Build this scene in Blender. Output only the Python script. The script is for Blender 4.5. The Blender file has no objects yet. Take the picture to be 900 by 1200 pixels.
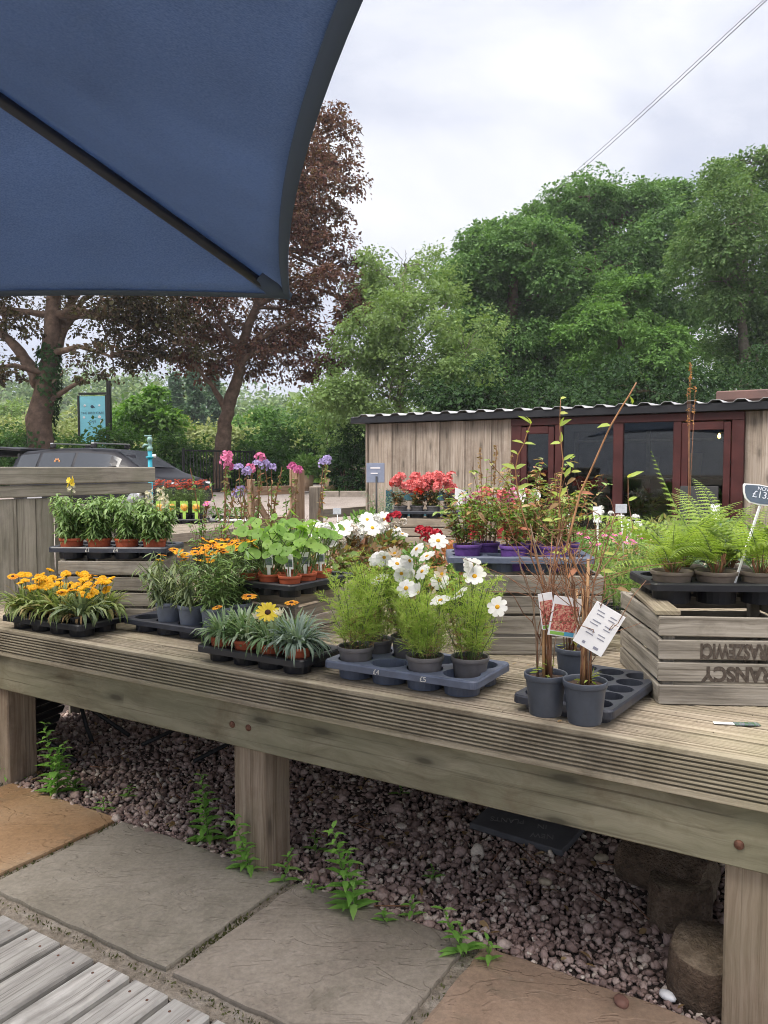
import bpy, math, random
import numpy as np
from mathutils import Vector, Matrix, Quaternion

random.seed(7)
RNG = np.random.default_rng(11)
SC = bpy.context.scene
COL = SC.collection
R = math.radians
PI = math.pi

# ------------------------------------------------------------------ camera model (photo pixels 900 x 1200)
EYE = Vector((0.0, 0.0, 1.5))
PITCH = R(3.2)
FPX = 930.0
FWD = Vector((0, math.cos(PITCH), -math.sin(PITCH)))
UPV = Vector((0, math.sin(PITCH), math.cos(PITCH)))

def ray(px, py):
    return FWD * FPX + Vector((1, 0, 0)) * (px - 450) + UPV * (600 - py)

def on(px, py, h):
    """point of the horizontal plane at height h seen at a photo pixel"""
    d = ray(px, py)
    return EYE + d * ((h - EYE.z) / d.z)

def at(px, py, Y):
    """point at distance Y in front of the camera"""
    d = ray(px, py)
    return EYE + d * (Y / d.y)

# frame of the staging: U runs along its front edge to the right, V runs away from the path
ANG = R(-31.5)
U = Vector((math.cos(ANG), math.sin(ANG), 0))
V = Vector((-math.sin(ANG), math.cos(ANG), 0))
DECK = 0.77
ORG = on(308, 788.7, DECK); ORG.z = 0

def D(a, b, h=0.0):
    p = ORG + U * a + V * b
    return Vector((p.x, p.y, h))

def lerp_table(t, tab):
    for (x0, y0), (x1, y1) in zip(tab, tab[1:]):
        if t <= x1:
            k = max(0.0, (t - x0) / (x1 - x0)); k = min(1.0, k)
            return y0 + (y1 - y0) * k
    return tab[-1][1]

GT = [(-60, 0), (4.5, 0), (9, .13), (12, .26), (16, .42), (20, .78), (28, 1.0), (45, 1.3), (70, 2.6), (400, 10)]
def ground(y):
    return lerp_table(y, GT)

# ------------------------------------------------------------------ object helpers
def tag(o, label=None, cat=None, group=None, kind=None):
    if label: o['label'] = label
    if cat: o['category'] = cat
    if group: o['group'] = group
    if kind: o['kind'] = kind
    return o

def empty(name, loc=(0, 0, 0), rz=0.0, label=None, cat=None, group=None):
    o = bpy.data.objects.new(name, None)
    COL.objects.link(o)
    o.location = loc
    o.rotation_euler = (0, 0, rz)
    o.empty_display_size = .05
    return tag(o, label, cat, group)

def link_mesh(name, me, parent=None, mat=None):
    o = bpy.data.objects.new(name, me)
    COL.objects.link(o)
    if parent: o.parent = parent
    if mat is not None: o.matrix_local = mat
    return o

def copy_tree(o, parent=None, link=True):
    c = o.copy(); COL.objects.link(c)
    if parent: c.parent = parent
    for ch in list(o.children): copy_tree(ch, c)
    return c

def nrm(v):
    v = np.asarray(v, float)
    return v / np.maximum(np.linalg.norm(v, axis=-1, keepdims=True), 1e-9)

def rot_to(n, spin=0.0):
    """matrix whose z axis is n"""
    q = Vector((0, 0, 1)).rotation_difference(Vector(n).normalized())
    return (q @ Quaternion((0, 0, 1), spin)).to_matrix().to_4x4()

class MB:
    """collects geometry and links it as one mesh object"""
    def __init__(s):
        s.v = []; s.loops = []; s.tot = []; s.mi = []; s.uv = []; s.sm = []; s.n = 0; s.M = None
    def add(s, verts, faces, mat=0, uv=None, smooth=False):
        verts = np.asarray(verts, float).reshape(-1, 3)
        if s.M is not None:
            m = np.array(s.M); verts = verts @ m[:3, :3].T + m[:3, 3]
        if isinstance(faces, np.ndarray):
            k = faces.shape[1]; nf = faces.shape[0]
            lo = faces.reshape(-1) + s.n; tot = np.full(nf, k)
        else:
            nf = len(faces)
            lo = np.array([i for f in faces for i in f], int) + s.n
            tot = np.array([len(f) for f in faces], int)
        s.v.append(verts); s.loops.append(lo); s.tot.append(tot)
        s.mi.append(np.full(nf, mat) if np.isscalar(mat) else np.asarray(mat))
        s.sm.append(np.full(nf, smooth))
        s.uv.append(np.zeros((len(lo), 2)) if uv is None else np.asarray(uv, float).reshape(-1, 2))
        s.n += len(verts)
        return s
    def box(s, c, size, mat=0, rot=None, bev=0.004, axis=None):
        """bevelled box; uv: u in metres along its longest axis, v across"""
        hx, hy, hz = size[0] / 2, size[1] / 2, size[2] / 2
        b = min(bev, hx * .45, hy * .45, hz * .45)
        vs = []; idx = {}
        for sx in (-1, 1):
            for sy in (-1, 1):
                for sz in (-1, 1):
                    for k in range(3):
                        p = [sx * (hx - b), sy * (hy - b), sz * (hz - b)]
                        p[k] = (sx * hx, sy * hy, sz * hz)[k]
                        idx[(sx, sy, sz, k)] = len(vs); vs.append(p)
        F = []
        for k in range(3):
            i, j = (k + 1) % 3, (k + 2) % 3
            for sg in (-1, 1):
                q = []
                for (si, sj) in ((-1, -1), (1, -1), (1, 1), (-1, 1)):
                    t = [0, 0, 0]; t[k] = sg; t[i] = si; t[j] = sj
                    q.append(idx[(t[0], t[1], t[2], k)])
                F.append(q if sg > 0 else q[::-1])
        for k in range(3):
            i, j = (k + 1) % 3, (k + 2) % 3
            for si in (-1, 1):
                for sj in (-1, 1):
                    def g(sk, ax):
                        t = [0, 0, 0]; t[k] = sk; t[i] = si; t[j] = sj
                        return idx[(t[0], t[1], t[2], ax)]
                    q = [g(-1, i), g(1, i), g(1, j), g(-1, j)]
                    F.append(q if si * sj < 0 else q[::-1])
        for sx in (-1, 1):
            for sy in (-1, 1):
                for sz in (-1, 1):
                    q = [idx[(sx, sy, sz, k)] for k in range(3)]
                    F.append(q if sx * sy * sz > 0 else q[::-1])
        vs = np.array(vs)
        ax = int(np.argmax(size)) if axis is None else axis
        o1, o2 = [k for k in range(3) if k != ax]
        ou, ov = random.random() * 30, random.random() * 30
        uv = [(vs[i][ax] + ou, vs[i][o1] + vs[i][o2] * .97 + ov) for f in F for i in f]
        if rot is not None:
            vs = vs @ np.array(rot.to_3x3()).T
        vs = vs + np.array(c)
        return s.add(vs, F, mat, uv)
    def bar(s, p, q, w, t, mat=0, bev=.003, up=(0, 0, 1)):
        """a plank of width w (along up) and thickness t from p to q"""
        p, q = Vector(p), Vector(q); d = q - p; L = d.length
        x = d.normalized(); z = Vector(up); z = (z - x * z.dot(x)).normalized(); y = z.cross(x)
        m = Matrix((x, y, z)).transposed()
        return s.box((p + q) / 2, (L, t, w), mat, m, bev, 0)
    def tube(s, pts, rad, n=8, mat=0, smooth=True, cap=True):
        pts = [Vector(p) for p in pts]; m = len(pts)
        rad = [rad] * m if np.isscalar(rad) else list(rad)
        vs = []; t0 = (pts[1] - pts[0]).normalized()
        ref = Vector((0, 0, 1)) if abs(t0.z) < .9 else Vector((1, 0, 0))
        nn = t0.cross(ref).normalized(); acc = 0; uvr = []
        for i, p in enumerate(pts):
            t = (pts[min(i + 1, m - 1)] - pts[max(i - 1, 0)]).normalized()
            nn = (nn - t * nn.dot(t)).normalized(); bb = t.cross(nn)
            if i: acc += (pts[i] - pts[i - 1]).length
            for k in range(n):
                a = 2 * PI * k / n
                vs.append(p + (nn * math.cos(a) + bb * math.sin(a)) * rad[i]); uvr.append((acc, k / n * 6.28 * rad[0]))
        F = []
        for i in range(m - 1):
            for k in range(n):
                F.append((i * n + k, i * n + (k + 1) % n, (i + 1) * n + (k + 1) % n, (i + 1) * n + k))
        if cap and n > 2:
            F.append(tuple(range(n))[::-1]); F.append(tuple((m - 1) * n + k for k in range(n)))
        uv = [uvr[i] for f in F for i in f]
        return s.add([tuple(v) for v in vs], F, mat, uv, smooth)
    def lathe(s, prof, n=20, mat=0, c=(0, 0, 0), smooth=True, closed_top=False):
        vs = []; m = len(prof)
        for (r, z) in prof:
            for k in range(n):
                a = 2 * PI * k / n
                vs.append((c[0] + r * math.cos(a), c[1] + r * math.sin(a), c[2] + z))
        F = []
        for i in range(m - 1):
            for k in range(n):
                F.append((i * n + k, i * n + (k + 1) % n, (i + 1) * n + (k + 1) % n, (i + 1) * n + k))
        if closed_top: F.append(tuple((m - 1) * n + k for k in range(n)))
        return s.add(vs, F, mat, None, smooth)
    def extrude(s, prof, x0, x1, mat=0, cap=True):
        """profile (y, z), counter-clockwise seen from +x, run along x"""
        n = len(prof); vs = [(x0, y, z) for y, z in prof] + [(x1, y, z) for y, z in prof]
        F = [(k, (k + 1) % n, n + (k + 1) % n, n + k) for k in range(n)]
        F = [f[::-1] for f in F]
        if cap: F.append(tuple(range(n))); F.append(tuple(range(n, 2 * n))[::-1])
        acc = [0]
        for k in range(n): acc.append(acc[-1] + math.dist(prof[k], prof[(k + 1) % n]))
        ou, ov = random.random() * 30, random.random() * 30
        uv = []
        for f in F:
            for i in f: uv.append((vs[i][0] + ou, acc[i % n] + ov))
        return s.add(vs, F, mat, uv)
    def quads4(s, base, d, nm, L, W, mat=0, bend=0.0, mid=.45):
        """diamond leaves"""
        base = np.asarray(base, float); d = nrm(d); side = nrm(np.cross(d, nm)); up = nrm(np.cross(side, d))
        N = len(base); L = np.broadcast_to(L, N)[:, None]; W = np.broadcast_to(W, N)[:, None]
        v = np.empty((N, 4, 3))
        v[:, 0] = base
        v[:, 1] = base + d * L * mid + side * W * .5 + up * L * bend * .3
        v[:, 2] = base + d * L - up * L * bend
        v[:, 3] = base + d * L * mid - side * W * .5 + up * L * bend * .3
        f = np.arange(N * 4).reshape(N, 4)
        return s.add(v.reshape(-1, 3), f, mat)
    def leaves7(s, base, d, nm, L, W, mat=0, bend=.15, fold=.12):
        base = np.asarray(base, float); d = nrm(d); side = nrm(np.cross(d, nm)); up = nrm(np.cross(side, d))
        N = len(base); L = np.broadcast_to(L, N)[:, None]; W = np.broadcast_to(W, N)[:, None]
        v = np.empty((N, 7, 3))
        v[:, 0] = base
        v[:, 1] = base + d * L - up * L * bend
        v[:, 2] = base + d * L * .5
        for k, sg in ((3, 1), (5, -1)):
            v[:, k] = base + d * L * .25 + side * sg * W * .42 + up * W * fold
            v[:, k + 1] = base + d * L * .62 + side * sg * W * .40 + up * (W * fold - L * bend * .3)
        o = (np.arange(N) * 7)[:, None]
        f = np.concatenate([o + np.array([[0, 2, 1, 4, 3]]), o + np.array([[0, 5, 6, 1, 2]])])
        return s.add(v.reshape(-1, 3), f, mat, None, True)
    def needles(s, base, d, L, W, mat=0):
        base = np.asarray(base, float); d = nrm(d); N = len(base)
        rnd = nrm(RNG.normal(size=(N, 3))); side = nrm(np.cross(d, rnd))
        L = np.broadcast_to(L, N)[:, None]; W = np.broadcast_to(W, N)[:, None]
        v = np.empty((N, 3, 3))
        v[:, 0] = base - side * W * .5; v[:, 1] = base + side * W * .5; v[:, 2] = base + d * L
        return s.add(v.reshape(-1, 3), np.arange(N * 3).reshape(N, 3), mat)
    def ribbon(s, pts, wid, mat=0, side=None, fold=0.0):
        pts = [Vector(p) for p in pts]; m = len(pts); vs = []; F = []
        for i, p in enumerate(pts):
            t = (pts[min(i + 1, m - 1)] - pts[max(i - 1, 0)]).normalized()
            sd = Vector(side) if side is not None else t.cross(Vector((0, 0, 1)))
            if sd.length < 1e-4: sd = Vector((1, 0, 0))
            sd = sd.normalized(); up = sd.cross(t)
            vs += [p - sd * wid[i] / 2 + up * fold * wid[i], p, p + sd * wid[i] / 2 + up * fold * wid[i]]
        for i in range(m - 1):
            a = i * 3
            F += [(a, a + 1, a + 4, a + 3), (a + 1, a + 2, a + 5, a + 4)]
        return s.add([tuple(v) for v in vs], F, mat, None, True)
    def mesh(s, name, mats):
        me = bpy.data.meshes.new(name)
        if not s.v: return me
        v = np.concatenate(s.v); lo = np.concatenate(s.loops).astype(np.int32); tot = np.concatenate(s.tot).astype(np.int32)
        st = np.concatenate([[0], np.cumsum(tot)[:-1]]).astype(np.int32)
        me.vertices.add(len(v)); me.vertices.foreach_set('co', v.astype(np.float32).ravel())
        me.loops.add(len(lo)); me.loops.foreach_set('vertex_index', lo)
        me.polygons.add(len(tot)); me.polygons.foreach_set('loop_start', st); me.polygons.foreach_set('loop_total', tot)
        me.polygons.foreach_set('material_index', np.concatenate(s.mi).astype(np.int32))
        me.polygons.foreach_set('use_smooth', np.concatenate(s.sm))
        uv = np.concatenate(s.uv)
        l = me.uv_layers.new(name='UVMap'); l.data.foreach_set('uv', uv.astype(np.float32).ravel())
        for m in (mats if isinstance(mats, (list, tuple)) else [mats]): me.materials.append(m)
        me.update(calc_edges=True); me.validate()
        return me
    def build(s, name, mats, parent=None, mat=None):
        return link_mesh(name, s.mesh(name, mats), parent, mat)

def text_part(name, body, size, mat, parent, m, align='CENTER', extrude=.0004, sx=1.0, bold=0.0):
    cu = bpy.data.curves.new(name, 'FONT'); cu.body = body; cu.size = size; cu.extrude = extrude; cu.offset = bold
    cu.align_x = align; cu.align_y = 'CENTER'
    o = bpy.data.objects.new(name, cu); COL.objects.link(o)
    dg = bpy.context.evaluated_depsgraph_get()
    me = bpy.data.meshes.new_from_object(o.evaluated_get(dg))
    bpy.data.objects.remove(o); me.name = name
    me.materials.clear(); me.materials.append(mat)
    return link_mesh(name, me, parent, m @ Matrix.Diagonal((sx, 1, 1, 1)))

# ------------------------------------------------------------------ materials
def newmat(name):
    m = bpy.data.materials.new(name); m.use_nodes = True
    nt = m.node_tree; nt.nodes.clear()
    out = nt.nodes.new('ShaderNodeOutputMaterial')
    b = nt.nodes.new('ShaderNodeBsdfPrincipled'); nt.links.new(b.outputs[0], out.inputs[0])
    return m, nt, b, out

def N(nt, typ, **kw):
    n = nt.nodes.new(typ)
    for k, v in kw.items():
        if hasattr(n, k): setattr(n, k, v)
        else: n.inputs[k].default_value = v
    return n

def ramp(nt, fac, stops):
    n = nt.nodes.new('ShaderNodeValToRGB'); e = n.color_ramp.elements
    while len(e) < len(stops): e.new(.5)
    for k, (p, c) in enumerate(stops):
        e[k].position = p; e[k].color = (*c, 1) if len(c) == 3 else c
    nt.links.new(fac, n.inputs[0]); return n

def noise(nt, vec, scale, detail=5, rough=.6, dist=0.0):
    n = N(nt, 'ShaderNodeTexNoise'); n.inputs['Scale'].default_value = scale
    n.inputs['Detail'].default_value = detail; n.inputs['Roughness'].default_value = rough; n.inputs['Distortion'].default_value = dist
    if vec is not None: nt.links.new(vec, n.inputs['Vector'])
    return n

def mixc(nt, fac, a, b, typ='MIX'):
    n = nt.nodes.new('ShaderNodeMix'); n.data_type = 'RGBA'; n.blend_type = typ
    for i, x in ((0, fac), (6, a), (7, b)):
        if hasattr(x, 'is_linked') or hasattr(x, 'links'): nt.links.new(x, n.inputs[i])
        else: n.inputs[i].default_value = x if i == 0 else (*x, 1)
    return n.outputs[2]

def bump(nt, h, b, strength=.3, dist=.01):
    n = nt.nodes.new('ShaderNodeBump'); n.inputs['Strength'].default_value = strength; n.inputs['Distance'].default_value = dist
    nt.links.new(h, n.inputs['Height']); nt.links.new(n.outputs[0], b.inputs['Normal']); return n

def plain(name, col, rough=.5, spec=.5, metal=0.0, vary=.0, scale=20, bumpk=0):
    m, nt, b, out = newmat(name)
    b.inputs['Base Color'].default_value = (*col, 1); b.inputs['Roughness'].default_value = rough
    b.inputs['Specular IOR Level'].default_value = spec; b.inputs['Metallic'].default_value = metal
    if vary:
        tc = N(nt, 'ShaderNodeTexCoord'); n = noise(nt, tc.outputs['Object'], scale)
        lo = tuple(c * (1 - vary) for c in col); hi = tuple(min(1, c * (1 + vary)) for c in col)
        r = ramp(nt, n.outputs[0], [(.3, lo), (.7, hi)]); nt.links.new(r.outputs[0], b.inputs['Base Color'])
        r2 = ramp(nt, n.outputs[0], [(.3, (rough * .8,) * 3), (.7, (min(1, rough * 1.25),) * 3)]); nt.links.new(r2.outputs[0], b.inputs['Roughness'])
        if bumpk: bump(nt, n.outputs[0], b, bumpk, .004)
    return m

def wood(name, dark, mid, light, stain=(.08, .07, .05), stain_amt=.5, green=None, rough=.85, grain=1.0, bumpk=.35, island=.35, knots=.0):
    """weathered timber; grain runs along the u of the uv map (metres)"""
    m, nt, b, out = newmat(name)
    uv = N(nt, 'ShaderNodeUVMap'); mp = N(nt, 'ShaderNodeMapping'); nt.links.new(uv.outputs[0], mp.inputs[0])
    mp.inputs['Scale'].default_value = (2.2, 60 * grain, 1)
    geo = N(nt, 'ShaderNodeNewGeometry')
    # warp the grain a little
    w = noise(nt, uv.outputs[0], 3.0, 3)
    mp2 = N(nt, 'ShaderNodeVectorMath', operation='MULTIPLY_ADD'); nt.links.new(w.outputs['Color'], mp2.inputs[0]); mp2.inputs[1].default_value = (.4, 2.0, 0); nt.links.new(mp.outputs[0], mp2.inputs[2])
    g = noise(nt, mp2.outputs[0], 1.0, 6, .65, .3)
    mp3 = N(nt, 'ShaderNodeMapping'); nt.links.new(uv.outputs[0], mp3.inputs[0]); mp3.inputs['Scale'].default_value = (.9, 230 * grain, 1)
    g2 = noise(nt, mp3.outputs[0], 1.0, 3, .6)
    r = ramp(nt, g.outputs[0], [(.28, dark), (.5, mid), (.74, light)])
    crack = ramp(nt, g2.outputs[0], [(.32, (.30, .28, .26)), (.43, (1, 1, 1))])
    c = mixc(nt, .75, r.outputs[0], crack.outputs[0], 'MULTIPLY')
    # big blotches of weather, and board to board difference
    tc = N(nt, 'ShaderNodeTexCoord'); bl = noise(nt, tc.outputs['Object'], 3.5, 6, .7)
    sf = ramp(nt, bl.outputs[0], [(.50, (0, 0, 0)), (.72, (stain_amt,) * 3)])
    c = mixc(nt, sf.outputs[0], c, stain)
    if green is not None:
        bl2 = noise(nt, tc.outputs['Object'], 2.1, 5, .65, .4)
        gf = ramp(nt, bl2.outputs[0], [(.42, (0, 0, 0)), (.66, (.6, .6, .6))])
        c = mixc(nt, gf.outputs[0], c, green)
    if knots:
        mk = N(nt, 'ShaderNodeMapping'); nt.links.new(uv.outputs[0], mk.inputs[0]); mk.inputs['Scale'].default_value = (2.6, 9, 1)
        vo = N(nt, 'ShaderNodeTexVoronoi'); nt.links.new(mk.outputs[0], vo.inputs['Vector']); vo.inputs['Scale'].default_value = 1.0; vo.voronoi_dimensions = '2D'
        wv = N(nt, 'ShaderNodeMath', operation='MULTIPLY_ADD'); nt.links.new(g.outputs[0], wv.inputs[0]); wv.inputs[1].default_value = .10; nt.links.new(vo.outputs['Distance'], wv.inputs[2])
        kf0 = ramp(nt, wv.outputs[0], [(.11, (knots,) * 3), (.17, (knots * .45,) * 3), (.32, (0, 0, 0))])
        sc_ = N(nt, 'ShaderNodeSeparateColor'); nt.links.new(vo.outputs['Color'], sc_.inputs[0])
        gt_ = N(nt, 'ShaderNodeMath', operation='GREATER_THAN'); nt.links.new(sc_.outputs[0], gt_.inputs[0]); gt_.inputs[1].default_value = .45
        kf = N(nt, 'ShaderNodeMath', operation='MULTIPLY'); nt.links.new(kf0.outputs[0], kf.inputs[0]); nt.links.new(gt_.outputs[0], kf.inputs[1])
        c = mixc(nt, kf.outputs[0], c, tuple(x * .35 for x in mid))
    isl = ramp(nt, geo.outputs['Random Per Island'], [(0, (1 - island,) * 3), (1, (1 + island * .4,) * 3)])
    c = mixc(nt, 1.0, c, isl.outputs[0], 'MULTIPLY')
    nt.links.new(c, b.inputs['Base Color'])
    b.inputs['Roughness'].default_value = rough; b.inputs['Specular IOR Level'].default_value = .25
    bump(nt, g2.outputs[0], b, bumpk, .004)
    return m

def leafmat(name, cols, rough=.5, trans=.35, spec=.35, big=None):
    """foliage: colour differs from leaf to leaf"""
    m, nt, b, out = newmat(name)
    geo = N(nt, 'ShaderNodeNewGeometry')
    k = len(cols)
    r = ramp(nt, geo.outputs['Random Per Island'], [(i / max(1, k - 1), c) for i, c in enumerate(cols)])
    c = r.outputs[0]
    if big:
        tc = N(nt, 'ShaderNodeTexCoord'); n = noise(nt, tc.outputs['Object'], big[0], 3)
        f = ramp(nt, n.outputs[0], [(.35, (0, 0, 0)), (.65, (big[2],) * 3)])
        c = mixc(nt, f.outputs[0], c, big[1])
    nt.links.new(c, b.inputs['Base Color'])
    b.inputs['Roughness'].default_value = rough; b.inputs['Specular IOR Level'].default_value = spec
    t = N(nt, 'ShaderNodeBsdfTranslucent'); mx = N(nt, 'ShaderNodeMixShader'); mx.inputs[0].default_value = trans
    g = mixc(nt, 1.0, c, (1.25, 1.3, .7), 'MULTIPLY'); nt.links.new(g, t.inputs[0])
    nt.links.new(b.outputs[0], mx.inputs[1]); nt.links.new(t.outputs[0], mx.inputs[2]); nt.links.new(mx.outputs[0], out.inputs[0])
    return m

def petal(name, cols, trans=.3):
    m = leafmat(name, cols, .6, trans, .2)
    for n in m.node_tree.nodes:
        if n.type == 'MIX' and n.blend_type == 'MULTIPLY': n.inputs[7].default_value = (1, 1, 1, 1)
    return m

def ground_mat(name, stops, scale, bumpk=.5, fine=120, rough=.9, dist=.02):
    m, nt, b, out = newmat(name)
    tc = N(nt, 'ShaderNodeTexCoord')
    n1 = noise(nt, tc.outputs['Object'], scale, 8, .65); n2 = noise(nt, tc.outputs['Object'], fine, 3, .6)
    r = ramp(nt, n1.outputs[0], stops)
    f = ramp(nt, n2.outputs[0], [(.25, (.62,) * 3), (.75, (1.25,) * 3)])
    c = mixc(nt, 1.0, r.outputs[0], f.outputs[0], 'MULTIPLY'); nt.links.new(c, b.inputs['Base Color'])
    b.inputs['Roughness'].default_value = rough; b.inputs['Specular IOR Level'].default_value = .25
    bump(nt, n2.outputs[0], b, bumpk, dist); return m

def slab_mat(name, a, bcol, c3, moss=True):
    """riven sandstone"""
    m, nt, b, out = newmat(name)
    tc = N(nt, 'ShaderNodeTexCoord')
    n1 = noise(nt, tc.outputs['Object'], 2.2, 8, .62, .6); n2 = noise(nt, tc.outputs['Object'], 60, 5, .7)
    mp = N(nt, 'ShaderNodeMapping'); nt.links.new(tc.outputs['Object'], mp.inputs[0]); mp.inputs['Scale'].default_value = (1, 2.2, 1); mp.inputs['Rotation'].default_value = (0, 0, .5)
    n3 = noise(nt, mp.outputs[0], 3.0, 4, .55, 1.2)
    r = ramp(nt, n1.outputs[0], [(.3, a), (.5, bcol), (.72, c3)])
    f = ramp(nt, n2.outputs[0], [(.3, (.78,) * 3), (.7, (1.15,) * 3)])
    c = mixc(nt, 1.0, r.outputs[0], f.outputs[0], 'MULTIPLY')
    vs_ = N(nt, 'ShaderNodeTexVoronoi'); nt.links.new(tc.outputs['Object'], vs_.inputs['Vector']); vs_.inputs['Scale'].default_value = 16
    n5 = noise(nt, tc.outputs['Object'], 5, 4, .6); wv = N(nt, 'ShaderNodeMath', operation='MULTIPLY_ADD'); nt.links.new(n2.outputs[0], wv.inputs[0]); wv.inputs[1].default_value = .35; nt.links.new(vs_.outputs['Distance'], wv.inputs[2])
    sp = ramp(nt, wv.outputs[0], [(.22, (.5, .5, .5)), (.30, (0, 0, 0))]); sm_ = ramp(nt, n5.outputs[0], [(.48, (0, 0, 0)), (.62, (1, 1, 1))])
    c = mixc(nt, mixc(nt, 1.0, sp.outputs[0], sm_.outputs[0], 'MULTIPLY'), c, (.36, .34, .29))
    n6 = noise(nt, tc.outputs['Object'], 3.2, 7, .72, .8); dk = ramp(nt, n6.outputs[0], [(.50, (0, 0, 0)), (.70, (.55, .55, .55))]); c = mixc(nt, dk.outputs[0], c, (.115, .105, .075))
    nt.links.new(c, b.inputs['Base Color'])
    b.inputs['Roughness'].default_value = .8; b.inputs['Specular IOR Level'].default_value = .3
    # terraces: stepped height makes the riven ledges
    ma = N(nt, 'ShaderNodeMath', operation='MULTIPLY'); nt.links.new(n3.outputs[0], ma.inputs[0]); ma.inputs[1].default_value = 7
    fl = N(nt, 'ShaderNodeMath', operation='FLOOR'); nt.links.new(ma.outputs[0], fl.inputs[0])
    fr = N(nt, 'ShaderNodeMath', operation='FRACT'); nt.links.new(ma.outputs[0], fr.inputs[0])
    sm = N(nt, 'ShaderNodeMapRange', interpolation_type='SMOOTHSTEP'); nt.links.new(fr.outputs[0], sm.inputs[0]); sm.inputs[1].default_value = .82; sm.inputs[2].default_value = 1.0
    ad = N(nt, 'ShaderNodeMath', operation='ADD'); nt.links.new(fl.outputs[0], ad.inputs[0]); nt.links.new(sm.outputs[0], ad.inputs[1])
    ad2 = N(nt, 'ShaderNodeMath', operation='MULTIPLY_ADD'); nt.links.new(n2.outputs[0], ad2.inputs[0]); ad2.inputs[1].default_value = .35; nt.links.new(ad.outputs[0], ad2.inputs[2])
    bump(nt, ad2.outputs[0], b, .6, .006); return m

def glass(name, tint=(.75, .8, .8), dirt=.0):
    m, nt, b, out = newmat(name)
    nt.nodes.remove(b)
    tr = N(nt, 'ShaderNodeBsdfTransparent'); tr.inputs[0].default_value = (*tint, 1)
    gl = N(nt, 'ShaderNodeBsdfGlossy'); gl.inputs['Roughness'].default_value = .02
    fr = N(nt, 'ShaderNodeFresnel'); fr.inputs[0].default_value = 1.56
    mx = N(nt, 'ShaderNodeMixShader'); nt.links.new(fr.outputs[0], mx.inputs[0]); nt.links.new(tr.outputs[0], mx.inputs[1]); nt.links.new(gl.outputs[0], mx.inputs[2])
    nt.links.new(mx.outputs[0], out.inputs[0]); return m
# ------------------------------------------------------------------ camera, sky, sun
cam = bpy.data.cameras.new('camera'); cam_o = bpy.data.objects.new('camera', cam); COL.objects.link(cam_o)
cam.sensor_fit = 'VERTICAL'; cam.sensor_height = 36; cam.lens = FPX / 1200 * 36
cam.clip_start = .05; cam.clip_end = 2000
cam_o.location = EYE; cam_o.rotation_euler = (PI / 2 - PITCH, 0, 0)
SC.camera = cam_o

SUN_EL, SUN_AZ = R(52), R(-125)      # azimuth from +Y towards +X
wd = bpy.data.worlds.new('World'); SC.world = wd; wd.use_nodes = True
nt = wd.node_tree; nt.nodes.clear()
wo = nt.nodes.new('ShaderNodeOutputWorld'); bg = nt.nodes.new('ShaderNodeBackground'); nt.links.new(bg.outputs[0], wo.inputs[0])
sky = nt.nodes.new('ShaderNodeTexSky'); sky.sky_type = 'NISHITA'; sky.sun_disc = False
sky.sun_elevation = SUN_EL; sky.sun_rotation = SUN_AZ
tc = nt.nodes.new('ShaderNodeTexCoord'); mp = nt.nodes.new('ShaderNodeMapping'); nt.links.new(tc.outputs['Generated'], mp.inputs[0])
mp.inputs['Scale'].default_value = (1, 1, 2.0); mp.inputs['Location'].default_value = (3.1, 1.7, .4)
c1 = noise(nt, mp.outputs[0], 2.3, 7, .55, .35)
cl = ramp(nt, c1.outputs[0], [(.34, (4.7, 5.2, 6.7)), (.45, (5.9, 6.2, 7.3)), (.54, (7.3, 7.5, 8.3)), (.66, (8.8, 8.85, 9.2))])
c2 = noise(nt, mp.outputs[0], 2.6, 4, .5)
cov = ramp(nt, c2.outputs[0], [(.30, (.86,) * 3), (.45, (.97,) * 3)])
sx_ = N(nt, 'ShaderNodeSeparateXYZ'); nt.links.new(tc.outputs['Generated'], sx_.inputs[0])
zen = ramp(nt, sx_.outputs[2], [(.0, (.60,) * 3), (.50, (.61,) * 3), (.85, (2.95, 2.66, 2.32))])
zen.color_ramp.interpolation = 'EASE'
nt.links.new(mixc(nt, 1.0, mixc(nt, cov.outputs[0], sky.outputs[0], cl.outputs[0]), zen.outputs[0], 'MULTIPLY'), bg.inputs[0]); bg.inputs[1].default_value = .085
sun = bpy.data.lights.new('sun', 'SUN'); sun.energy = 1.5; sun.angle = R(25); sun.color = (1, .93, .82)
sun_o = bpy.data.objects.new('sun', sun); COL.objects.link(sun_o)
sd = Vector((math.sin(SUN_AZ) * math.cos(SUN_EL), math.cos(SUN_AZ) * math.cos(SUN_EL), math.sin(SUN_EL)))
sun_o.rotation_euler = sd.to_track_quat('Z', 'Y').to_euler(); sun_o.location = (0, 0, 30)
SC.view_settings.view_transform = 'Standard'; SC.view_settings.look = 'None'; SC.view_settings.gamma = 1
SC.view_settings.exposure = 1.26
SC.cycles.use_denoising = True; SC.cycles.filter_width = 1.0
SC.cycles.max_bounces = 6; SC.cycles.diffuse_bounces = 3; SC.cycles.glossy_bounces = 3; SC.cycles.transmission_bounces = 4; SC.cycles.transparent_max_bounces = 10
SC.cycles.sample_clamp_indirect = 5

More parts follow.
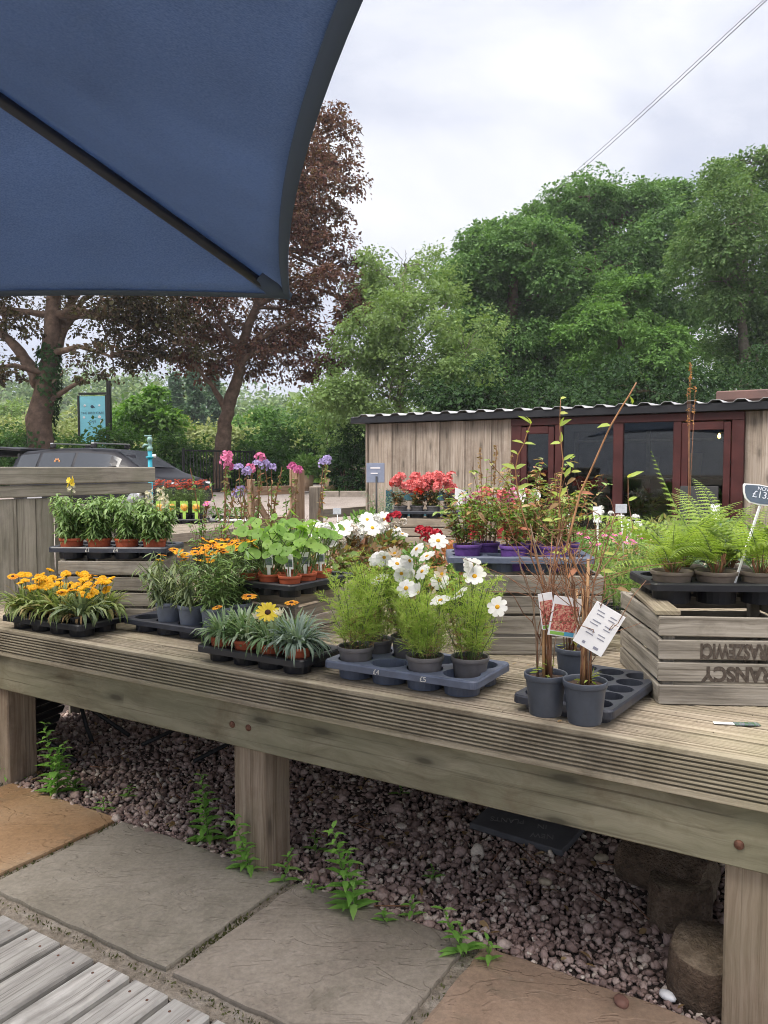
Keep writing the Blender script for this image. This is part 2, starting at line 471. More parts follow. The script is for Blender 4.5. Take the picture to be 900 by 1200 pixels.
# ------------------------------------------------------------------ materials of the setting
M = {}
M['deck'] = wood('deck_timber', (.15, .12, .085), (.325, .275, .205), (.49, .43, .335), (.095, .08, .055), .7, (.21, .20, .12), island=.32)
M['fascia'] = wood('fascia_timber', (.17, .14, .10), (.35, .305, .225), (.49, .435, .335), (.09, .07, .045), .75, (.24, .225, .145), island=.1)
M['beam'] = wood('beam_timber', (.10, .088, .055), (.205, .19, .13), (.31, .285, .205), (.10, .065, .035), .7, (.20, .20, .13), grain=.28, island=.0, knots=.95)
M['post'] = wood('post_timber', (.13, .09, .06), (.275, .215, .16), (.39, .325, .255), (.12, .075, .05), .65, (.22, .19, .13), grain=.75, island=0, knots=.8)
M['fence'] = wood('fence_timber', (.16, .145, .12), (.31, .285, .235), (.43, .40, .34), (.10, .09, .07), .45, (.19, .19, .13), grain=.6, island=.28, knots=.5)
M['crate'] = wood('crate_timber', (.12, .105, .088), (.285, .26, .22), (.44, .41, .36), (.085, .07, .055), .7, None, grain=.6, island=.3, knots=.45)
M['crate_pale'] = wood('crate_pale_timber', (.20, .16, .12), (.38, .325, .265), (.52, .455, .385), (.13, .10, .075), .5, None, grain=.6, island=.22, knots=.45)
M['shed'] = wood('shed_timber', (.20, .155, .12), (.36, .30, .245), (.50, .435, .375), (.17, .125, .095), .65, None, grain=.9, island=.22, knots=.8)
M['gate'] = wood('gate_timber', (.20, .125, .075), (.34, .23, .15), (.44, .33, .23), (.16, .11, .08), .4, None, grain=.5, island=.25)
M['rail'] = wood('rail_timber', (.19, .165, .13), (.32, .28, .225), (.42, .38, .31), (.15, .13, .10), .4, None, grain=.5, island=.2)
M['walk'] = wood('walkway_timber', (.17, .16, .145), (.43, .415, .38), (.62, .605, .57), (.20, .19, .175), .55, None, grain=.5, island=.2, bumpk=.6)
M['log'] = ground_mat('log_timber', [(.3, (.05, .036, .025)), (.5, (.12, .085, .06)), (.75, (.22, .165, .12))], 14, 1.0, 90)
M['red'] = plain('red_paint', (.058, .013, .012), .5, .4, vary=.25, scale=9)
M['black_trim'] = plain('black_trim', (.012, .013, .017), .45, .4, vary=.3, scale=6)
M['roof_sheet'] = plain('roof_sheet', (.36, .37, .38), .5, .3, vary=.25, scale=5)
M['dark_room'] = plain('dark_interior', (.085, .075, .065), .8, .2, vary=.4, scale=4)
M['glass'] = glass('window_glass', (.84, .88, .88))
M['iron'] = plain('black_iron', (.012, .013, .014), .5, .4)
M['zinc'] = plain('galvanised_steel', (.42, .43, .44), .45, .5, .6, vary=.2, scale=30)
M['white_plastic'] = plain('white_plastic', (.78, .79, .80), .4, .4)
M['bolt'] = plain('rusty_bolt', (.16, .08, .055), .6, .4, .6, vary=.4, scale=60)

# ------------------------------------------------------------------ ground
def sheet(name, xs, ys, hf, mat, kind='structure', lift=0.0):
    vs = [(x, y, hf(x, y) + lift) for y in ys for x in xs]; n = len(xs)
    F = [(j * n + i, j * n + i + 1, (j + 1) * n + i + 1, (j + 1) * n + i) for j in range(len(ys) - 1) for i in range(n - 1)]
    mb = MB(); mb.add(vs, F, 0, None, True); o = mb.build(name, mat); tag(o, kind=kind); return o

gm = ground_mat('soil', [(.3, (.10, .08, .06)), (.6, (.17, .14, .105)), (.8, (.20, .17, .13))], 2.0)
gys = [-120, -30, -8, 0, 2, 4.5, 6, 9, 12, 14, 16, 18, 20, 24, 28, 36, 45, 58, 70, 150, 400]
sheet('ground', [-500, -120, -40, -15, -6, 0, 6, 15, 40, 120, 500], gys, lambda x, y: ground(y), gm, lift=-.02)
tarmac = ground_mat('pale_drive', [(.3, (.25, .215, .195)), (.5, (.33, .29, .265)), (.75, (.39, .345, .32))], .9, .4, 45)
sheet('driveway', [-26, -14, -9, -6, -3, -1.75], [6.2, 9, 12, 14, 16, 18, 20, 22, 24, 26], lambda x, y: ground(y), tarmac)
sheet('driveway_bend', [-1.75, .5, 4, 9, 14], [9.6, 12, 14, 16, 18, 19.9], lambda x, y: ground(y), tarmac)
grassm = ground_mat('mown_grass', [(.3, (.075, .13, .02)), (.55, (.12, .20, .035)), (.8, (.17, .24, .06))], 1.2, .6, 60)
sheet('lawn', [-1.75, 1, 4, 9, 16, 30], [20.1, 22, 24, 26.0], lambda x, y: ground(y) + .06, grassm)
sheet('far_lawn', [-60, -30, -14, -1.75, 4, 16, 60], [26.0, 30, 36, 45, 58], lambda x, y: ground(y) + .06, grassm)

def hill(x, y):
    base = ground(y)
    t = min(1, max(0, (y - 60) / 120.0)); t = t * t * (3 - 2 * t)
    A = lerp_table(x, [(-150, 17), (-70, 15.0), (-35, 11), (-15, 7.5), (10, 6.5), (60, 9), (160, 14)])
    return base * (1 - t) + (2.5 + A) * t + math.sin(x * .07 + y * .03) * .7 * t
hm = ground_mat('hill_turf', [(.3, (.05, .075, .02)), (.55, (.085, .12, .035)), (.8, (.14, .15, .06))], .05, .3, 2)
sheet('hills', [-420 + 20 * i for i in range(43)], [58, 66, 76, 90, 105, 120, 140, 160, 185, 220, 300, 420], hill, hm, lift=.05)

mb = MB()
x = -1.75
while x < 7:
    w = random.uniform(.55, .8)
    mb.box((x + w / 2, 20.0, ground(20) + .05), (w - .012, .16, .17 + random.uniform(-.01, .01)), bev=.02); x += w
tag(mb.build('kerb', plain('kerb_stone', (.30, .26, .22), .85, .2, vary=.35, scale=4)), kind='structure')

# gravel below the staging
bed = ground_mat('gravel_soil', [(.3, (.035, .027, .024)), (.6, (.075, .057, .05)), (.8, (.11, .085, .075))], 9, .8, 70)
mb = MB(); mb.M = Matrix.Translation(ORG) @ Matrix.Rotation(ANG, 4, 'Z')
A_ = np.linspace(-2.9, 3.4, 40); B_ = np.linspace(.03, 4.9, 30)
vs = [(a, b, .004 + .012 * math.sin(a * 5 + b * 3) * min(1, b * 2)) for b in B_ for a in A_]; n = len(A_)
mb.add(vs, [(j * n + i, j * n + i + 1, (j + 1) * n + i + 1, (j + 1) * n + i) for j in range(len(B_) - 1) for i in range(n - 1)], 0, None, True)
tag(mb.build('gravel_bed', bed), kind='structure')

def ico(sub):
    import bmesh
    bm = bmesh.new(); bmesh.ops.create_icosphere(bm, subdivisions=sub, radius=1)
    v = np.array([p.co[:] for p in bm.verts]); f = np.array([[q.index for q in p.verts] for p in bm.faces]); bm.free(); return v, f

def pebbles():
    mb = MB(); mb.M = Matrix.Translation(ORG) @ Matrix.Rotation(ANG, 4, 'Z')
    def lay(a0, a1, b0, b1, sp, size, sub, zlift):
        v0, f0 = ico(sub); k = len(v0)
        A, B = np.meshgrid(np.arange(a0, a1, sp), np.arange(b0, b1, sp)); A = A.ravel(); B = B.ravel()
        n = len(A); A = A + RNG.uniform(-.6, .6, n) * sp; B = B + RNG.uniform(-.6, .6, n) * sp
        keep = (B > .035); A, B = A[keep], B[keep]; n = len(A)
        s = size * np.exp(RNG.normal(0, .28, n))
        sc = np.stack([s, s * RNG.uniform(.6, .95, n), s * RNG.uniform(.42, .75, n)], 1)
        dv = 1 + RNG.normal(0, .16, (n, k, 1))
        p = v0[None] * dv * sc[:, None]
        q = RNG.normal(size=(n, 4)) * np.array([1, .35, .35, 1]); q /= np.linalg.norm(q, axis=1, keepdims=True)
        w, x, y, z = q.T
        Rm = np.stack([1 - 2 * (y * y + z * z), 2 * (x * y - z * w), 2 * (x * z + y * w), 2 * (x * y + z * w), 1 - 2 * (x * x + z * z), 2 * (y * z - x * w), 2 * (x * z - y * w), 2 * (y * z + x * w), 1 - 2 * (x * x + y * y)], 1).reshape(n, 3, 3)
        p = np.einsum('nij,nkj->nki', Rm, p)
        p += np.stack([A, B, zlift + s * .35 + RNG.uniform(0, .008, n)], 1)[:, None]
        f = (f0[None] + (np.arange(n) * k)[:, None, None]).reshape(-1, 3)
        mb.add(p.reshape(-1, 3), f, 0, None, True)
    lay(-.9, 1.75, .03, .75, .0185, .0108, 2, .004); lay(1.75, 2.9, .03, .75, .020, .0118, 1, .004)
    lay(-2.3, -.9, .03, .75, .020, .0118, 1, .004)
    lay(-2.3, 2.1, .75, 1.9, .023, .0130, 1, .004)
    lay(-2.2, 1.75, .06, 1.2, .085, .0150, 2, .010)
    return mb
m, nt, b, out = newmat('purple_gravel')
geo = N(nt, 'ShaderNodeNewGeometry')
r = ramp(nt, geo.outputs['Random Per Island'], [(0, (.15, .10, .085)), (.3, (.27, .185, .16)), (.55, (.36, .26, .23)), (.78, (.44, .335, .295)), (.93, (.52, .43, .37)), (1, (.66, .59, .50))])
tc_ = N(nt, 'ShaderNodeTexCoord'); nz = noise(nt, tc_.outputs['Object'], 110, 4)
rr = ramp(nt, nz.outputs[0], [(.3, (.7,) * 3), (.7, (1.15,) * 3)])
nt.links.new(mixc(nt, 1, r.outputs[0], rr.outputs[0], 'MULTIPLY'), b.inputs['Base Color']); b.inputs['Roughness'].default_value = .7
bump(nt, nz.outputs[0], b, .4, .003)
tag(pebbles().build('gravel', m), kind='stuff')

# ------------------------------------------------------------------ flagstone path and boardwalk
F_deck = Matrix.Translation(ORG) @ Matrix.Rotation(ANG, 4, 'Z')
joint_m = ground_mat('mortar', [(.3, (.17, .145, .11)), (.5, (.26, .225, .18)), (.7, (.36, .33, .28))], 9, .9, 50)
mb = MB(); mb.M = F_deck
mb.box((.2, -.29, -.02), (6.0, .685, .054), bev=.004)
tag(mb.build('path_mortar', joint_m), kind='structure')
moss_m = leafmat('joint_moss', [(.05, .06, .015), (.09, .10, .03), (.13, .12, .05)], .8, .1)

def slab(a0, a1, b0, b1, mat, seed, skew=0.0):
    rnd = random.Random(seed); mb = MB(); mb.M = F_deck
    # irregular rim
    P = []
    def edge(p, q, n):
        for i in range(n):
            t = i / n; x = p[0] + (q[0] - p[0]) * t; y = p[1] + (q[1] - p[1]) * t
            P.append((x + rnd.uniform(-.004, .004), y + rnd.uniform(-.004, .004)))
    c = [(a0, b0), (a1, b0), (a1 + skew, b1), (a0 + skew, b1)]
    for i in range(4): edge(c[i], c[(i + 1) % 4], 14 if i % 2 == 0 else 10)
    n = len(P); cx = sum(p[0] for p in P) / n; cy = sum(p[1] for p in P) / n
    rings = [(1.0, -.01), (1.0, .014), (.994, .020), (.97, .022)]
    vs = []
    for s, z in rings: vs += [(cx + (x - cx) * s, cy + (y - cy) * s, z + rnd.uniform(-.0008, .0008)) for x, y in P]
    F = [(r * n + k, r * n + (k + 1) % n, (r + 1) * n + (k + 1) % n, (r + 1) * n + k) for r in range(len(rings) - 1) for k in range(n)]
    F.append(tuple(range(3 * n, 4 * n)))
    mb.add(vs, F, 0, None, False)
    return tag(mb.build('paving_slab', mat), kind='structure')
sl_grey = slab_mat('grey_sandstone', (.185, .165, .13), (.25, .225, .18), (.31, .28, .23))
sl_grey2 = slab_mat('grey_pink_sandstone', (.21, .18, .145), (.275, .24, .195), (.335, .295, .245))
sl_orange = slab_mat('orange_sandstone', (.26, .155, .075), (.33, .21, .115), (.37, .265, .165))
sl_pink = slab_mat('pink_sandstone', (.24, .165, .115), (.31, .22, .155), (.34, .25, .19))
slab(-2.75, -1.62, -.56, .03, sl_grey2, 1); slab(-1.58, -.845, -.56, .055, sl_orange, 2)
slab(-.805, .085, -.555, .05, sl_grey, 3); slab(.122, .80, -.555, .045, sl_grey2, 4)
slab(.845, 1.75, -.56, .04, sl_pink, 5); slab(1.79, 2.7, -.56, .04, sl_grey, 6)
mb = MB(); mb.M = F_deck
for (a, n0) in ((.103, 260), (-.825, 160), (.82, 40), (-1.6, 120)):
    bb = RNG.uniform(-.55, .03, n0) if a != .103 else np.concatenate([RNG.uniform(-.5, -.2, 220), RNG.uniform(-.55, .03, 40)])
    base = np.stack([a + RNG.normal(0, .010, len(bb)), bb, np.full(len(bb), .007)], 1)
    d = RNG.normal(size=(len(bb), 3)) * .7 + np.array([0, 0, 1.0])
    mb.quads4(base, d, RNG.normal(size=(len(bb), 3)), RNG.uniform(.008, .02, len(bb)), RNG.uniform(.004, .008, len(bb)))
base = np.stack([RNG.uniform(-1.9, .5, 500), -.585 + RNG.normal(0, .008, 500), np.full(500, .007)], 1)
mb.quads4(base, RNG.normal(size=(500, 3)) * .7 + np.array([0, 0, .8]), RNG.normal(size=(500, 3)), RNG.uniform(.006, .016, 500), RNG.uniform(.004, .007, 500))
tag(mb.build('joint_moss', moss_m), kind='stuff')

mb = MB(); mb.M = F_deck
a = -3.6; prof = []
while a < 2.6:
    L = 2.4 + random.uniform(-.004, .004)
    mb.box((a + .07, -.632 - L / 2, .004), (.139, L, .034), axis=1, bev=.006)
    for sx_ in (.035, .105):
        for sy_ in (.05, .56): mb.lathe([(.0045, 0), (.004, .0012), (.0001, .0014)], 8, 1, (a + sx_, -.632 - sy_, .0212))
    a += .1585
tag(mb.build('boardwalk', [M['walk'], M['bolt']]), kind='structure')
mb = MB(); mb.M = F_deck
mb.box((-.5, -1.85, -.03), (6.4, 2.46, .02), bev=.003)
tag(mb.build('boardwalk_bearer', plain('dark_bearer', (.02, .018, .015), .9)), kind='structure')  # one even near-black sheet under all the boards

# ------------------------------------------------------------------ timber staging in front
bench = empty('display_bench', D(0, 0), ANG, 'long weathered timber plant bench with grooved front edge on square posts', 'display bench')
def groove_board(w, t, n, depth, edge=.010):
    """cross-section (y, z) with n grooves along the top"""
    P = [(0, -t), (w, -t), (w, -.002), (w - .002, 0)]
    span = w - 2 * edge; p = span / n
    for k in range(n):
        y1 = w - edge - k * p
        P += [(y1, 0), (y1 - p * .12, -depth), (y1 - p * .5, -depth), (y1 - p * .62, 0)]
    P += [(.002, 0), (0, -.002)]
    return P
mb = MB()
prof = groove_board(.121, .028, 9, .0035)
b = .004; k = 0
while b < 4.3:
    cuts = [-2.2, 2.9] if k % 3 else [-2.2, [-.62, .58, 1.35][(k // 3) % 3], 2.9]
    for a0, a1 in zip(cuts, cuts[1:]):
        mb.extrude([(y + b, z + DECK + random.uniform(-.0012, .0012)) for y, z in prof], a0 + .002, a1 - .002)
    b += .1305; k += 1
mb.build('deck_top', M['deck'], bench)
mb = MB()
fp = groove_board(.124, .030, 8, .0115, .014)
mb.extrude([(-.034 - z, y + DECK - .119) for y, z in fp], -2.24, 2.9)
mb.build('fascia', M['fascia'], bench)
mb = MB(); mb.box((.33, .022, DECK - .195), (5.1, .045, .190), bev=.004); mb.build('beam', M['beam'], bench)
mb = MB(); mb.box((.33, 2.2, DECK - .110), (5.1, .045, .150), bev=.004); mb.build('rear_beam', M['beam'], bench)
mb = MB()
for a in np.arange(-2.1, 2.9, .55): mb.box((a, 2.2, DECK - .105), (.045, 4.25, .145), bev=.003)
mb.build('joist', M['beam'], bench)
for a in (-1.63, -.085, 1.617):
    mb = MB(); mb.box((a - .012, .106, .235), (.15, .15, .492), bev=.006, axis=2); mb.build('leg', M['post'], bench)
for a in (-1.8, -.1, 1.5):
    mb = MB(); mb.box((a, 3.6, .31), (.11, .11, .64), bev=.006, axis=2); mb.build('leg', M['post'], bench)
for px, py in ((272, 849), (291, 853), (866, 990)):
    d = ray(px, py); t = (ORG - EYE - V * .002).dot(V) / d.dot(V); p = EYE + d * t - ORG
    mb = MB(); mb.lathe([(.0125, 0), (.0125, .003), (.010, .006), (0, .0075)], 14)
    mb.build('bolt', M['bolt'], bench, Matrix.Translation((p.dot(U), -.0005, p.z)) @ Matrix.Rotation(PI / 2, 4, 'X'))

# ------------------------------------------------------------------ slatted fence on the left, runs away along V
fo = at(0, 705, 4.33); fa = (fo - ORG).dot(U); fb = (fo - ORG).dot(V)
fence = empty('board_fence', D(fa, fb), ANG + PI / 2, 'grey weathered board fence with thick cap rail behind the yellow flowers', 'fence')
FL = 1.08; X0 = -1.9; XP = .36         # local x runs away, -y faces the plants
mb = MB(); mb.box(((X0 + FL + .02) / 2, -.012, 1.455), (FL + .02 - X0, .045, .098), bev=.006); mb.build('cap_rail', M['fence'], fence)
mb = MB(); mb.box(((X0 + FL) / 2, .0, 1.367), (FL - X0, .04, .066), bev=.004); mb.build('rail', M['fence'], fence)
mb = MB(); x = X0
while x < XP - .05:
    mb.box((x + .06, .008, .67), (.114, .018, 1.31), bev=.003, axis=2); x += .1185
mb.build('boarding', M['fence'], fence)
mb = MB(); mb.box((XP + .035, -.012, .75), (.07, .05, 1.165), bev=.004, axis=2); mb.build('post', M['fence'], fence)
mb = MB(); mb.box((FL - .03, .01, .75), (.06, .06, 1.165), bev=.004, axis=2); mb.build('post', M['fence'], fence)
gt = MB(); x = XP + .072
while x < FL - .11:
    k = (x - XP) / (FL - XP)
    gt.box((x + .045, .012, .64 + k * .01), (.086, .018, 1.26 + k * .05), bev=.003, axis=2); x += .0895
g = gt.build('door', M['fence'], fence)
mb = MB(); mb.bar((FL - .30, -.004, 1.262), (FL - .055, -.004, 1.305), .030, .006); mb.box((FL - .03, -.024, 1.305), (.035, .008, .09), bev=.002)
hg = mb.build('hinge', M['zinc'], g)

# ------------------------------------------------------------------ second staging further back on the left
b2 = empty('low_staging', D(-4.75, 3.6), ANG + PI / 2, 'second slatted timber staging behind the fence carrying red daisies', 'display bench')
mb = MB(); k = 0; y = .03
while y < 2.6:
    mb.extrude([(q + y, z + DECK) for q, z in groove_board(.121, .028, 5, .006)], 0, 2.6); y += .128; k += 1
mb.build('deck_top', M['rail'], b2)
mb = MB(); mb.box((1.3, .012, DECK - .055), (2.6, .03, .105), bev=.004); mb.build('fascia', M['rail'], b2)
mb = MB(); mb.box((1.3, .04, DECK - .165), (2.6, .045, .12), bev=.004); mb.build('beam', M['beam'], b2)
for x in (.2, 2.4):
    for y in (.1, 2.4):
        mb = MB(); mb.box((x, y, .31), (.1, .1, .64), bev=.005, axis=2); mb.build('leg', M['post'], b2)

# ------------------------------------------------------------------ timber shed with red glazed front
def wall_a(px, b=5.1):
    d = ray(px, 548); k = d.x / d.y; p = ORG + V * b
    return (k * p.y - p.x) / (U.x - k * U.y)
SB = 5.1; A0 = wall_a(431); SL = 5.6
shed = empty('garden_shed', D(A0, SB), ANG, 'long pale timber shed with red framed glass doors and corrugated roof', 'shed')
def sx(px): return wall_a(px) - A0
GZ = .11; EAVE = 2.03
mb = MB(); x = 0
def boards(x0, x1):
    x = x0; i = 0
    while x < x1 - .02:
        w = min(random.uniform(.135, .15), x1 - x)
        mb.box((x + w / 2, .01 if i % 2 else .022, (GZ + EAVE - .06) / 2), (w + .012 if i % 2 else w, .02, EAVE - .06 - GZ), bev=.003, axis=2); x += w; i += 1
boards(0.0, sx(600)); mb.build('boarding', M['shed'], shed)
mb = MB(); boards(sx(872), SL); mb.build('boarding', M['shed'], shed)
mb = MB(); mb.box((-.012, .05, (GZ + EAVE) / 2 - .03), (.024, .12, EAVE - GZ - .06), bev=.003, axis=2); mb.build('corner_board', M['shed'], shed)
mb = MB(); mb.box((.0, 1.75, (GZ + EAVE) / 2), (.02, 3.3, EAVE - GZ - .04), bev=.003)
mb.box((SL / 2, 3.4, (GZ + EAVE) / 2), (SL, .02, EAVE - GZ), bev=.003); mb.box((SL, 1.75, (GZ + EAVE) / 2), (.02, 3.3, EAVE - GZ - .04), bev=.003)
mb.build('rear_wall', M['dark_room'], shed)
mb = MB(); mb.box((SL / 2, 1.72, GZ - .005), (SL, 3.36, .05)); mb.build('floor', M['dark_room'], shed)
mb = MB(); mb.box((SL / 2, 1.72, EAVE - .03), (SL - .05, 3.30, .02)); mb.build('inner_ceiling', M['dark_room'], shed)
# roof sheet: box profile, crests show above the black fascia
mb = MB(); P = []; x = -.12; pitch = .195
while x < SL + .1:
    P += [(x, 0), (x + .075, 0), (x + .105, .025), (x + .165, .025)]; x += pitch
vs = [(x, -.11, EAVE + .014 + z) for x, z in P] + [(x, 3.6, EAVE + .10 + z) for x, z in P]; n = len(P)
vs += [(x, -.11, EAVE + .010 + z) for x, z in P]
F = [(i, i + 1, n + i + 1, n + i) for i in range(n - 1)] + [(2 * n + i, 2 * n + i + 1, i + 1, i) for i in range(n - 1)]
mb.add(vs, F); mb.build('roof', M['roof_sheet'], shed)
mb = MB(); mb.box((SL / 2 - .05, -.075, EAVE - .022), (SL + .22, .045, .068), bev=.004); mb.box((-.10, 1.7, EAVE - .02), (.03, 3.5, .07), bev=.004); mb.build('fascia', M['black_trim'], shed)
# glazing
X = [sx(p) for p in (600, 612, 651, 660, 719, 731, 789, 799, 806, 857, 872)]
HB = EAVE - .06
mb = MB()
def jamb(x0, x1, y=.0): mb.box(((x0 + x1) / 2, y, (GZ + HB) / 2), (x1 - x0 - .002, .07, HB - GZ), bev=.005, axis=2)
jamb(X[0], X[1]); jamb(X[2] + .002, X[3], -.003); jamb(X[4], X[5]); jamb(X[6], X[7]); jamb(X[9], X[10])
mb.box(((X[0] + X[10]) / 2, -.006, HB - .035), (X[10] - X[0], .075, .07), bev=.005)
mb.box(((X[3] + X[7]) / 2, -.008, GZ + .20), (X[7] - X[3], .07, .38), bev=.005)
mb.build('door_frame', M['red'], shed)
for (i0, i1, sd) in ((1, 2, 0), (7, 9, 1)):
    d = MB(); x0, x1 = X[i0] + .004, X[i1] - .004; st = .055
    if i0 == 7: x0 = X[7] + .003
    for (q0, q1) in ((x0, x0 + st), (x1 - st, x1)): d.box(((q0 + q1) / 2, -.022, (GZ + HB - .08) / 2 + .02), (st, .045, HB - .13 - GZ), bev=.004, axis=2)
    for zc, hh in ((HB - .115, .07), (GZ + .14, .2)): d.box(((x0 + x1) / 2, -.022, zc), (x1 - x0 - 2 * st - .002, .044, hh), bev=.004)
    do = d.build('door', M['red'], shed)
    g = MB(); g.box(((x0 + x1) / 2, -.02, (GZ + .24 + HB - .15) / 2), (x1 - x0 - 2 * st, .006, HB - .15 - GZ - .24), bev=.0005); g.build('pane', M['glass'], do)
    h = MB(); h.box((x1 - st / 2 if sd == 0 else x0 + st / 2, -.055, 1.02), (.022, .02, .14), bev=.004); h.build('handle', M['zinc'], do)
for (i0, i1) in ((3, 4), (5, 6)):
    g = MB(); g.box(((X[i0] + X[i1]) / 2, -.012, (GZ + .39 + HB - .07) / 2), (X[i1] - X[i0], .006, HB - .07 - GZ - .39), bev=.0005)
    po = g.build('window', M['glass'], shed)
# yellow notice inside the left door, printed lines only
nb = empty('door_notice', D(A0 + sx(620), SB + .06, 1.42), ANG, 'small yellow notice stuck inside the left glass door', 'notice')
mb = MB(); mb.box((0, 0, 0), (.17, .003, .085), bev=.0005); mb.build('sheet', plain('yellow_paper', (.45, .46, .12), .7), nb)
mb = MB()
for k in range(4): mb.box((-.01 + .008 * (k % 2), -.003, .028 - k * .016), (.12 - .02 * (k % 2), .0012, .005), bev=.0002)
mb.build('print', plain('print_black', (.03, .03, .02), .7), nb)
# things in the dark room
sh = empty('potting_table', D(A0 + sx(700), SB + .95, .13), ANG, 'dark potting table standing inside behind the shed glass', 'table')
mb = MB(); mb.box((0.3, 0, .72), (2.6, .6, .04)); mb.build('table_top', plain('table_dark', (.10, .075, .055), .7, vary=.3), sh)
for x in (-.95, 1.55):
    for y in (-.25, .25):
        mb = MB(); mb.box((x, y, .35), (.06, .06, .70)); mb.build('leg', M['dark_room'], sh)
gourd_m = plain('pale_gourd', (.50, .50, .42), .5, vary=.25, scale=14)
gp = [(761, 580, .05), (776, 583, .04), (784, 577, .055), (772, 572, .045), (793, 583, .045), (800, 575, .05)]
for k, (px, py, r_) in enumerate(gp):
    p = D(wall_a(px, SB + .75), SB + .75 + .06 * (k % 2), 0)
    mb = MB(); mb.lathe([(0.01, -r_ * .85), (r_ * .6, -r_ * .8), (r_, 0), (r_ * .7, r_ * .65), (r_ * .2, r_ * .85), (r_ * .1, r_ * 1.15), (0, r_ * 1.2)], 14)
    o = mb.build('gourd', gourd_m); o.location = (p.x, p.y, .89 + r_ * .85)
    tag(o, 'round pale gourd on the dark table behind the shed window', 'gourd', 'pale gourds inside the shed')
bulb_m, nt, b, out = newmat('lit_bulb'); b.inputs['Emission Color'].default_value = (1, .62, .15, 1); b.inputs['Emission Strength'].default_value = 5
fl = empty('festoon_lights', D(A0 + sx(806), SB + 1.1, 1.86), ANG, 'short string of small warm lit bulbs inside the right shed door', 'string lights')
mb = MB(); mb.tube([(0, 0, 0), (.2, 0, -.03), (.45, .0, -.035), (.7, 0, -.02), (.9, 0, .02)], .004, 6); mb.build('cable', M['iron'], fl)
for k in range(5):
    mb = MB(); mb.lathe([(.004, .0), (.014, -.02), (.016, -.035), (.010, -.05), (0, -.054)], 10); mb.build('bulb', bulb_m, fl, Matrix.Translation((.08 + k * .17, 0, -.03 + .004 * (k - 2) ** 2 - .008)))
# a dark leaning board outside the right door
lb = at(818, 590, 6.55)
mb = MB(); mb.box((0, 0, .30), (.30, .02, .60), rot=Matrix.Rotation(R(-8), 4, 'X'), bev=.006)
mb.box((0, .10, .27), (.26, .015, .5), rot=Matrix.Rotation(R(14), 4, 'X'), bev=.004)
o = mb.build('blackboard', plain('blackboard_slate', (.02, .02, .022), .6, vary=.3, scale=8)); o.location = (lb.x, lb.y, .75); o.rotation_euler = (0, 0, ANG)
tag(o, 'small plain blackboard standing before the right red door', 'blackboard')
# brown roof of the next building at the right
ob = empty('brown_outbuilding', at(905, 470, 10.4), ANG, 'outbuilding with brown flat roof edge behind the shed on the far right', 'building')
ob.location.z = .12
mb = MB(); mb.box((1.5, 1.2, 1.1), (3.3, 2.4, 2.2)); mb.build('wall', M['shed'], ob)
mb = MB(); mb.box((1.35, 1.2, 2.32), (4.0, 2.9, .13), bev=.015); mb.build('roof', plain('brown_felt', (.13, .075, .065), .8, vary=.25, scale=5), ob)

# ------------------------------------------------------------------ gate, rails, railings
gpst = at(352, 600, 8.7); gz = ground(8.7)
gate = empty('field_gate', (gpst.x, gpst.y, gz), R(58) + PI, 'brown timber field gate with diagonal brace beside the driveway', 'gate')
mb = MB(); L = .80
for z, w in ((.30, .08), (.56, .08), (.82, .08), (1.14, .09)): mb.bar((.12, 0, z), (L, 0, z), w, .028)
mb.build('rail', M['gate'], gate)
mb = MB(); mb.bar((.10, -.03, .34), (L - .1, -.03, 1.05), .075, .024, up=(-1, 0, 1)); mb.build('brace', M['gate'], gate)
mb = MB(); mb.bar((.10, .03, 1.06), (.42, .03, .60), .06, .02, up=(1, 0, 1)); mb.build('brace', M['gate'], gate)
for q_ in (.1, L):
    mb = MB(); mb.box((q_, 0, .70), (.075, .05, 1.12), axis=2); mb.build('stile', M['gate'], gate)
mb = MB(); mb.bar((.0, -.035, 1.13), (.34, -.035, 1.13), .045, .006); mb.build('hinge', M['zinc'], gate)
for (dx, dy, h, w, lb_) in ((-.035, 0.0, 1.36, .125, 'tall brown square gate post at the hinge end of the gate'), (.16, .16, 1.17, .12, 'shorter paler fence post just right of the tall gate post')):
    mb = MB(); mb.box((0, 0, h / 2), (w, w, h), bev=.01, axis=2); o = mb.build('gate_post', M['gate'] if h > 1.2 else M['rail']); o.location = (gpst.x + dx, gpst.y + dy, gz); o.rotation_euler = (0, 0, R(58))
    tag(o, lb_, 'post')
rf = empty('rail_fence', (gpst.x + .22, gpst.y + .20, gz), R(40), 'low grey timber rail fence between gate post and shed', 'fence')
mb = MB(); mb.bar((0, 0, .86), (1.1, 0, .89), .10, .03); mb.build('rail', M['rail'], rf)
mb = MB(); mb.bar((0, 0, .52), (1.1, 0, .55), .09, .03); mb.build('rail', M['rail'], rf)
mb = MB(); mb.box((1.12, 0, .5), (.09, .09, 1.0), axis=2); mb.build('post', M['rail'], rf)

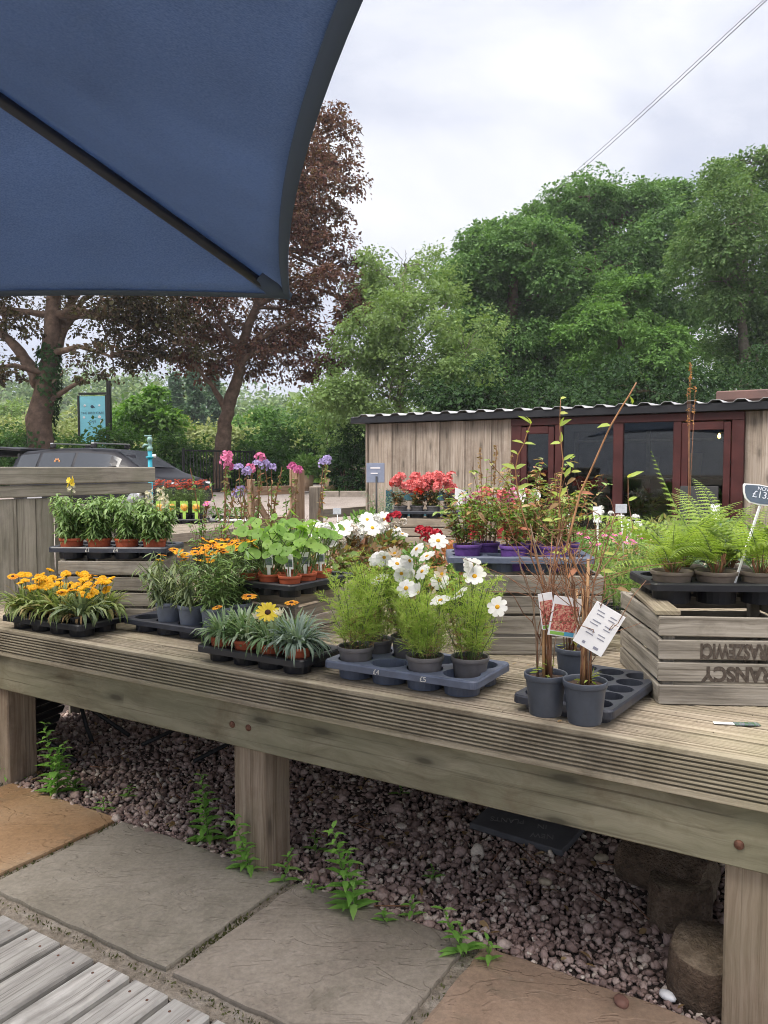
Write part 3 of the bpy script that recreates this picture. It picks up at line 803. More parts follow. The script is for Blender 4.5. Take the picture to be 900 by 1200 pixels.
def railings(name, p, q, h, label, step=.11):
    p, q = Vector(p), Vector(q); L = (q - p).length; rz = math.atan2(q.y - p.y, q.x - p.x)
    r_ = empty(name, (p.x, p.y, ground(p.y)), rz, label, 'railings')
    mb = MB(); x = 0
    while x < L:
        mb.tube([(x, 0, .06), (x, 0, h - .02)], .011, 6); x += step
    mb.build('bars', M['iron'], r_)
    mb = MB()
    for z in (.12, h): mb.box((L / 2, 0, z), (L, .03, .045), bev=.004)
    mb.build('rail', M['iron'], r_)
    for x in (0, L):
        mb = MB(); mb.box((x, 0, h / 2 + .03), (.055, .055, h + .06), bev=.004); mb.build('post', M['iron'], r_)
railings('iron_railings', at(215, 540, 20.5), at(298, 540, 22.5), 1.15, 'black iron railings in front of the hedge beside the car')
railings('mesh_gate', at(399, 540, 21.2), at(436, 540, 21.6), 1.08, 'black iron gate panel covered by ivy left of the shed', .06)
wf = empty('log_rail', at(408, 560, 22.4), 0, 'short pale rustic log rail behind the black gate panel', 'fence'); wf.location.z = ground(22.4) + .06
mb = MB(); mb.tube([(.1, 0, 0), (.1, 0, .62)], .05, 8); mb.tube([(1.3, 0, 0), (1.3, 0, .62)], .05, 8); mb.build('post', M['rail'], wf)
mb = MB(); mb.tube([(.0, -.06, .55), (1.4, -.06, .55)], .042, 8); mb.tube([(.0, -.06, .22), (1.4, -.06, .22)], .042, 8); mb.build('rail', M['rail'], wf)

hz = MB(); hz.box((0, 180, 33), (900, 520, 72), bev=.01); m, nt, b_, out = newmat('thin_haze'); nt.nodes.remove(b_)
pv = N(nt, 'ShaderNodeVolumePrincipled'); pv.inputs['Color'].default_value = (.86, .92, 1.0, 1); pv.inputs['Density'].default_value = .0008; pv.inputs['Anisotropy'].default_value = .2
nt.links.new(pv.outputs[0], out.inputs['Volume']); tag(hz.build('haze', m), kind='stuff')

rk2 = empty('storage_shelves', D(A0 + sx(740), SB + 2.7, .13), ANG, 'pale open storage shelves at the back inside the shed', 'shelves')
pm_ = plain('pale_shelf', (.34, .31, .26), .7, vary=.25)
for z_ in (.35, .80, 1.25, 1.70):
    mb = MB(); mb.box((0, 0, z_), (2.7, .35, .03), bev=.003); mb.build('shelf', pm_, rk2)
for x_ in (-1.33, -.45, .45, 1.33):
    mb = MB(); mb.box((x_, -.15, .92), (.045, .045, 1.78), bev=.003, axis=2); mb.build('upright', pm_, rk2)
for k_ in range(16):
    z_ = (.365, .815, 1.265)[k_ % 3]; h_ = random.uniform(.12, .30); w_ = random.uniform(.10, .22); p_ = D(A0 + sx(740) - 1.2 + .155 * k_, SB + 2.7, .13 + z_ + h_ / 2)
    mb = MB(); mb.lathe([(0, -h_ / 2), (w_ * .4, -h_ / 2), (w_ * .5, h_ * .3), (w_ * .5, h_ / 2), (w_ * .42, h_ / 2), (0, h_ * .4)], 14)
    o = mb.build('storage_pot', plain('stored_pot', random.choice([(.45, .44, .42), (.30, .12, .06), (.10, .16, .10), (.35, .30, .12), (.06, .07, .09)]), .6)); o.location = p_; tag(o, 'dim pot stored on the shelves inside the shed', 'pot', 'pots stored inside the shed')
# ------------------------------------------------------------------ trees and shrubs
bark = plain('bark', (.115, .08, .06), .9, .2, vary=.5, scale=7, bumpk=.8)
bark2 = plain('grey_bark', (.15, .13, .105), .9, .2, vary=.4, scale=9, bumpk=.6)
LM = {}
LM['copper'] = leafmat('copper_leaves', [(.06, .032, .032), (.11, .052, .046), (.165, .075, .062), (.13, .09, .055), (.21, .105, .085)], .7, .3, .15)
LM['bronze'] = leafmat('bronze_leaves', [(.04, .034, .024), (.07, .05, .036), (.07, .075, .03), (.115, .07, .05)], .7, .3, .15)
LM['birch'] = leafmat('light_leaves', [(.12, .20, .06), (.165, .255, .085), (.23, .325, .135), (.185, .28, .12)], .7, .4, .15)
LM['syc'] = leafmat('sycamore_leaves', [(.055, .125, .035), (.085, .175, .05), (.12, .225, .075), (.16, .275, .105)], .7, .35, .15)
LM['syc2'] = leafmat('bright_sycamore_leaves', [(.075, .165, .04), (.11, .22, .055), (.15, .275, .075), (.10, .20, .05)], .7, .35, .15)
LM['ash'] = leafmat('ash_leaves', [(.065, .13, .045), (.095, .175, .06), (.13, .215, .08), (.17, .26, .11)], .7, .35, .15)
LM['dark'] = leafmat('dark_evergreen', [(.020, .05, .018), (.03, .07, .024), (.045, .09, .03)], .7, .3, .15)
LM['hedge'] = leafmat('hedge_leaves', [(.03, .08, .02), (.05, .12, .03), (.085, .175, .045), (.065, .135, .035)], .7, .3, .15)
LM['scrub'] = leafmat('scrub_leaves', [(.17, .23, .075), (.24, .29, .11), (.31, .34, .15), (.20, .27, .09)], .6, .35)
LM['meadow'] = leafmat('meadow_leaves', [(.20, .25, .09), (.28, .31, .13), (.36, .36, .18), (.30, .28, .14)], .7, .35)
LM['fernbush'] = leafmat('bright_leaves', [(.07, .17, .025), (.11, .24, .04), (.16, .30, .06)], .5, .4)
LM['far'] = leafmat('far_leaves', [(.07, .14, .05), (.11, .19, .065), (.16, .24, .085), (.21, .28, .11)], .7, .2)
LM['pine'] = leafmat('conifer_leaves', [(.05, .11, .06), (.075, .15, .08), (.10, .18, .09)], .6, .2)

def crown(mb, lobes, n, size, mat=0, clump=.30, flat=.55, hollow=.55, up=.5, per=34, tufts=14):
    """leaf clumps over lobes [(centre, (rx, ry, rz))]"""
    vol = np.array([l[1][0] * l[1][2] + l[1][1] * l[1][2] for l in lobes]); cnt = (n * vol / vol.sum()).astype(int)
    for (c, rr), k in zip(lobes, cnt):
        rr = np.array(rr, float); nc = max(6, k // per)
        nt_ = max(5, int(tufts)); td = nrm(RNG.normal(size=(nt_, 3))); tr_ = RNG.uniform(.5, 1.18, nt_); ts = RNG.uniform(.17, .50, nt_)
        pick = RNG.choice(nt_, nc, p=ts ** 2 / (ts ** 2).sum())
        dd_ = nrm(RNG.normal(size=(nc, 3)) + np.array([0, 0, .35])); rad = RNG.uniform(hollow, 1.0, nc) ** .7
        cc = np.array(c) + (td * tr_[:, None])[pick] * rr + dd_ * (ts[pick] * rad)[:, None] * rr * np.array([1.15, 1.15, .8])
        d = nrm((td[pick] * .6 + dd_))
        cr = clump * rr.mean() * np.exp(RNG.normal(0, .35, nc)) * .40
        m = RNG.poisson(per, nc); idx = np.repeat(np.arange(nc), m)
        off = RNG.normal(size=(len(idx), 3)) * np.array([1, 1, flat]) * cr[idx][:, None]
        # shingle: leaves sit on a dome, drooping at its rim
        off[:, 2] -= .35 * (off[:, 0] ** 2 + off[:, 1] ** 2) / np.maximum(cr[idx], .01)
        base = cc[idx] + off
        out = nrm(off * np.array([1, 1, .3]) + d[idx] * cr[idx][:, None] * .8)
        dirn = out + RNG.normal(size=out.shape) * .45 + np.array([0, 0, -.35])
        nm = nrm(np.array([0, 0, up * 2]) + d[idx] * .8 + RNG.normal(size=out.shape) * .6)
        L = size * np.exp(RNG.normal(0, .25, len(idx)))
        mb.quads4(base, dirn, nm, L, L * RNG.uniform(.5, .75, len(idx)), mat, .15)

def limb(mb, pts, r0, r1, n=10, wob=.0):
    pts = [Vector(p) for p in pts]; out = []
    for i, (p, q) in enumerate(zip(pts, pts[1:])):
        for k in range(4): out.append(p.lerp(q, k / 4) + Vector((random.gauss(0, wob), random.gauss(0, wob), 0)))
    out.append(pts[-1]); m = len(out)
    mb.tube(out, [(r0 + (r1 - r0) * (i / (m - 1)) ** .8) * random.uniform(.95, 1.06) for i in range(m)], n)

def pxlobes(Y, L, depth=1.0, jit=.12):
    out = []
    for (cx, cy, rx, ry) in L:
        y = Y + random.uniform(-1, 1) * jit * Y * .5
        p = at(cx, cy, y); s = y / FPX
        out.append((tuple(p), (rx * s, (rx + ry) / 2 * s * depth, ry * s)))
    return out

def tree(name, Y, base_px, trunk, branches, lobes, n, size, leaf, barkm, label, r0, depth=1.0, cat='tree', group=None, twigs=True, **kw):
    """trunk and branches as lists of photo pixels turned into points near distance Y"""
    b = at(base_px[0], base_px[1], Y); gzz = ground(Y)
    t = empty(name, (b.x, b.y, gzz), 0, label, cat, group)
    o = Vector((b.x, b.y, gzz))
    tb = MB(); pts = [Vector((b.x, b.y, gzz - .15))] + [at(px, py, Y) for px, py in trunk]
    limb(tb, [p - o for p in pts], r0, r0 * .35, 12, .015)
    for br in branches:
        yb = Y; P = []
        dy = random.uniform(-.25, .25)
        for k, (px, py) in enumerate(br[0]): P.append(at(px, py, Y + dy * k) - o)
        limb(tb, P, br[1], br[1] * .3, 8, .02)
    LB = pxlobes(Y, lobes, depth)
    LB = [((c[0] - o.x, c[1] - o.y, c[2] - o.z), r) for c, r in LB]
    if twigs:
        for c, r in LB:
            c = Vector(c); near = min(pts, key=lambda p: (p - o - c).length) - o
            mid = near.lerp(c, .5) + Vector((0, 0, .1 * (c - near).length))
            limb(tb, [near, mid, c], r0 * .28, r0 * .08, 6, .03)
            for _ in range(7):
                d = Vector(nrm(RNG.normal(size=3))); e = c + Vector((d.x * r[0], d.y * r[1], d.z * r[2])) * .9
                limb(tb, [c, c.lerp(e, .5) + Vector((0, 0, .08)), e], r0 * .09, r0 * .025, 4, .02)
    tb.build('trunk', barkm, t)
    mb = MB(); crown(mb, LB, n, size, **kw); mb.build('crown', leaf, t)
    return t

# copper maples beyond the car
tree('copper_maple', 20, (50, 540), [(46, 500), (50, 470), (57, 440), (58, 415), (62, 370), (66, 320), (72, 250)],
     [([(46, 450), (34, 428), (12, 398), (-30, 370), (-80, 330)], .19), ([(62, 420), (70, 390), (80, 360), (110, 310)], .2), ([(56, 470), (72, 461), (86, 451), (100, 446)], .10), ([(58, 440), (72, 395), (96, 352), (130, 330)], .14)],
     [(10, 300, 100, 75), (112, 366, 78, 50), (165, 385, 52, 40), (-60, 380, 70, 55), (90, 250, 120, 70), (190, 330, 60, 60), (60, 180, 110, 70), (210, 402, 34, 26), (130, 418, 42, 26), (5, 372, 40, 30), (-25, 432, 46, 22)],
     46000, .095, LM['bronze'], bark, 'dark bronze leaved maple with thick forked ivy clad trunk behind the car', .36, clump=.24, per=26, hollow=.35, tufts=15)
tree('copper_maple', 22, (258, 530), [(262, 512), (265, 490), (271, 465), (279, 440), (283, 405), (300, 360), (330, 290), (352, 220)],
     [([(264, 480), (254, 460), (244, 446), (225, 425)], .11), ([(276, 450), (283, 425), (308, 395), (345, 375)], .13), ([(283, 410), (262, 380), (240, 350)], .11), ([(300, 360), (350, 330), (400, 350)], .09)],
     [(384, 168, 30, 40), (375, 200, 44, 36), (372, 250, 40, 38), (352, 300, 60, 36), (300, 372, 78, 52), (235, 392, 50, 42), (398, 352, 38, 36), (332, 410, 60, 34), (330, 210, 60, 70), (290, 290, 80, 70), (372, 428, 36, 16), (250, 415, 52, 26), (360, 376, 60, 34), (372, 130, 16, 20), (413, 335, 20, 14), (392, 310, 28, 16)],
     52000, .092, LM['copper'], bark, 'copper red maple with slim leaning trunk rising beside the parasol corner', .24, clump=.22, per=26, hollow=.35, tufts=15)
# ivy on the first trunk
mb = MB(); n = 1700
hh = RNG.uniform(1.7, 4.6, n); k_ = RNG.uniform(0, 6.28, n)
keep = RNG.uniform(0, 1, n) < .45 + .5 * np.sin(hh * 2.2 + k_); hh, k_ = hh[keep], k_[keep]; n = len(hh)
cx = np.interp(hh, [1.7, 2.6, 3.3, 3.8, 4.4, 5], [at(46, 500, 20).x, at(49, 480, 20).x, at(55, 452, 20).x, at(57, 440, 20).x, at(58, 415, 20).x, at(60, 390, 20).x])
rr_ = np.interp(hh, [1.7, 5], [.35, .28])
base = np.stack([cx + np.cos(k_) * rr_, 20 + np.sin(k_) * rr_, hh], 1); d = np.stack([np.cos(k_) * .5, np.sin(k_) * .5, -np.ones(n)], 1) + RNG.normal(size=(n, 3)) * .3
mb.quads4(base, d, np.stack([np.cos(k_), np.sin(k_), k_ * 0 + .3], 1), .11, .09)
tag(mb.build('ivy', LM['dark']), 'dark ivy climbing the thick trunk of the bronze maple', 'ivy')

tree('cherry_tree', 21, (470, 560), [(468, 500), (470, 440), (472, 390), (473, 345)],
     [([(470, 450), (440, 400), (425, 360)], .06), ([(471, 420), (510, 380), (530, 340)], .06), ([(470, 470), (420, 450), (395, 440)], .05), ([(471, 430), (530, 430)], .05)],
     [(474, 312, 38, 30), (505, 352, 50, 34), (446, 362, 38, 36), (490, 415, 66, 40), (415, 430, 40, 36), (545, 412, 40, 44), (442, 318, 20, 24), (470, 378, 50, 36), (455, 455, 66, 32), (520, 458, 55, 28), (392, 462, 26, 24), (430, 395, 36, 30)],
     46000, .085, LM['birch'], bark2, 'pale green loose leaved tree between copper maple and tall sycamores', .13, clump=.30, flat=.6, per=16, hollow=.2, tufts=20)

SYC = 'big trees behind the shed'
tree('sycamore', 27, (590, 560), [(592, 480), (595, 420), (600, 360), (602, 320)], [],
     [(600, 318, 66, 48), (566, 345, 40, 40), (650, 345, 56, 44), (590, 395, 66, 44), (640, 420, 70, 50), (552, 402, 30, 36), (572, 300, 36, 26), (624, 290, 44, 28), (612, 450, 70, 34), (690, 440, 40, 30)],
     120000, .112, LM['syc'], bark, 'rounded dark green sycamore nearest the pale cherry, left of the group', .4, group=SYC, clump=.22, per=30, tufts=20)
tree('sycamore', 33, (720, 560), [(718, 480), (715, 400), (712, 320), (715, 260)], [],
     [(710, 262, 66, 42), (665, 272, 50, 42), (772, 275, 66, 46), (640, 255, 28, 22), (700, 320, 80, 46), (780, 340, 70, 50), (740, 240, 60, 26), (800, 240, 34, 26), (660, 330, 60, 50), (770, 400, 70, 50), (690, 230, 44, 20)],
     130000, .125, LM['syc'], bark, 'tallest broad sycamore in the middle of the green group', .5, group=SYC, clump=.20, per=30, tufts=20)
tree('sycamore', 24.5, (724, 560), [(724, 480), (726, 430), (728, 380)], [],
     [(728, 366, 50, 36), (690, 385, 34, 24), (720, 405, 62, 36), (768, 412, 40, 30), (740, 440, 66, 30), (735, 342, 28, 22)],
     70000, .10, LM['syc2'], bark, 'smaller fresh green sycamore in front of the tall one', .26, group=SYC, clump=.25, per=30, tufts=17)
tree('ash_tree', 25, (880, 560), [(878, 480), (872, 410), (868, 360)], [([(874, 440), (900, 400), (920, 370)], .10)],
     [(862, 262, 46, 56), (905, 250, 46, 60), (885, 330, 66, 46), (870, 205, 34, 24), (850, 330, 36, 40), (930, 340, 60, 60), (880, 390, 60, 40), (930, 420, 60, 40), (826, 285, 26, 30), (960, 280, 70, 80), (866, 428, 40, 30), (884, 192, 28, 16)],
     100000, .10, LM['ash'], bark2, 'soft grey green ash tree at the right edge over the shed', .3, group=SYC, clump=.26, per=24, tufts=20)
SH = 'dark shrubs behind the shed roof'
for k, (cx, cy, rx, ry, Y, lb) in enumerate([(560, 462, 60, 34, 20, 'dark evergreen shrub behind the shed roof below the cherry'), (655, 466, 70, 34, 21, 'dark evergreen shrub behind the shed under the round sycamore'),
                                    (760, 458, 70, 36, 22, 'dark evergreen shrub behind the shed below the fresh green sycamore'), (860, 455, 70, 40, 22, 'dark evergreen shrub behind the shed beneath the ash')]):
    tree('evergreen_shrub', Y, (cx, 560), [(cx, 520), (cx + 4, 480)], [], [(cx, cy, rx, ry), (cx + 10, cy + 40, rx * .9, 40)], 9000, .11, LM['dark'], bark, lb, .07, cat='shrub', group=SH, clump=.35)

# hedge and shrubs around the car park
def bush(name, lobes, Y, n, size, leaf, label, cat='shrub', group=None, jit=.05, **kw):
    LB = pxlobes(Y, lobes, 1.0, jit); c0 = LB[0][0]
    o = Vector((c0[0], c0[1], ground(Y)))
    t = empty(name, o, 0, label, cat, group)
    LB = [((c[0] - o.x, c[1] - o.y, c[2] - o.z), r) for c, r in LB]
    mb = MB()
    for c, r in LB[:3]:
        for _ in range(3):
            limb(mb, [(c[0] * .6 + random.uniform(-.1, .1), c[1] * .6, 0), (c[0] * .9, c[1] * .9, c[2] * .6), (c[0] + random.uniform(-.3, .3), c[1], c[2])], .035, .012, 5, .01)
    mb.build('stem', bark, t)
    mb = MB(); crown(mb, LB, n, size, **kw); mb.build('foliage', leaf, t); return t
hl = []
mb = MB()
hx = np.linspace(at(-60, 520, 22.3).x, at(330, 520, 24.5).x, 16)
for i, x in enumerate(hx):
    Y = 22.6 + i * .12; px = x / Y * FPX + 450
    top = 507 + 8 * math.sin(i * 1.7) + i * .9 + (6 if i > 9 else 0)
    hl.append((px, (top + 585) / 2, 30, (585 - top) / 2))
bush('clipped_hedge', hl, 23.2, 34000, .12, LM['hedge'], 'dark green hedge running behind the parked car and railings', 'hedge', jit=.02, clump=.45, hollow=.7)
bush('laurel_shrub', [(352, 524, 50, 34), (330, 540, 40, 26), (385, 535, 30, 28)], 29, 11000, .15, LM['hedge'], 'broad dark green laurel beyond the lawn left of the shed', clump=.35)
bush('pale_shrub', [(405, 500, 34, 40), (380, 480, 30, 30), (430, 480, 40, 40), (412, 530, 34, 34)], 27, 9000, .13, LM['birch'], 'loose pale green shrub behind the ivy clad gate', clump=.4, per=20)
bush('ivy_clump', [(412, 522, 22, 20), (402, 548, 12, 26), (428, 540, 14, 24)], 20.9, 4500, .085, LM['dark'], 'dark ivy growing over the black gate panel', 'ivy', jit=.0, clump=.4)
bush('bright_bush', [(172, 480, 24, 18), (152, 492, 26, 14), (196, 494, 26, 14), (182, 462, 12, 11)], 26, 5200, .16, LM['fernbush'], 'bright yellow green bush rising above the hedge right of the sign', clump=.45, per=18)
for (cx, cy, rx, ry, Y, lf, lb) in [(40, 500, 50, 22, 34, 'scrub', 'yellow green scrub bush behind the thick maple trunk'), (235, 502, 44, 16, 36, 'scrub', 'pale olive scrub bush behind the hedge left of the slim maple'),
                                (318, 508, 44, 18, 38, 'scrub', 'pale scrub bush right of the slim maple trunk'), (300, 488, 30, 12, 46, 'syc2', 'mid green round bush far behind the slim maple trunk'),
                                (355, 494, 30, 16, 44, 'hedge', 'dark round bush far behind the laurel'), (120, 488, 40, 16, 42, 'scrub', 'pale scrub bush directly behind the blue sign'), (10, 475, 40, 16, 50, 'birch', 'pale far bush at the left edge below the hill'),
                                (400, 486, 34, 16, 50, 'hedge', 'dark far bush in the gap between maple and cherry')]:
    bush('scrub_bush', [(cx, cy, rx, ry), (cx + rx * .5, cy + ry * .5, rx * .7, ry * .8), (cx - rx * .6, cy + ry * .6, rx * .6, ry * .7), (cx, cy + ry * 1.3, rx * 1.1, ry)], Y, 6000, .17, LM[lf], lb, clump=.4)
for (cx, top, Y, w, lb) in [(228, 418, 58, 17, 'tall dark conifer on the left of the far pair'), (250, 428, 62, 14, 'lower dark conifer on the right of the far pair'), (206, 440, 60, 16, 'bluish conifer left of the far dark pair')]:
    p = at(cx, 480, Y); gzz = hill(p.x, p.y); topz = at(cx, top, Y).z; H = topz - gzz
    t = empty('conifer', (p.x, p.y, gzz), 0, lb, 'tree', 'conifers on the slope')
    mb = MB(); mb.tube([(0, 0, -.2), (0, 0, H * .97)], [.2, .03], 8); mb.build('trunk', bark, t)
    mb = MB(); rW = w * Y / FPX; L = []
    for k in range(13):
        f = k / 12; r_ = rW * (1 - f) ** .8 + .15
        for q in range(4): a = random.uniform(0, 6.28); L.append(((math.cos(a) * r_ * .5, math.sin(a) * r_ * .5, H * (.12 + .86 * f)), (r_ * .6, r_ * .6, H * .055)))
    crown(mb, L, 5000, .24, clump=.5, flat=.5); mb.build('crown', LM['pine'], t)
# woods and rough meadow on the far slope: one mass
mb = MB(); L = []
for _ in range(420):
    y = random.uniform(80, 190); x = random.uniform(-115, 60) if random.random() < .8 else random.uniform(60, 150); r_ = random.uniform(2.0, 4.4)
    L.append(((x, y, hill(x, y) + r_ * .6), (r_, r_, r_ * random.uniform(.8, 1.25))))
crown(mb, L, 80000, .75, clump=.38, hollow=.75, per=26)
tag(mb.build('far_woods', LM['far']), 'wooded hillside in the far distance', None, None, 'stuff')
mb = MB(); n = 26000
yy = RNG.uniform(29, 95, n); xx = RNG.uniform(-.56, .02, n) * yy * 1.1
zz = np.array([hill(a, b_) if b_ > 58 else ground(b_) for a, b_ in zip(xx, yy)])
pat = .5 + .5 * np.sin(xx * .5 + np.sin(yy * .21) * 2)
hgt = (.45 + pat * 1.0) * np.clip((yy - 26) / 12, .3, 1.3)
zz = zz + RNG.uniform(0, 1, n) * hgt
d = RNG.normal(size=(n, 3)) * .6 + np.array([0, 0, .9])
mb.quads4(np.stack([xx, yy, zz], 1), d, RNG.normal(size=(n, 3)) + np.array([0, -.6, .6]), RNG.uniform(.25, .5, n) * (yy / 45) ** .5, RNG.uniform(.12, .25, n) * (yy / 45) ** .5)
tag(mb.build('meadow', LM['meadow']), kind='stuff')
# grass blades along the lawn edges
mb = MB(); n = 16000
yy = RNG.uniform(20.15, 29, n); xx = RNG.uniform(-7, .8, n); keep = (yy > 26.0) | (xx > -1.7); xx, yy = xx[keep], yy[keep]; n = len(xx)
zz = np.array([ground(b_) for b_ in yy]) + .06
mb.needles(np.stack([xx, yy, zz], 1), RNG.normal(size=(n, 3)) * .35 + np.array([0, 0, 1]), RNG.uniform(.06, .13, n), .02)
tag(mb.build('grass', leafmat('lawn_grass', [(.08, .15, .02), (.12, .21, .035), (.17, .26, .06)], .6, .3)), kind='stuff')

# ------------------------------------------------------------------ parasol
par_m, nt, b, out = newmat('navy_parasol_fabric')
tc_ = N(nt, 'ShaderNodeTexCoord'); mpn = N(nt, 'ShaderNodeMapping'); nt.links.new(tc_.outputs['Object'], mpn.inputs[0]); mpn.inputs['Scale'].default_value = (1, 2.2, 1)
nf = noise(nt, mpn.outputs[0], 170, 3, .6); nl = noise(nt, tc_.outputs['Object'], 1.6, 3)
rc = ramp(nt, nf.outputs[0], [(.32, (.108, .158, .25)), (.68, (.168, .228, .345))])
rl = ramp(nt, nl.outputs[0], [(.3, (.85,) * 3), (.7, (1.1,) * 3)])
c = mixc(nt, 1, rc.outputs[0], rl.outputs[0], 'MULTIPLY'); nt.links.new(c, b.inputs['Base Color']); b.inputs['Roughness'].default_value = .8; b.inputs['Specular IOR Level'].default_value = .2
mpw = N(nt, 'ShaderNodeMapping'); nt.links.new(tc_.outputs['Object'], mpw.inputs[0]); mpw.inputs['Scale'].default_value = (1.2, 6, 3); mpw.inputs['Rotation'].default_value = (0, 0, R(49))
nw = noise(nt, mpw.outputs[0], 2.4, 3, .5, .4); adw = N(nt, 'ShaderNodeMath', operation='MULTIPLY_ADD'); nt.links.new(nw.outputs[0], adw.inputs[0]); adw.inputs[1].default_value = 9; nt.links.new(nf.outputs[0], adw.inputs[2])
bump(nt, adw.outputs[0], b, .35, .002)
tr = N(nt, 'ShaderNodeBsdfTranslucent'); nt.links.new(mixc(nt, 1, c, (1.5, 1.5, 1.5), 'MULTIPLY'), tr.inputs[0])
mx = N(nt, 'ShaderNodeMixShader'); mx.inputs[0].default_value = .42
nt.links.new(b.outputs[0], mx.inputs[1]); nt.links.new(tr.outputs[0], mx.inputs[2]); nt.links.new(mx.outputs[0], out.inputs[0])
hem_m = plain('navy_hem', (.07, .098, .15), .8, .2)
rib_m = plain('dark_rib', (.028, .032, .044), .45, .4, vary=.3, scale=12)

PC = at(340, 349, 2.8); PM = Vector((PC.x - 1.25, PC.y - 1.43, 2.74)); PN = Vector((.415, -.10, 2.12)); PL = Vector((-3.05, 3.0, 2.03)); PO = Vector((-2.85, -.05, 2.13))
para = empty('parasol', (PM.x, PM.y, 0), 0, 'large navy blue fabric parasol overhead with dark rib, seen from below', 'parasol')
po = Vector((PM.x, PM.y, 0))
def canopy_panel(A, B, bow):
    """one panel between two ribs; its outer edge is pulled in"""
    mb = MB(); n, m = 26, 20; vs = []
    mid_in = (PM - (A + B) / 2)
    for i in range(n + 1):
        s = i / n
        for j in range(m + 1):
            t = j / m
            edge = A.lerp(B, s) + mid_in * (bow * 4 * s * (1 - s))
            p = PM.lerp(edge, t)
            # ribs bend down: rise follows an arch, panels sag between ribs
            zline = PM.z + (A.lerp(B, s).z - PM.z) * (t ** 1.12)
            p.z = zline - .035 * math.sin(PI * t) * (4 * s * (1 - s)) + (mid_in.z * bow * 4 * s * (1 - s)) * t
            vs.append(tuple(p - po))
    F = [(i * (m + 1) + j, (i + 1) * (m + 1) + j, (i + 1) * (m + 1) + j + 1, i * (m + 1) + j + 1) for i in range(n) for j in range(m)]
    mb.add(vs, F, 0, None, True)
    rim = [Vector(vs[i * (m + 1) + m]) for i in range(n + 1)]; inn = [Vector(vs[i * (m + 1) + m - 1]) for i in range(n + 1)]
    return mb, rim, inn
PB = ((PL, PC, .05), (PC, PN, .079), (PN, PO, .1), (PO, PL, .1))
rims = []
for A, B, bw in PB:
    mb, rim, inn = canopy_panel(A, B, bw)
    cn = mb.build('canopy', par_m, para); md = cn.modifiers.new('thick', 'SOLIDIFY'); md.thickness = .002; md.offset = 1
    h = MB(); vs = []; F = []
    for k, (p, q) in enumerate(zip(rim, inn)):
        dd = (q - p).normalized()
        vs += [tuple(p + Vector((0, 0, -.004))), tuple(p + dd * .035 + Vector((0, 0, -.005))), tuple(p + Vector((0, 0, .004)))]
    for k in range(len(rim) - 1):
        a = k * 3; F += [(a, a + 1, a + 4, a + 3), (a, a + 3, a + 5, a + 2)]
    h.add(vs, F, 0, None, True); h.build('hem', hem_m, cn)
for Cn in (PC, PN, PL, PO):
    P = []
    for k in range(12):
        t = .03 + .90 * k / 11; p = PM.lerp(Cn, t); p.z = PM.z + (Cn.z - PM.z) * t ** 1.12 - .022; P.append(p - po)
    mb = MB(); mb.tube(P, .0165, 10); rb = mb.build('rib', rib_m, para)
    e = P[-1]; dv = (P[-1] - P[-2]).normalized(); sd = dv.cross(Vector((0, 0, 1))).normalized(); tip = Cn - po
    pk = MB(); vs = []
    for w, q, dz in ((.045, e - dv * .03, -.016), (.05, e + dv * .04, -.020), (.012, tip, -.006)):
        vs += [tuple(q - sd * w + Vector((0, 0, .012))), tuple(q + Vector((0, 0, dz))), tuple(q + sd * w + Vector((0, 0, .012)))]
    pk.add(vs, [(0, 1, 4, 3), (1, 2, 5, 4), (3, 4, 7, 6), (4, 5, 8, 7)], 0, None, True); o = pk.build('corner_pocket', hem_m, rb)
    o.modifiers.new('thick', 'SOLIDIFY').thickness = .002
mb = MB(); mb.tube([(0, 0, .06), (0, 0, 2.76)], .024, 14); mb.build('pole', rib_m, para)
mb = MB(); mb.lathe([(.06, 2.60), (.06, 2.68), (.03, 2.70)], 16); mb.build('hub', rib_m, para)
mb = MB(); mb.lathe([(0, .0), (.30, .0), (.30, .05), (.06, .08), (.05, .30), (.028, .30)], 24); mb.build('base', rib_m, para)

# ------------------------------------------------------------------ overhead cables, standpipe, sign
for k, (a, c, r_) in enumerate((((905, -6), (603, 264), .0065), ((868, 24), (600, 262), .0055))):
    p = at(a[0], a[1], 12 + k * 2.5); q = at(c[0], c[1], 31); d = q - p
    P = [p - d * .5 + Vector((0, 0, 0))] + [p.lerp(q, i / 12) - Vector((0, 0, .12 * math.sin(PI * i / 12))) for i in range(13)]
    mb = MB(); mb.tube(P, r_, 5); o = mb.build('overhead_cable', M['iron'])
    tag(o, ['thin overhead cable, upper of the pair crossing the sky', 'thin overhead cable, lower and fainter of the pair'][k], 'cable', 'cables over the shed')
tp = at(176, 548, 5.75); sp = empty('water_standpipe', (tp.x, tp.y, ground(5.7)), 0, 'turquoise standpipe with pale metal tap behind the fence end', 'water tap')
blue = plain('turquoise_paint', (.02, .28, .38), .5, .4, vary=.3, scale=30); verd = plain('verdigris_brass', (.22, .36, .33), .55, .4, .4, vary=.35, scale=60)
zt = at(176, 510, 5.75).z - ground(5.7)
mb = MB(); mb.tube([(0, 0, 0), (0, 0, zt - .10)], .016, 12); mb.lathe([(.017, zt - .17), (.028, zt - .165), (.03, zt - .155), (.017, zt - .15)], 14); mb.build('pipe', blue, sp)
mb = MB(); mb.lathe([(.016, zt - .115), (.021, zt - .11), (.021, zt - .09), (.013, zt - .08), (.013, zt - .05), (.019, zt - .045), (.019, zt - .02), (.010, zt - .012), (0, zt - .01)], 14)
mb.tube([(0, 0, zt - .075), (-.035, -.01, zt - .07), (-.05, -.012, zt - .09)], [.011, .010, .009], 10); mb.build('tap', verd, sp)
mb = MB(); mb.box((-.012, 0, zt - .005), (.052, .014, .010), bev=.003); mb.build('handle', verd, sp)
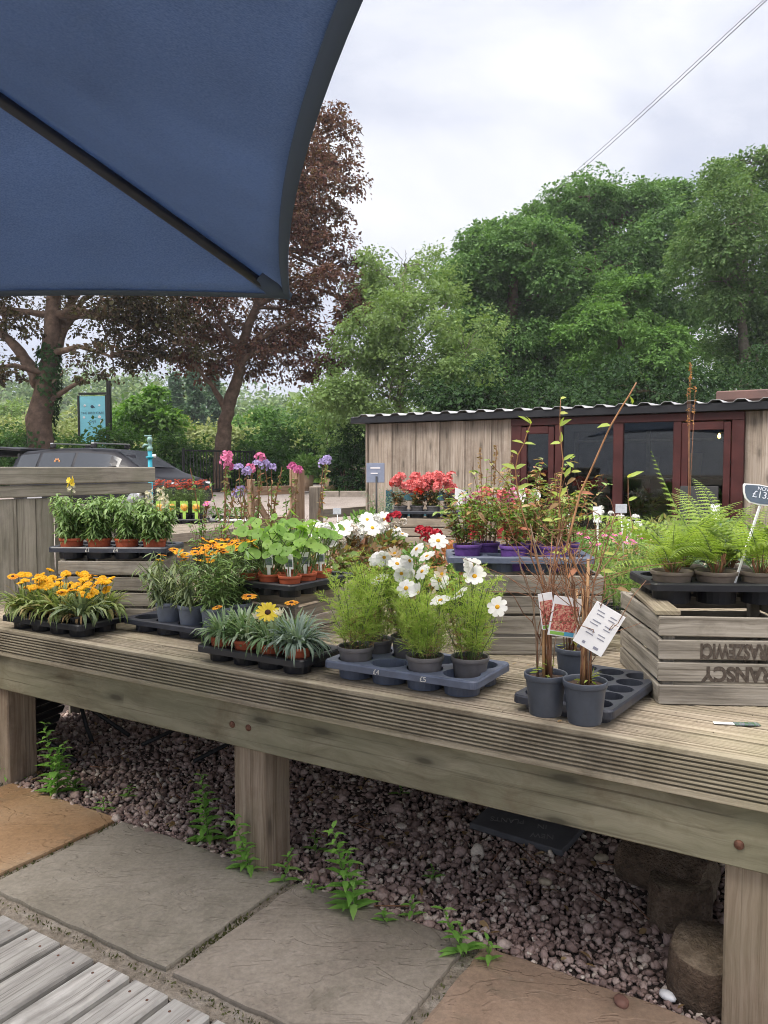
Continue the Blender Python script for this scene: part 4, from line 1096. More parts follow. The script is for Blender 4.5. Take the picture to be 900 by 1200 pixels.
mb = MB(); mb.tube([(.018, 0, zt - .15), (.042, 0, zt - .15)], .013, 10); mb.build('outlet', M['white_plastic'], sp)

sg = at(112, 480, 24.8); sgn = empty('hanging_sign', (at(128, 480, 24.8).x, 24.8, ground(24.8)), R(-8), 'pale blue cafe sign in black frame hung from a black post', 'sign')
sgn.scale.x = 1.15; s_ = 24.8 / FPX; z0 = ground(24.8); zf = lambda py: at(112, py, 24.8).z - z0
mb = MB(); mb.box((0, 0, zf(446) / 2), (.11, .11, zf(446)), axis=2, bev=.012); mb.build('post', M['iron'], sgn)
mb = MB()
mb.box((-.42, 0, zf(461)), (.90, .07, .07), bev=.006); mb.build('bracket', M['iron'], sgn)
mb = MB(); xw0, xw1 = -.875, -.075; zt_, zb_ = zf(463), zf(530)
for x in (xw0, xw1): mb.box((x, 0, (zt_ + zb_) / 2), (.06, .06, zt_ - zb_), axis=2)
mb.box(((xw0 + xw1) / 2, 0, zb_), (xw1 - xw0, .06, .06)); mb.build('frame', M['iron'], sgn)
mb = MB(); mb.box(((xw0 + xw1) / 2, 0, (zt_ + zb_) / 2), (xw1 - xw0 - .06, .03, zt_ - zb_ - .06), bev=.002)
pn = mb.build('panel', plain('sign_blue', (.20, .54, .68), .4, .4, vary=.1, scale=3), sgn)
ink = plain('sign_ink', (.015, .045, .09), .6); wht = plain('sign_flower_white', (.75, .72, .75), .6)
mx_ = (xw0 + xw1) / 2; RX = Matrix.Rotation(PI / 2, 4, 'X')
text_part('lettering', 'THE BIRD CAFE', .105, ink, pn, Matrix.Translation((mx_, -.018, zf(484))) @ RX, sx=.92)
text_part('lettering', 'CAFE', .09, ink, pn, Matrix.Translation((mx_, -.018, zf(494))) @ RX)
mb = MB()  # small bird silhouette
pts = [(-.06, .0), (-.03, .045), (.0, .055), (.03, .03), (.085, -.035), (.04, -.025), (.01, -.045), (-.03, -.035)]
mb.add([(x, -.018, z) for x, z in pts] + [(x, -.022, z) for x, z in pts], [tuple(range(8, 16))] + [(i, (i + 1) % 8, (i + 1) % 8 + 8, i + 8) for i in range(8)])
mb.build('bird_emblem', ink, pn, Matrix.Translation((mx_ + .0, 0, zf(476.5))))
for (dx, py, r_) in ((-.22, 475, .035), (.2, 475, .03), (-.25, 489, .035), (.2, 488.5, .045), (.25, 494, .04)):
    mb = MB()
    for k in range(5):
        a = k * 1.257; mb.lathe([(r_ * .5, 0), (r_ * .4, .003), (0, .004)], 8, 0, (math.cos(a) * r_ * .6, math.sin(a) * r_ * .6, 0))
    mb.build('flower_emblem', wht, pn, Matrix.Translation((mx_ + dx, -.018, zf(py))) @ RX)

# ------------------------------------------------------------------ parked car
car_p = at(131, 560, 17.2); CA = R(-21)
car = empty('parked_car', (car_p.x, 17.2, ground(16.6) + .02), CA, 'dark grey estate car with raised tailgate and silver roof bars behind the fence', 'car')
paint = plain('dark_grey_car_paint', (.010, .011, .016), .42, .25, .0); paint.node_tree.nodes['Principled BSDF'].inputs['Coat Weight'].default_value = .08
cglass = plain('car_glass', (.045, .052, .062), .12, .35); trim = plain('car_trim', (.012, .012, .014), .5, .4); chrome = plain('roof_bar_alloy', (.62, .63, .65), .3, .5, .8)
seat_m = plain('car_interior', (.02, .02, .022), .8)
car.scale = (.95, .95, .95)
# stations: x, half width at belt, half width at top, z bottom, z belt, z top
ST = [(-2.20, .80, .74, .42, .80, .82), (-2.12, .86, .66, .30, .96, 1.30), (-1.95, .89, .61, .26, .97, 1.44), (-1.2, .90, .60, .24, .96, 1.50), (-.3, .90, .60, .24, .94, 1.505), (.55, .90, .60, .24, .93, 1.45),
      (.82, .90, .62, .24, .925, 1.34), (1.28, .89, .66, .24, .92, 1.06), (1.46, .88, .70, .24, .90, .955), (1.75, .86, .70, .24, .82, .875), (2.08, .80, .66, .26, .74, .79), (2.24, .70, .58, .32, .64, .67)]
def ring(s):
    x, wb, wt, zb, zl, zt = s; h = []
    L_ = [(wb * .86, zb), (wb * .98, zb + .12), (wb, (zb + zl) / 2), (wb * .985, zl), (wt + (wb - wt) * .12, zl + (zt - zl) * .86), (wt * .86, zl + (zt - zl) * .97), (wt * .45, zt)]
    return [(x, y, z) for y, z in L_] + [(x, -y, z) for y, z in L_[::-1]]
mb = MB(); RG = [ring(s) for s in ST]; n = len(RG[0]); vs = [p for r_ in RG for p in r_]
F = [(i * n + k, i * n + (k + 1) % n, (i + 1) * n + (k + 1) % n, (i + 1) * n + k) for i in range(len(ST) - 1) for k in range(n)]
F.append(tuple((len(ST) - 1) * n + k for k in range(n))); mb.add(vs, F, 0, None, True)
bd = mb.build('body', paint, car)
mb = MB(); mb.box((-2.12, 0, 1.02), (.06, 1.24, .72), bev=.02); mb.build('boot_interior', seat_m, car)
def side_pt(x, f, off=.006):
    for s0, s1 in zip(ST, ST[1:]):
        if s0[0] <= x <= s1[0]:
            k = (x - s0[0]) / (s1[0] - s0[0]); s = [u + (w - u) * k for u, w in zip(s0, s1)]
            y = s[1] * .985 + (s[2] + (s[1] - s[2]) * .12 - s[1] * .985) * f / .86; z = s[4] + (s[5] - s[4]) * f
            return (x, y + off, z)
for sgn_ in (1, -1):
    for (x0, x1, name) in ((-1.98, -1.42, 'window'), (-1.34, -.42, 'window'), (-.34, .98, 'window')):
        mb = MB(); m = 8; vs = []
        for i in range(m + 1):
            x = x0 + (x1 - x0) * i / m; p = side_pt(x, .10); q = side_pt(x, .80)
            vs += [(p[0], p[1] * sgn_, p[2]), (q[0], q[1] * sgn_, q[2])]
        mb.add(vs, [(2 * i, 2 * i + 2, 2 * i + 3, 2 * i + 1) for i in range(m)], 0, None, True); mb.build('window', cglass, car)
    mb = MB(); mb.tube([side_pt(x, .02, .012)[0:1] + (side_pt(x, .02, .012)[1] * sgn_, side_pt(x, .02)[2]) for x in (-2.0, -1.2, -.3, .6)], .012, 6); mb.build('trim_strip', trim, car)
    mb = MB(); mb.tube([(.88, sgn_ * .86, .97), (.86, sgn_ * .96, 1.0)], .03, 6); mb.box((.86, sgn_ * 1.0, 1.02), (.12, .20, .15), bev=.04); mb.build('mirror', trim, car)
    mb = MB(); mb.box((2.02, sgn_ * .60, .68), (.34, .30, .13), rot=Matrix.Rotation(-sgn_ * .45, 4, 'Z'), bev=.05); mb.build('headlight', plain('headlamp', (.5, .52, .55), .1, .8), car)
    for x in (-1.38, 1.36):
        w = MB(); w.tube([(0, -.10, 0), (0, .10, 0)], .33, 24); wo_ = w.build('wheel', trim, car, Matrix.Translation((x, sgn_ * .80, .33)))
        w = MB(); w.lathe([(.21, .0), (.22, .015), (.19, .02), (.05, .012), (0, .014)], 18); w.build('rim', chrome, wo_, Matrix.Translation((0, sgn_ * .101, 0)) @ Matrix.Rotation(-sgn_ * PI / 2, 4, 'X'))
mb = MB(); vs = []
for y in (-.52, 0, .52): vs += [(1.30, y * 1.2, 1.075 if y == 0 else 1.05), (.64, y * 1.02, 1.45 if y == 0 else 1.43)]
mb.add(vs, [(0, 2, 3, 1), (2, 4, 5, 3)], 0, None, True); mb.build('windscreen', cglass, car)
mb = MB(); mb.box((-2.55, 0, 1.50), (.98, 1.20, .05), rot=Matrix.Rotation(R(4), 4, 'Y'), bev=.02); mb.box((-3.0, 0, 1.40), (.12, 1.16, .16), bev=.03)
tg = mb.build('tailgate', paint, car)
mb = MB(); mb.box((-2.55, 0, 1.472), (.66, 1.0, .012), rot=Matrix.Rotation(R(4), 4, 'Y')); mb.build('rear_window', cglass, tg)
for x in (-1.15, .0):
    mb = MB(); mb.box((x, 0, 1.60), (.075, 1.22, .03), bev=.012); rb = mb.build('roof_bar', chrome, car)
    for y in (-.56, .56):
        mb = MB(); mb.box((x, y, 1.545), (.14, .09, .10), bev=.03); mb.build('foot', trim, rb)
sk = plain('orange_sticker', (.55, .25, .10), .6)
mb = MB()
for k in range(6):
    a = k * 1.047; mb.lathe([(.026, 0), (.024, .003), (0, .004)], 8, 0, (math.cos(a) * .062, math.sin(a) * .045, 0))
p = side_pt(-.85, .45, .012); mb.build('sticker', sk, car, Matrix.Translation((p[0], -p[1], p[2])) @ Matrix.Rotation(PI / 2, 4, 'X'))
# ------------------------------------------------------------------ nursery trays, crates, pots
T_blue = plain('slate_blue_plastic', (.095, .115, .165), .42, .45, vary=.22, scale=18)
T_dark = plain('dark_blue_plastic', (.027, .031, .043), .40, .45, vary=.3, scale=18)
T_black = plain('black_plastic', (.013, .014, .018), .40, .45, vary=.3, scale=18)
P_grey = plain('grey_pot_plastic', (.125, .12, .125), .5, .4, vary=.15, scale=30)
P_blue = plain('blue_grey_pot', (.14, .165, .215), .45, .4, vary=.15, scale=30)
P_slate = plain('dark_slate_pot', (.05, .06, .08), .45, .45, vary=.2, scale=30)
P_black = plain('black_pot', (.018, .019, .022), .45, .4, vary=.2, scale=30)
P_terra = plain('terracotta_pot', (.40, .095, .045), .6, .3, vary=.18, scale=30)
P_taupe = plain('taupe_pot', (.19, .155, .13), .5, .35, vary=.15, scale=30)
P_purple = plain('purple_pot', (.13, .06, .26), .5, .4, vary=.25, scale=40)
P_red = plain('red_carry_pack', (.55, .05, .07), .45, .4, vary=.3, scale=30)
compost = ground_mat('compost', [(.3, (.035, .024, .017)), (.6, (.085, .055, .038)), (.8, (.14, .10, .07))], 60, .8, 200, .95, .006)
chalk = plain('chalk', (.62, .62, .60), .9)

def tray(name, p, rz, nx, ny, pitch, mat, label, h=.062, group=None, marks=(), gap=.0):
    t = empty(name, p, rz, label, 'plant tray', group)
    W, Dp = nx * pitch + .022, ny * pitch + .022
    mb = MB(); K = 20
    for i in range(nx):
        for j in range(ny):
            cx, cy = (i - (nx - 1) / 2) * pitch, (j - (ny - 1) / 2) * pitch; r_ = pitch * .455
            vs = []
            for k in range(K):
                a = 2 * PI * (k + .5) / K; ca, sa = math.cos(a), math.sin(a); q = pitch / 2 / max(abs(ca), abs(sa))
                vs += [(cx + ca * q, cy + sa * q, h), (cx + ca * r_, cy + sa * r_, h), (cx + ca * r_ * .985, cy + sa * r_ * .985, h - .006), (cx + ca * r_ * .92, cy + sa * r_ * .92, .004)]
            F = []
            for k in range(K):
                a = k * 4; b_ = ((k + 1) % K) * 4
                F += [(a, b_, b_ + 1, a + 1), (a + 1, b_ + 1, b_ + 2, a + 2), (a + 2, b_ + 2, b_ + 3, a + 3)]
            F.append(tuple(k * 4 + 3 for k in range(K)))
            mb.add(vs, F, 0, None, False)
    # rounded rim and skirt
    def loop(w, d, z, r_=.03):
        P = []
        for qx, qy, a0 in ((1, 1, 0), (-1, 1, 90), (-1, -1, 180), (1, -1, 270)):
            for k in range(6):
                a = R(a0 + 18 * k); P.append((qx * (w / 2 - r_) + r_ * math.cos(a), qy * (d / 2 - r_) + r_ * math.sin(a), z))
        return P
    inn = loop(nx * pitch - .0, ny * pitch - .0, h, .002); L1 = loop(W, Dp, h + .0015, .022); L2 = loop(W + .008, Dp + .008, h - .004, .025); L3 = loop(W + .010, Dp + .010, h - .024, .026); L4 = loop(W + .003, Dp + .003, h - .024, .024)
    vs = inn + L1 + L2 + L3 + L4; n = 24
    F = [(r_ * n + k, r_ * n + (k + 1) % n, (r_ + 1) * n + (k + 1) % n, (r_ + 1) * n + k) for r_ in range(4) for k in range(n)]
    mb.add(vs, F)
    mb.build('cell_plate', mat, t)
    for (x, txt) in marks:
        text_part('chalk_mark', txt, .024, chalk, t, Matrix.Translation((x, -Dp / 2 - .0065, h - .014)) @ Matrix.Rotation(PI / 2, 4, 'X'), extrude=.0006)
    return t

def cell(p, rz, nx, ny, pitch, i, j):
    m = Matrix.Translation(p) @ Matrix.Rotation(rz, 4, 'Z')
    return m @ Vector(((i - (nx - 1) / 2) * pitch, (j - (ny - 1) / 2) * pitch, .006))

def pot(parent, r_=.055, h=.10, mat=None, tall=0):
    mb = MB()
    mb.lathe([(0, 0), (r_ * .74, 0), (r_ * .76, .004), (r_ * .93, h * .84), (r_ * .935, h * .85), (r_ * .99, h * .86), (r_, h * .87), (r_ * 1.02, h * .985), (r_ * 1.0, h), (r_ * .965, h), (r_ * .93, h * .985), (r_ * .90, h * .86)], 26)
    o = mb.build('pot', mat, parent)
    mb = MB(); n = 20; rings = [0.001, .35, .65, .94]; vs = []
    for q in rings:
        for k in range(n):
            a = 2 * PI * k / n; vs.append((r_ * .95 * q * math.cos(a), r_ * .95 * q * math.sin(a), h * .87 + random.uniform(-.003, .003) + (1 - q) * .003))
    mb.add(vs, [(i * n + k, i * n + (k + 1) % n, (i + 1) * n + (k + 1) % n, (i + 1) * n + k) for i in range(3) for k in range(n)], 0, None, True)
    mb.build('compost', compost, o)
    return h * .87

def crate(name, p, rz, L, Dp, H, nsl, mat, label, extra=None):
    """slatted fruit crate; p is the middle of its bottom front edge, local +y is the depth"""
    c = empty(name, p, rz, label, 'crate', 'wooden crates on the staging')
    g = .009; sh_ = (H - g * (nsl - 1)) / nsl
    for nm, y, rr in (('front_slat', .007, 1), ('back_slat', Dp - .007, -1)):
        for k in range(nsl):
            mb = MB(); mb.box((random.uniform(-.002, .002), y + random.uniform(-.001, .001), k * (sh_ + g) + sh_ / 2 + .001), (L, .013, sh_ * random.uniform(.95, 1.0)), rot=Matrix.Rotation(R(random.uniform(-.5, .5)), 4, 'Y'), bev=.0025); mb.build(nm, mat, c)
    for sx_ in (-1, 1):
        for k in range(nsl):
            mb = MB(); mb.box((sx_ * (L / 2 - .008), Dp / 2, k * (sh_ + g) + sh_ / 2 + .001), (.013, Dp - .03, sh_ * random.uniform(.94, 1.0)), rot=Matrix.Rotation(R(random.uniform(-.8, .8)), 4, 'X'), bev=.0025, axis=1); mb.build('side_slat', mat, c)
        for y in (.032, Dp - .032):
            mb = MB(); mb.box((sx_ * (L / 2 - .034), y, H / 2 + .002), (.036, .034, H - .012), bev=.003, axis=2); mb.build('corner_post', mat, c)
    mb = MB()
    for k in range(5): mb.box((0, .05 + (Dp - .1) * k / 4, .012), (L - .03, (Dp - .1) / 4.6, .012), bev=.002)
    mb.build('floor', mat, c)
    return c, sh_, g

# ------------------------------------------------------------------ flower meshes (shared)
W_pet = petal('white_petals', [(.70, .71, .68), (.80, .80, .77), (.75, .76, .70)]); Y_cen = plain('yellow_florets', (.55, .30, .02), .8, .2, vary=.3, scale=300)
Y_pet = petal('yellow_petals', [(.70, .38, .01), (.78, .48, .02), (.72, .33, .01)]); O_pet = petal('orange_petals', [(.68, .27, .012), (.74, .36, .015), (.62, .20, .01)])
LY_pet = petal('lemon_petals', [(.80, .66, .05), (.78, .58, .08)]); D_cen = plain('dark_florets', (.05, .02, .012), .8, .2, vary=.4, scale=300)
PK_pet = petal('salmon_petals', [(.78, .24, .22), (.72, .17, .18), (.80, .34, .32)]); R_pet = petal('scarlet_petals', [(.66, .03, .02), (.75, .06, .03)])
MG_pet = petal('magenta_petals', [(.60, .12, .34), (.68, .24, .44), (.52, .10, .28)]); LV_pet = petal('lavender_petals', [(.38, .32, .55), (.48, .42, .66), (.32, .26, .48)])
RD_pet = petal('rust_petals', [(.30, .035, .02), (.42, .07, .025), (.22, .03, .02)]); BR_pet = petal('faded_petals', [(.62, .55, .42), (.66, .60, .48), (.50, .36, .22)])
GRN = leafmat('stem_green', [(.10, .16, .05), (.14, .20, .07)], .5, .1)

def daisy(name, n, L, w, mats, rc, cup=.1, layers=1, tipw=.7, hc=.35):
    mb = MB()
    for q in range(layers):
        for k in range(n):
            a = 2 * PI * (k + .5 * q) / n + random.uniform(-.08, .08); c_, s_ = math.cos(a), math.sin(a); l = L * random.uniform(.92, 1.05) * (1 - .15 * q); cu = cup + .2 * q + random.uniform(-.07, .07)
            def P(t, sd, lift=0): return (c_ * (rc * .6 + l * t) - s_ * sd, s_ * (rc * .6 + l * t) + c_ * sd, l * (cu * t - .22 * t * t) + lift)
            vs = [P(0, -w * .22), P(0, w * .22), P(.5, w * .5, .001), P(.5, 0, -.0012), P(.5, -w * .5, .001), P(.88, w * .5 * tipw), P(1, 0), P(.88, -w * .5 * tipw)]
            mb.add(vs, [(0, 1, 2, 3), (0, 3, 4), (3, 2, 5, 6), (4, 3, 6, 7)], 0, None, True)
    mb.lathe([(rc, 0), (rc * .95, rc * hc * .7), (rc * .55, rc * hc * 1.2), (0.0001, rc * hc * 1.3)], 12, 1)
    mb.lathe([(.0008, -.012), (rc * .8, -.004), (rc, 0)], 8, 2)
    return mb.mesh(name, mats)
FL = {}
FL['gaz'] = [daisy('yellow_daisy', 15, .017, .0075, [Y_pet, Y_cen, GRN], .007, .25, 2) for _ in range(2)]
FL['gazo'] = [daisy('orange_daisy', 14, .020, .0085, [O_pet, D_cen, GRN], .007, .15) for _ in range(2)] + [daisy('yellow_orange_daisy', 15, .021, .009, [Y_pet, D_cen, GRN], .007, .1)]
FL['lem'] = [daisy('lemon_petals_cluster', 6, .016, .014, [LY_pet, Y_cen, GRN], .004, .6)]
FL['gazbig'] = [daisy('large_yellow_daisy', 14, .032, .013, [LY_pet, D_cen, GRN], .010, .35)]
FL['gazpale'] = [daisy('half_open_daisy', 9, .022, .008, [petal('cream_petals', [(.62, .60, .42), (.70, .66, .50)]), Y_cen, GRN], .004, 1.3)]
FL['cos'] = [daisy('white_cosmos', 8, .035, .023, [W_pet, Y_cen, GRN], .0085, c_, 1, .85) for c_ in (.08, .25, .5, .02)]
FL['cosbud'] = [daisy('drooping_cosmos', 7, .021, .014, [BR_pet, Y_cen, GRN], .007, 1.0, 1, .6), daisy('half_open_cosmos', 8, .030, .024, [W_pet, Y_cen, GRN], .008, 1.1, 1, .8)]
FL['red'] = [daisy('rust_daisy', 10, .018, .009, [RD_pet, D_cen, GRN], .008, -.1, 1)]
FL['mag'] = [daisy('magenta_daisy', 12, .016, .007, [MG_pet, Y_cen, GRN], .005, .1)]
def ball(name, n, r_, L, mat, flat=1.0, cone=0):
    mb = MB(); d = nrm(RNG.normal(size=(n, 3))); d[:, 2] = np.where(d[:, 2] < -.3, -d[:, 2], d[:, 2])
    base = d * r_ * np.array([1, 1, flat]) * RNG.uniform(.6, 1, (n, 1))
    for k in range(5):
        t = nrm(np.cross(d, RNG.normal(size=(n, 3)))); mb.quads4(base, t * .8 + d * .5, d, L, L * .8, 0, .1, .6)
    mb.needles(np.repeat(np.array([[0, 0, -.02]]), 12, 0), d[:12], r_ * .9, .0015, 1)
    return mb.mesh(name, [mat, GRN])
FL['ger'] = [ball('salmon_flower_head', 26, .034, .020, PK_pet, .75) for _ in range(3)]; FL['gersc'] = [ball('scarlet_flower_head', 22, .03, .02, R_pet, .8)]
FL['gerw'] = [ball('white_flower_head', 24, .032, .020, W_pet, .7), ball('fading_flower_head', 20, .028, .018, petal('fading_white', [(.66, .60, .50), (.72, .70, .66), (.55, .42, .30)]), .7)]
FL['lav'] = [ball('lavender_flower_head', 22, .040, .022, LV_pet, .8) for _ in range(2)]; FL['phl'] = [ball('magenta_flower_head', 26, .030, .022, MG_pet, 1.0), ball('pink_flower_head', 26, .040, .022, petal('pink_petals', [(.72, .26, .42), (.66, .18, .36)]), .9)]
FL['redrose'] = [ball('crimson_flower_head', 20, .024, .018, petal('crimson_petals', [(.40, .02, .04), (.5, .04, .06)]), .8)]

def put(parent, kind, p, n=(0, 0, 1), s=1.0, name='flower'):
    me = random.choice(FL[kind]); m = Matrix.Translation(p) @ rot_to(n, random.uniform(0, 6.28)) @ Matrix.Scale(s, 4)
    return link_mesh(name, me, parent, m)

# ------------------------------------------------------------------ foliage
G = {}
G['grey'] = leafmat('grey_green_leaves', [(.12, .17, .09), (.18, .24, .13), (.26, .32, .18), (.20, .25, .09)], .6, .25)
G['olive'] = leafmat('olive_leaves', [(.15, .21, .06), (.22, .29, .10), (.29, .34, .14), (.35, .27, .12)], .6, .3)
G['silver'] = leafmat('silver_green_leaves', [(.11, .20, .08), (.16, .26, .115), (.23, .32, .18), (.30, .37, .26)], .6, .25)
G['mid'] = leafmat('mid_green_leaves', [(.09, .19, .045), (.14, .26, .065), (.20, .33, .10)], .5, .35)
G['snap'] = leafmat('snapdragon_leaves', [(.13, .23, .075), (.19, .30, .11), (.26, .37, .15)], .5, .3)
G['bright'] = leafmat('bright_round_leaves', [(.14, .28, .04), (.19, .34, .055), (.25, .40, .08)], .45, .45)
G['cosmos'] = leafmat('feathery_leaves', [(.30, .44, .08), (.37, .52, .11), (.44, .56, .17), (.46, .46, .17)], .6, .5)
G['asp'] = leafmat('feathery_dark_leaves', [(.18, .31, .07), (.24, .38, .10), (.31, .44, .14)], .6, .4)
G['fern'] = leafmat('fern_leaves', [(.20, .30, .05), (.26, .37, .07), (.33, .43, .11)], .5, .45)
G['blue'] = leafmat('glaucous_leaves', [(.13, .20, .15), (.18, .25, .20), (.24, .31, .25)], .5, .25)
G['mix'] = leafmat('tinted_leaves', [(.14, .25, .06), (.22, .34, .09), (.31, .41, .13), (.36, .29, .11), (.40, .18, .11), (.17, .29, .08), (.20, .32, .09)], .5, .35)
G['red'] = leafmat('coral_leaves', [(.36, .12, .06), (.44, .19, .10), (.28, .16, .06)], .5, .35)
G['ger'] = leafmat('bronze_leaves', [(.12, .11, .05), (.20, .12, .06), (.30, .14, .08), (.13, .16, .06)], .55, .3)
G['weed'] = leafmat('weed_leaves', [(.17, .37, .07), (.23, .46, .10), (.31, .53, .15)], .5, .4)
G['dry'] = leafmat('dry_leaves', [(.22, .14, .06), (.30, .20, .10), (.38, .28, .15)], .8, .2)
brown_stem = plain('brown_stem', (.20, .10, .055), .7, .3, vary=.35, scale=40); cane_m = plain('bamboo_cane', (.42, .25, .12), .55, .35, vary=.25, scale=25)
grey_stem = plain('grey_stem', (.27, .20, .14), .7, .3, vary=.3, scale=40)

def strap(mb, z, n, L, w, r0, spread=(.25, 1.25), mat=0, droop=.6):
    for _ in range(n):
        a = random.uniform(0, 6.28); e = random.uniform(*spread); l = L * random.uniform(.6, 1.15); hd = Vector((math.cos(a), math.sin(a), 0)); p = hd * r0 * random.uniform(.1, .9); p.z = z
        P = [p.copy()]; el = PI / 2 - e * .55
        for k in range(4):
            p = p + (hd * math.cos(el) + Vector((0, 0, 1)) * math.sin(el)) * l / 4; P.append(p.copy()); el -= droop * random.uniform(.5, 1.3) * e
        ww = w * random.uniform(.7, 1.2)
        mb.ribbon(P, [ww * .35, ww * .7, ww, ww * .85, ww * .08], mat, hd.cross(Vector((0, 0, 1))) + Vector((0, 0, random.uniform(-.4, .4))), .12)

def leafy(mb, z, n, h, r0, lean, nl, L, w, mat=0, smat=1, top=.3, droop=-.2, sr=.0018):
    """upright leafy stems; returns their tips"""
    tips = []
    for _ in range(n):
        a = random.uniform(0, 6.28); q = math.sqrt(random.random()); p = Vector((math.cos(a), math.sin(a), 0)) * r0 * q; p.z = z
        hh = h * random.uniform(.7, 1.1); hd = Vector((math.cos(a), math.sin(a), 0)) * lean * q * random.uniform(.6, 1.3); P = [p]
        for k in range(1, 5): t = k / 4; P.append(p + Vector((0, 0, hh * t)) + hd * hh * t * t + Vector((random.gauss(0, .004), random.gauss(0, .004), 0)))
        mb.tube(P, [sr, sr * .95, sr * .9, sr * .8, sr * .6], 5, smat, True, False); tips.append((P[-1], (P[-1] - P[-2]).normalized()))
        t = RNG.uniform(.12, 1.0, nl); ii = np.minimum((t * 4).astype(int), 3); fr = t * 4 - ii; A = np.array([tuple(v) for v in P])
        base = A[ii] * (1 - fr)[:, None] + A[ii + 1] * fr[:, None]; az = RNG.uniform(0, 6.28, nl)
        d = np.stack([np.cos(az), np.sin(az), RNG.uniform(droop - .3, droop + .7, nl)], 1)
        mb.leaves7(base, d, np.stack([-np.cos(az) * .3, -np.sin(az) * .3, np.ones(nl)], 1), L * RNG.uniform(.6, 1.15, nl) * (1 - top * t), w * RNG.uniform(.7, 1.2, nl), mat, .25)
    return tips

def feathery(mb, z, n, h, r0, lean, dens, L, mat=0, smat=1, w=.0024):
    tips = []
    for _ in range(n):
        a = random.uniform(0, 6.28); q = math.sqrt(random.random()); p = Vector((math.cos(a), math.sin(a), 0)) * r0 * q; p.z = z
        hh = h * random.uniform(.75, 1.1); hd = Vector((math.cos(a), math.sin(a), 0)) * lean * random.uniform(.3, 1.2); P = [p]
        for k in range(1, 6): t = k / 5; P.append(p + Vector((0, 0, hh * t)) + hd * hh * t ** 1.5 + Vector((random.gauss(0, .004), random.gauss(0, .004), 0)))
        mb.tube(P, .0012, 4, smat, True, False); tips.append((P[-1], (P[-1] - P[-2]).normalized())); A = np.array([tuple(v) for v in P])
        m = int(dens); t = RNG.uniform(.10, .97, m); ii = np.minimum((t * 5).astype(int), 4); fr = t * 5 - ii
        base = A[ii] * (1 - fr)[:, None] + A[ii + 1] * fr[:, None]; az = RNG.uniform(0, 6.28, m); d = nrm(np.stack([np.cos(az), np.sin(az), RNG.uniform(.1, 1.1, m)], 1)); LL = L * RNG.uniform(.5, 1.2, m) * (1.05 - .5 * t)
        mb.needles(base, d, LL, w, mat)
        for _k in range(11):
            f = RNG.uniform(.15, .9, m); mb.needles(base + d * (LL * f)[:, None], d + RNG.normal(size=d.shape) * .75 + np.array([0, 0, .15]), LL * .45, w * .8, mat)
    return tips

def fern(mb, z, n, L, r0, mat=0, smat=1, el=(.75, 1.35), paths=()):
    for _ in range(n + len(paths)):
        a = random.uniform(0, 6.28); hd = Vector((math.cos(a), math.sin(a), 0)); p = hd * r0 * random.random(); p.z = z; l = L * random.uniform(.6, 1.1); e = random.uniform(*el); P = [p.copy()]
        K = 14
        for k in range(K):
            p = p + (hd * math.cos(e) + Vector((0, 0, 1)) * math.sin(e)) * l / K; e -= .085 * random.uniform(.6, 1.4); P.append(p.copy())
        if _ >= n:
            Q = [Vector(q) for q in paths[_ - n]]; P = []
            for k in range(K + 1):
                t = k / K * (len(Q) - 1); i = min(int(t), len(Q) - 2); P.append(Q[i].lerp(Q[i + 1], t - i))
            for _s in range(2): P = [P[0]] + [(P[k - 1] + P[k] * 2 + P[k + 1]) / 4 for k in range(1, K)] + [P[K]]
            l = sum((q - p_).length for p_, q in zip(P, P[1:]))
        mb.tube(P, [.0018 - .0012 * i / K for i in range(K + 1)], 5, smat, True, False)
        A = np.array([tuple(v) for v in P]); m = 21; t = np.linspace(.16, .985, m); ii = np.minimum((t * K).astype(int), K - 1); fr = t * K - ii
        c = A[ii] * (1 - fr)[:, None] + A[ii + 1] * fr[:, None]; tan = nrm(A[ii + 1] - A[ii]); side = nrm(np.cross(tan, np.array([0, 0, 1.0]))); up = nrm(np.cross(side, tan))
        PL_ = l * .23 * np.clip((t - .13) / .12, 0, 1) * (1.02 - t) ** .75
        for sg in (1, -1):
            d = nrm(side * sg + tan * .42 - up * .15); nn = 5
            mb.quads4(c, d, up + side * sg * .2, PL_, np.maximum(PL_ * .17, .003), mat, .18, .35)
            for q in range(nn):
                f = (q + .7) / (nn + .6); b_ = c + d * (PL_ * f)[:, None] - up * (PL_ * .18 * f * f)[:, None]; ll = PL_ * .16 * (1 - .75 * f) + .0012
                for s2 in (1, -1): mb.quads4(b_, tan * s2 + d * .7, up, ll, np.maximum(PL_ * .085, .0018), mat, .1)

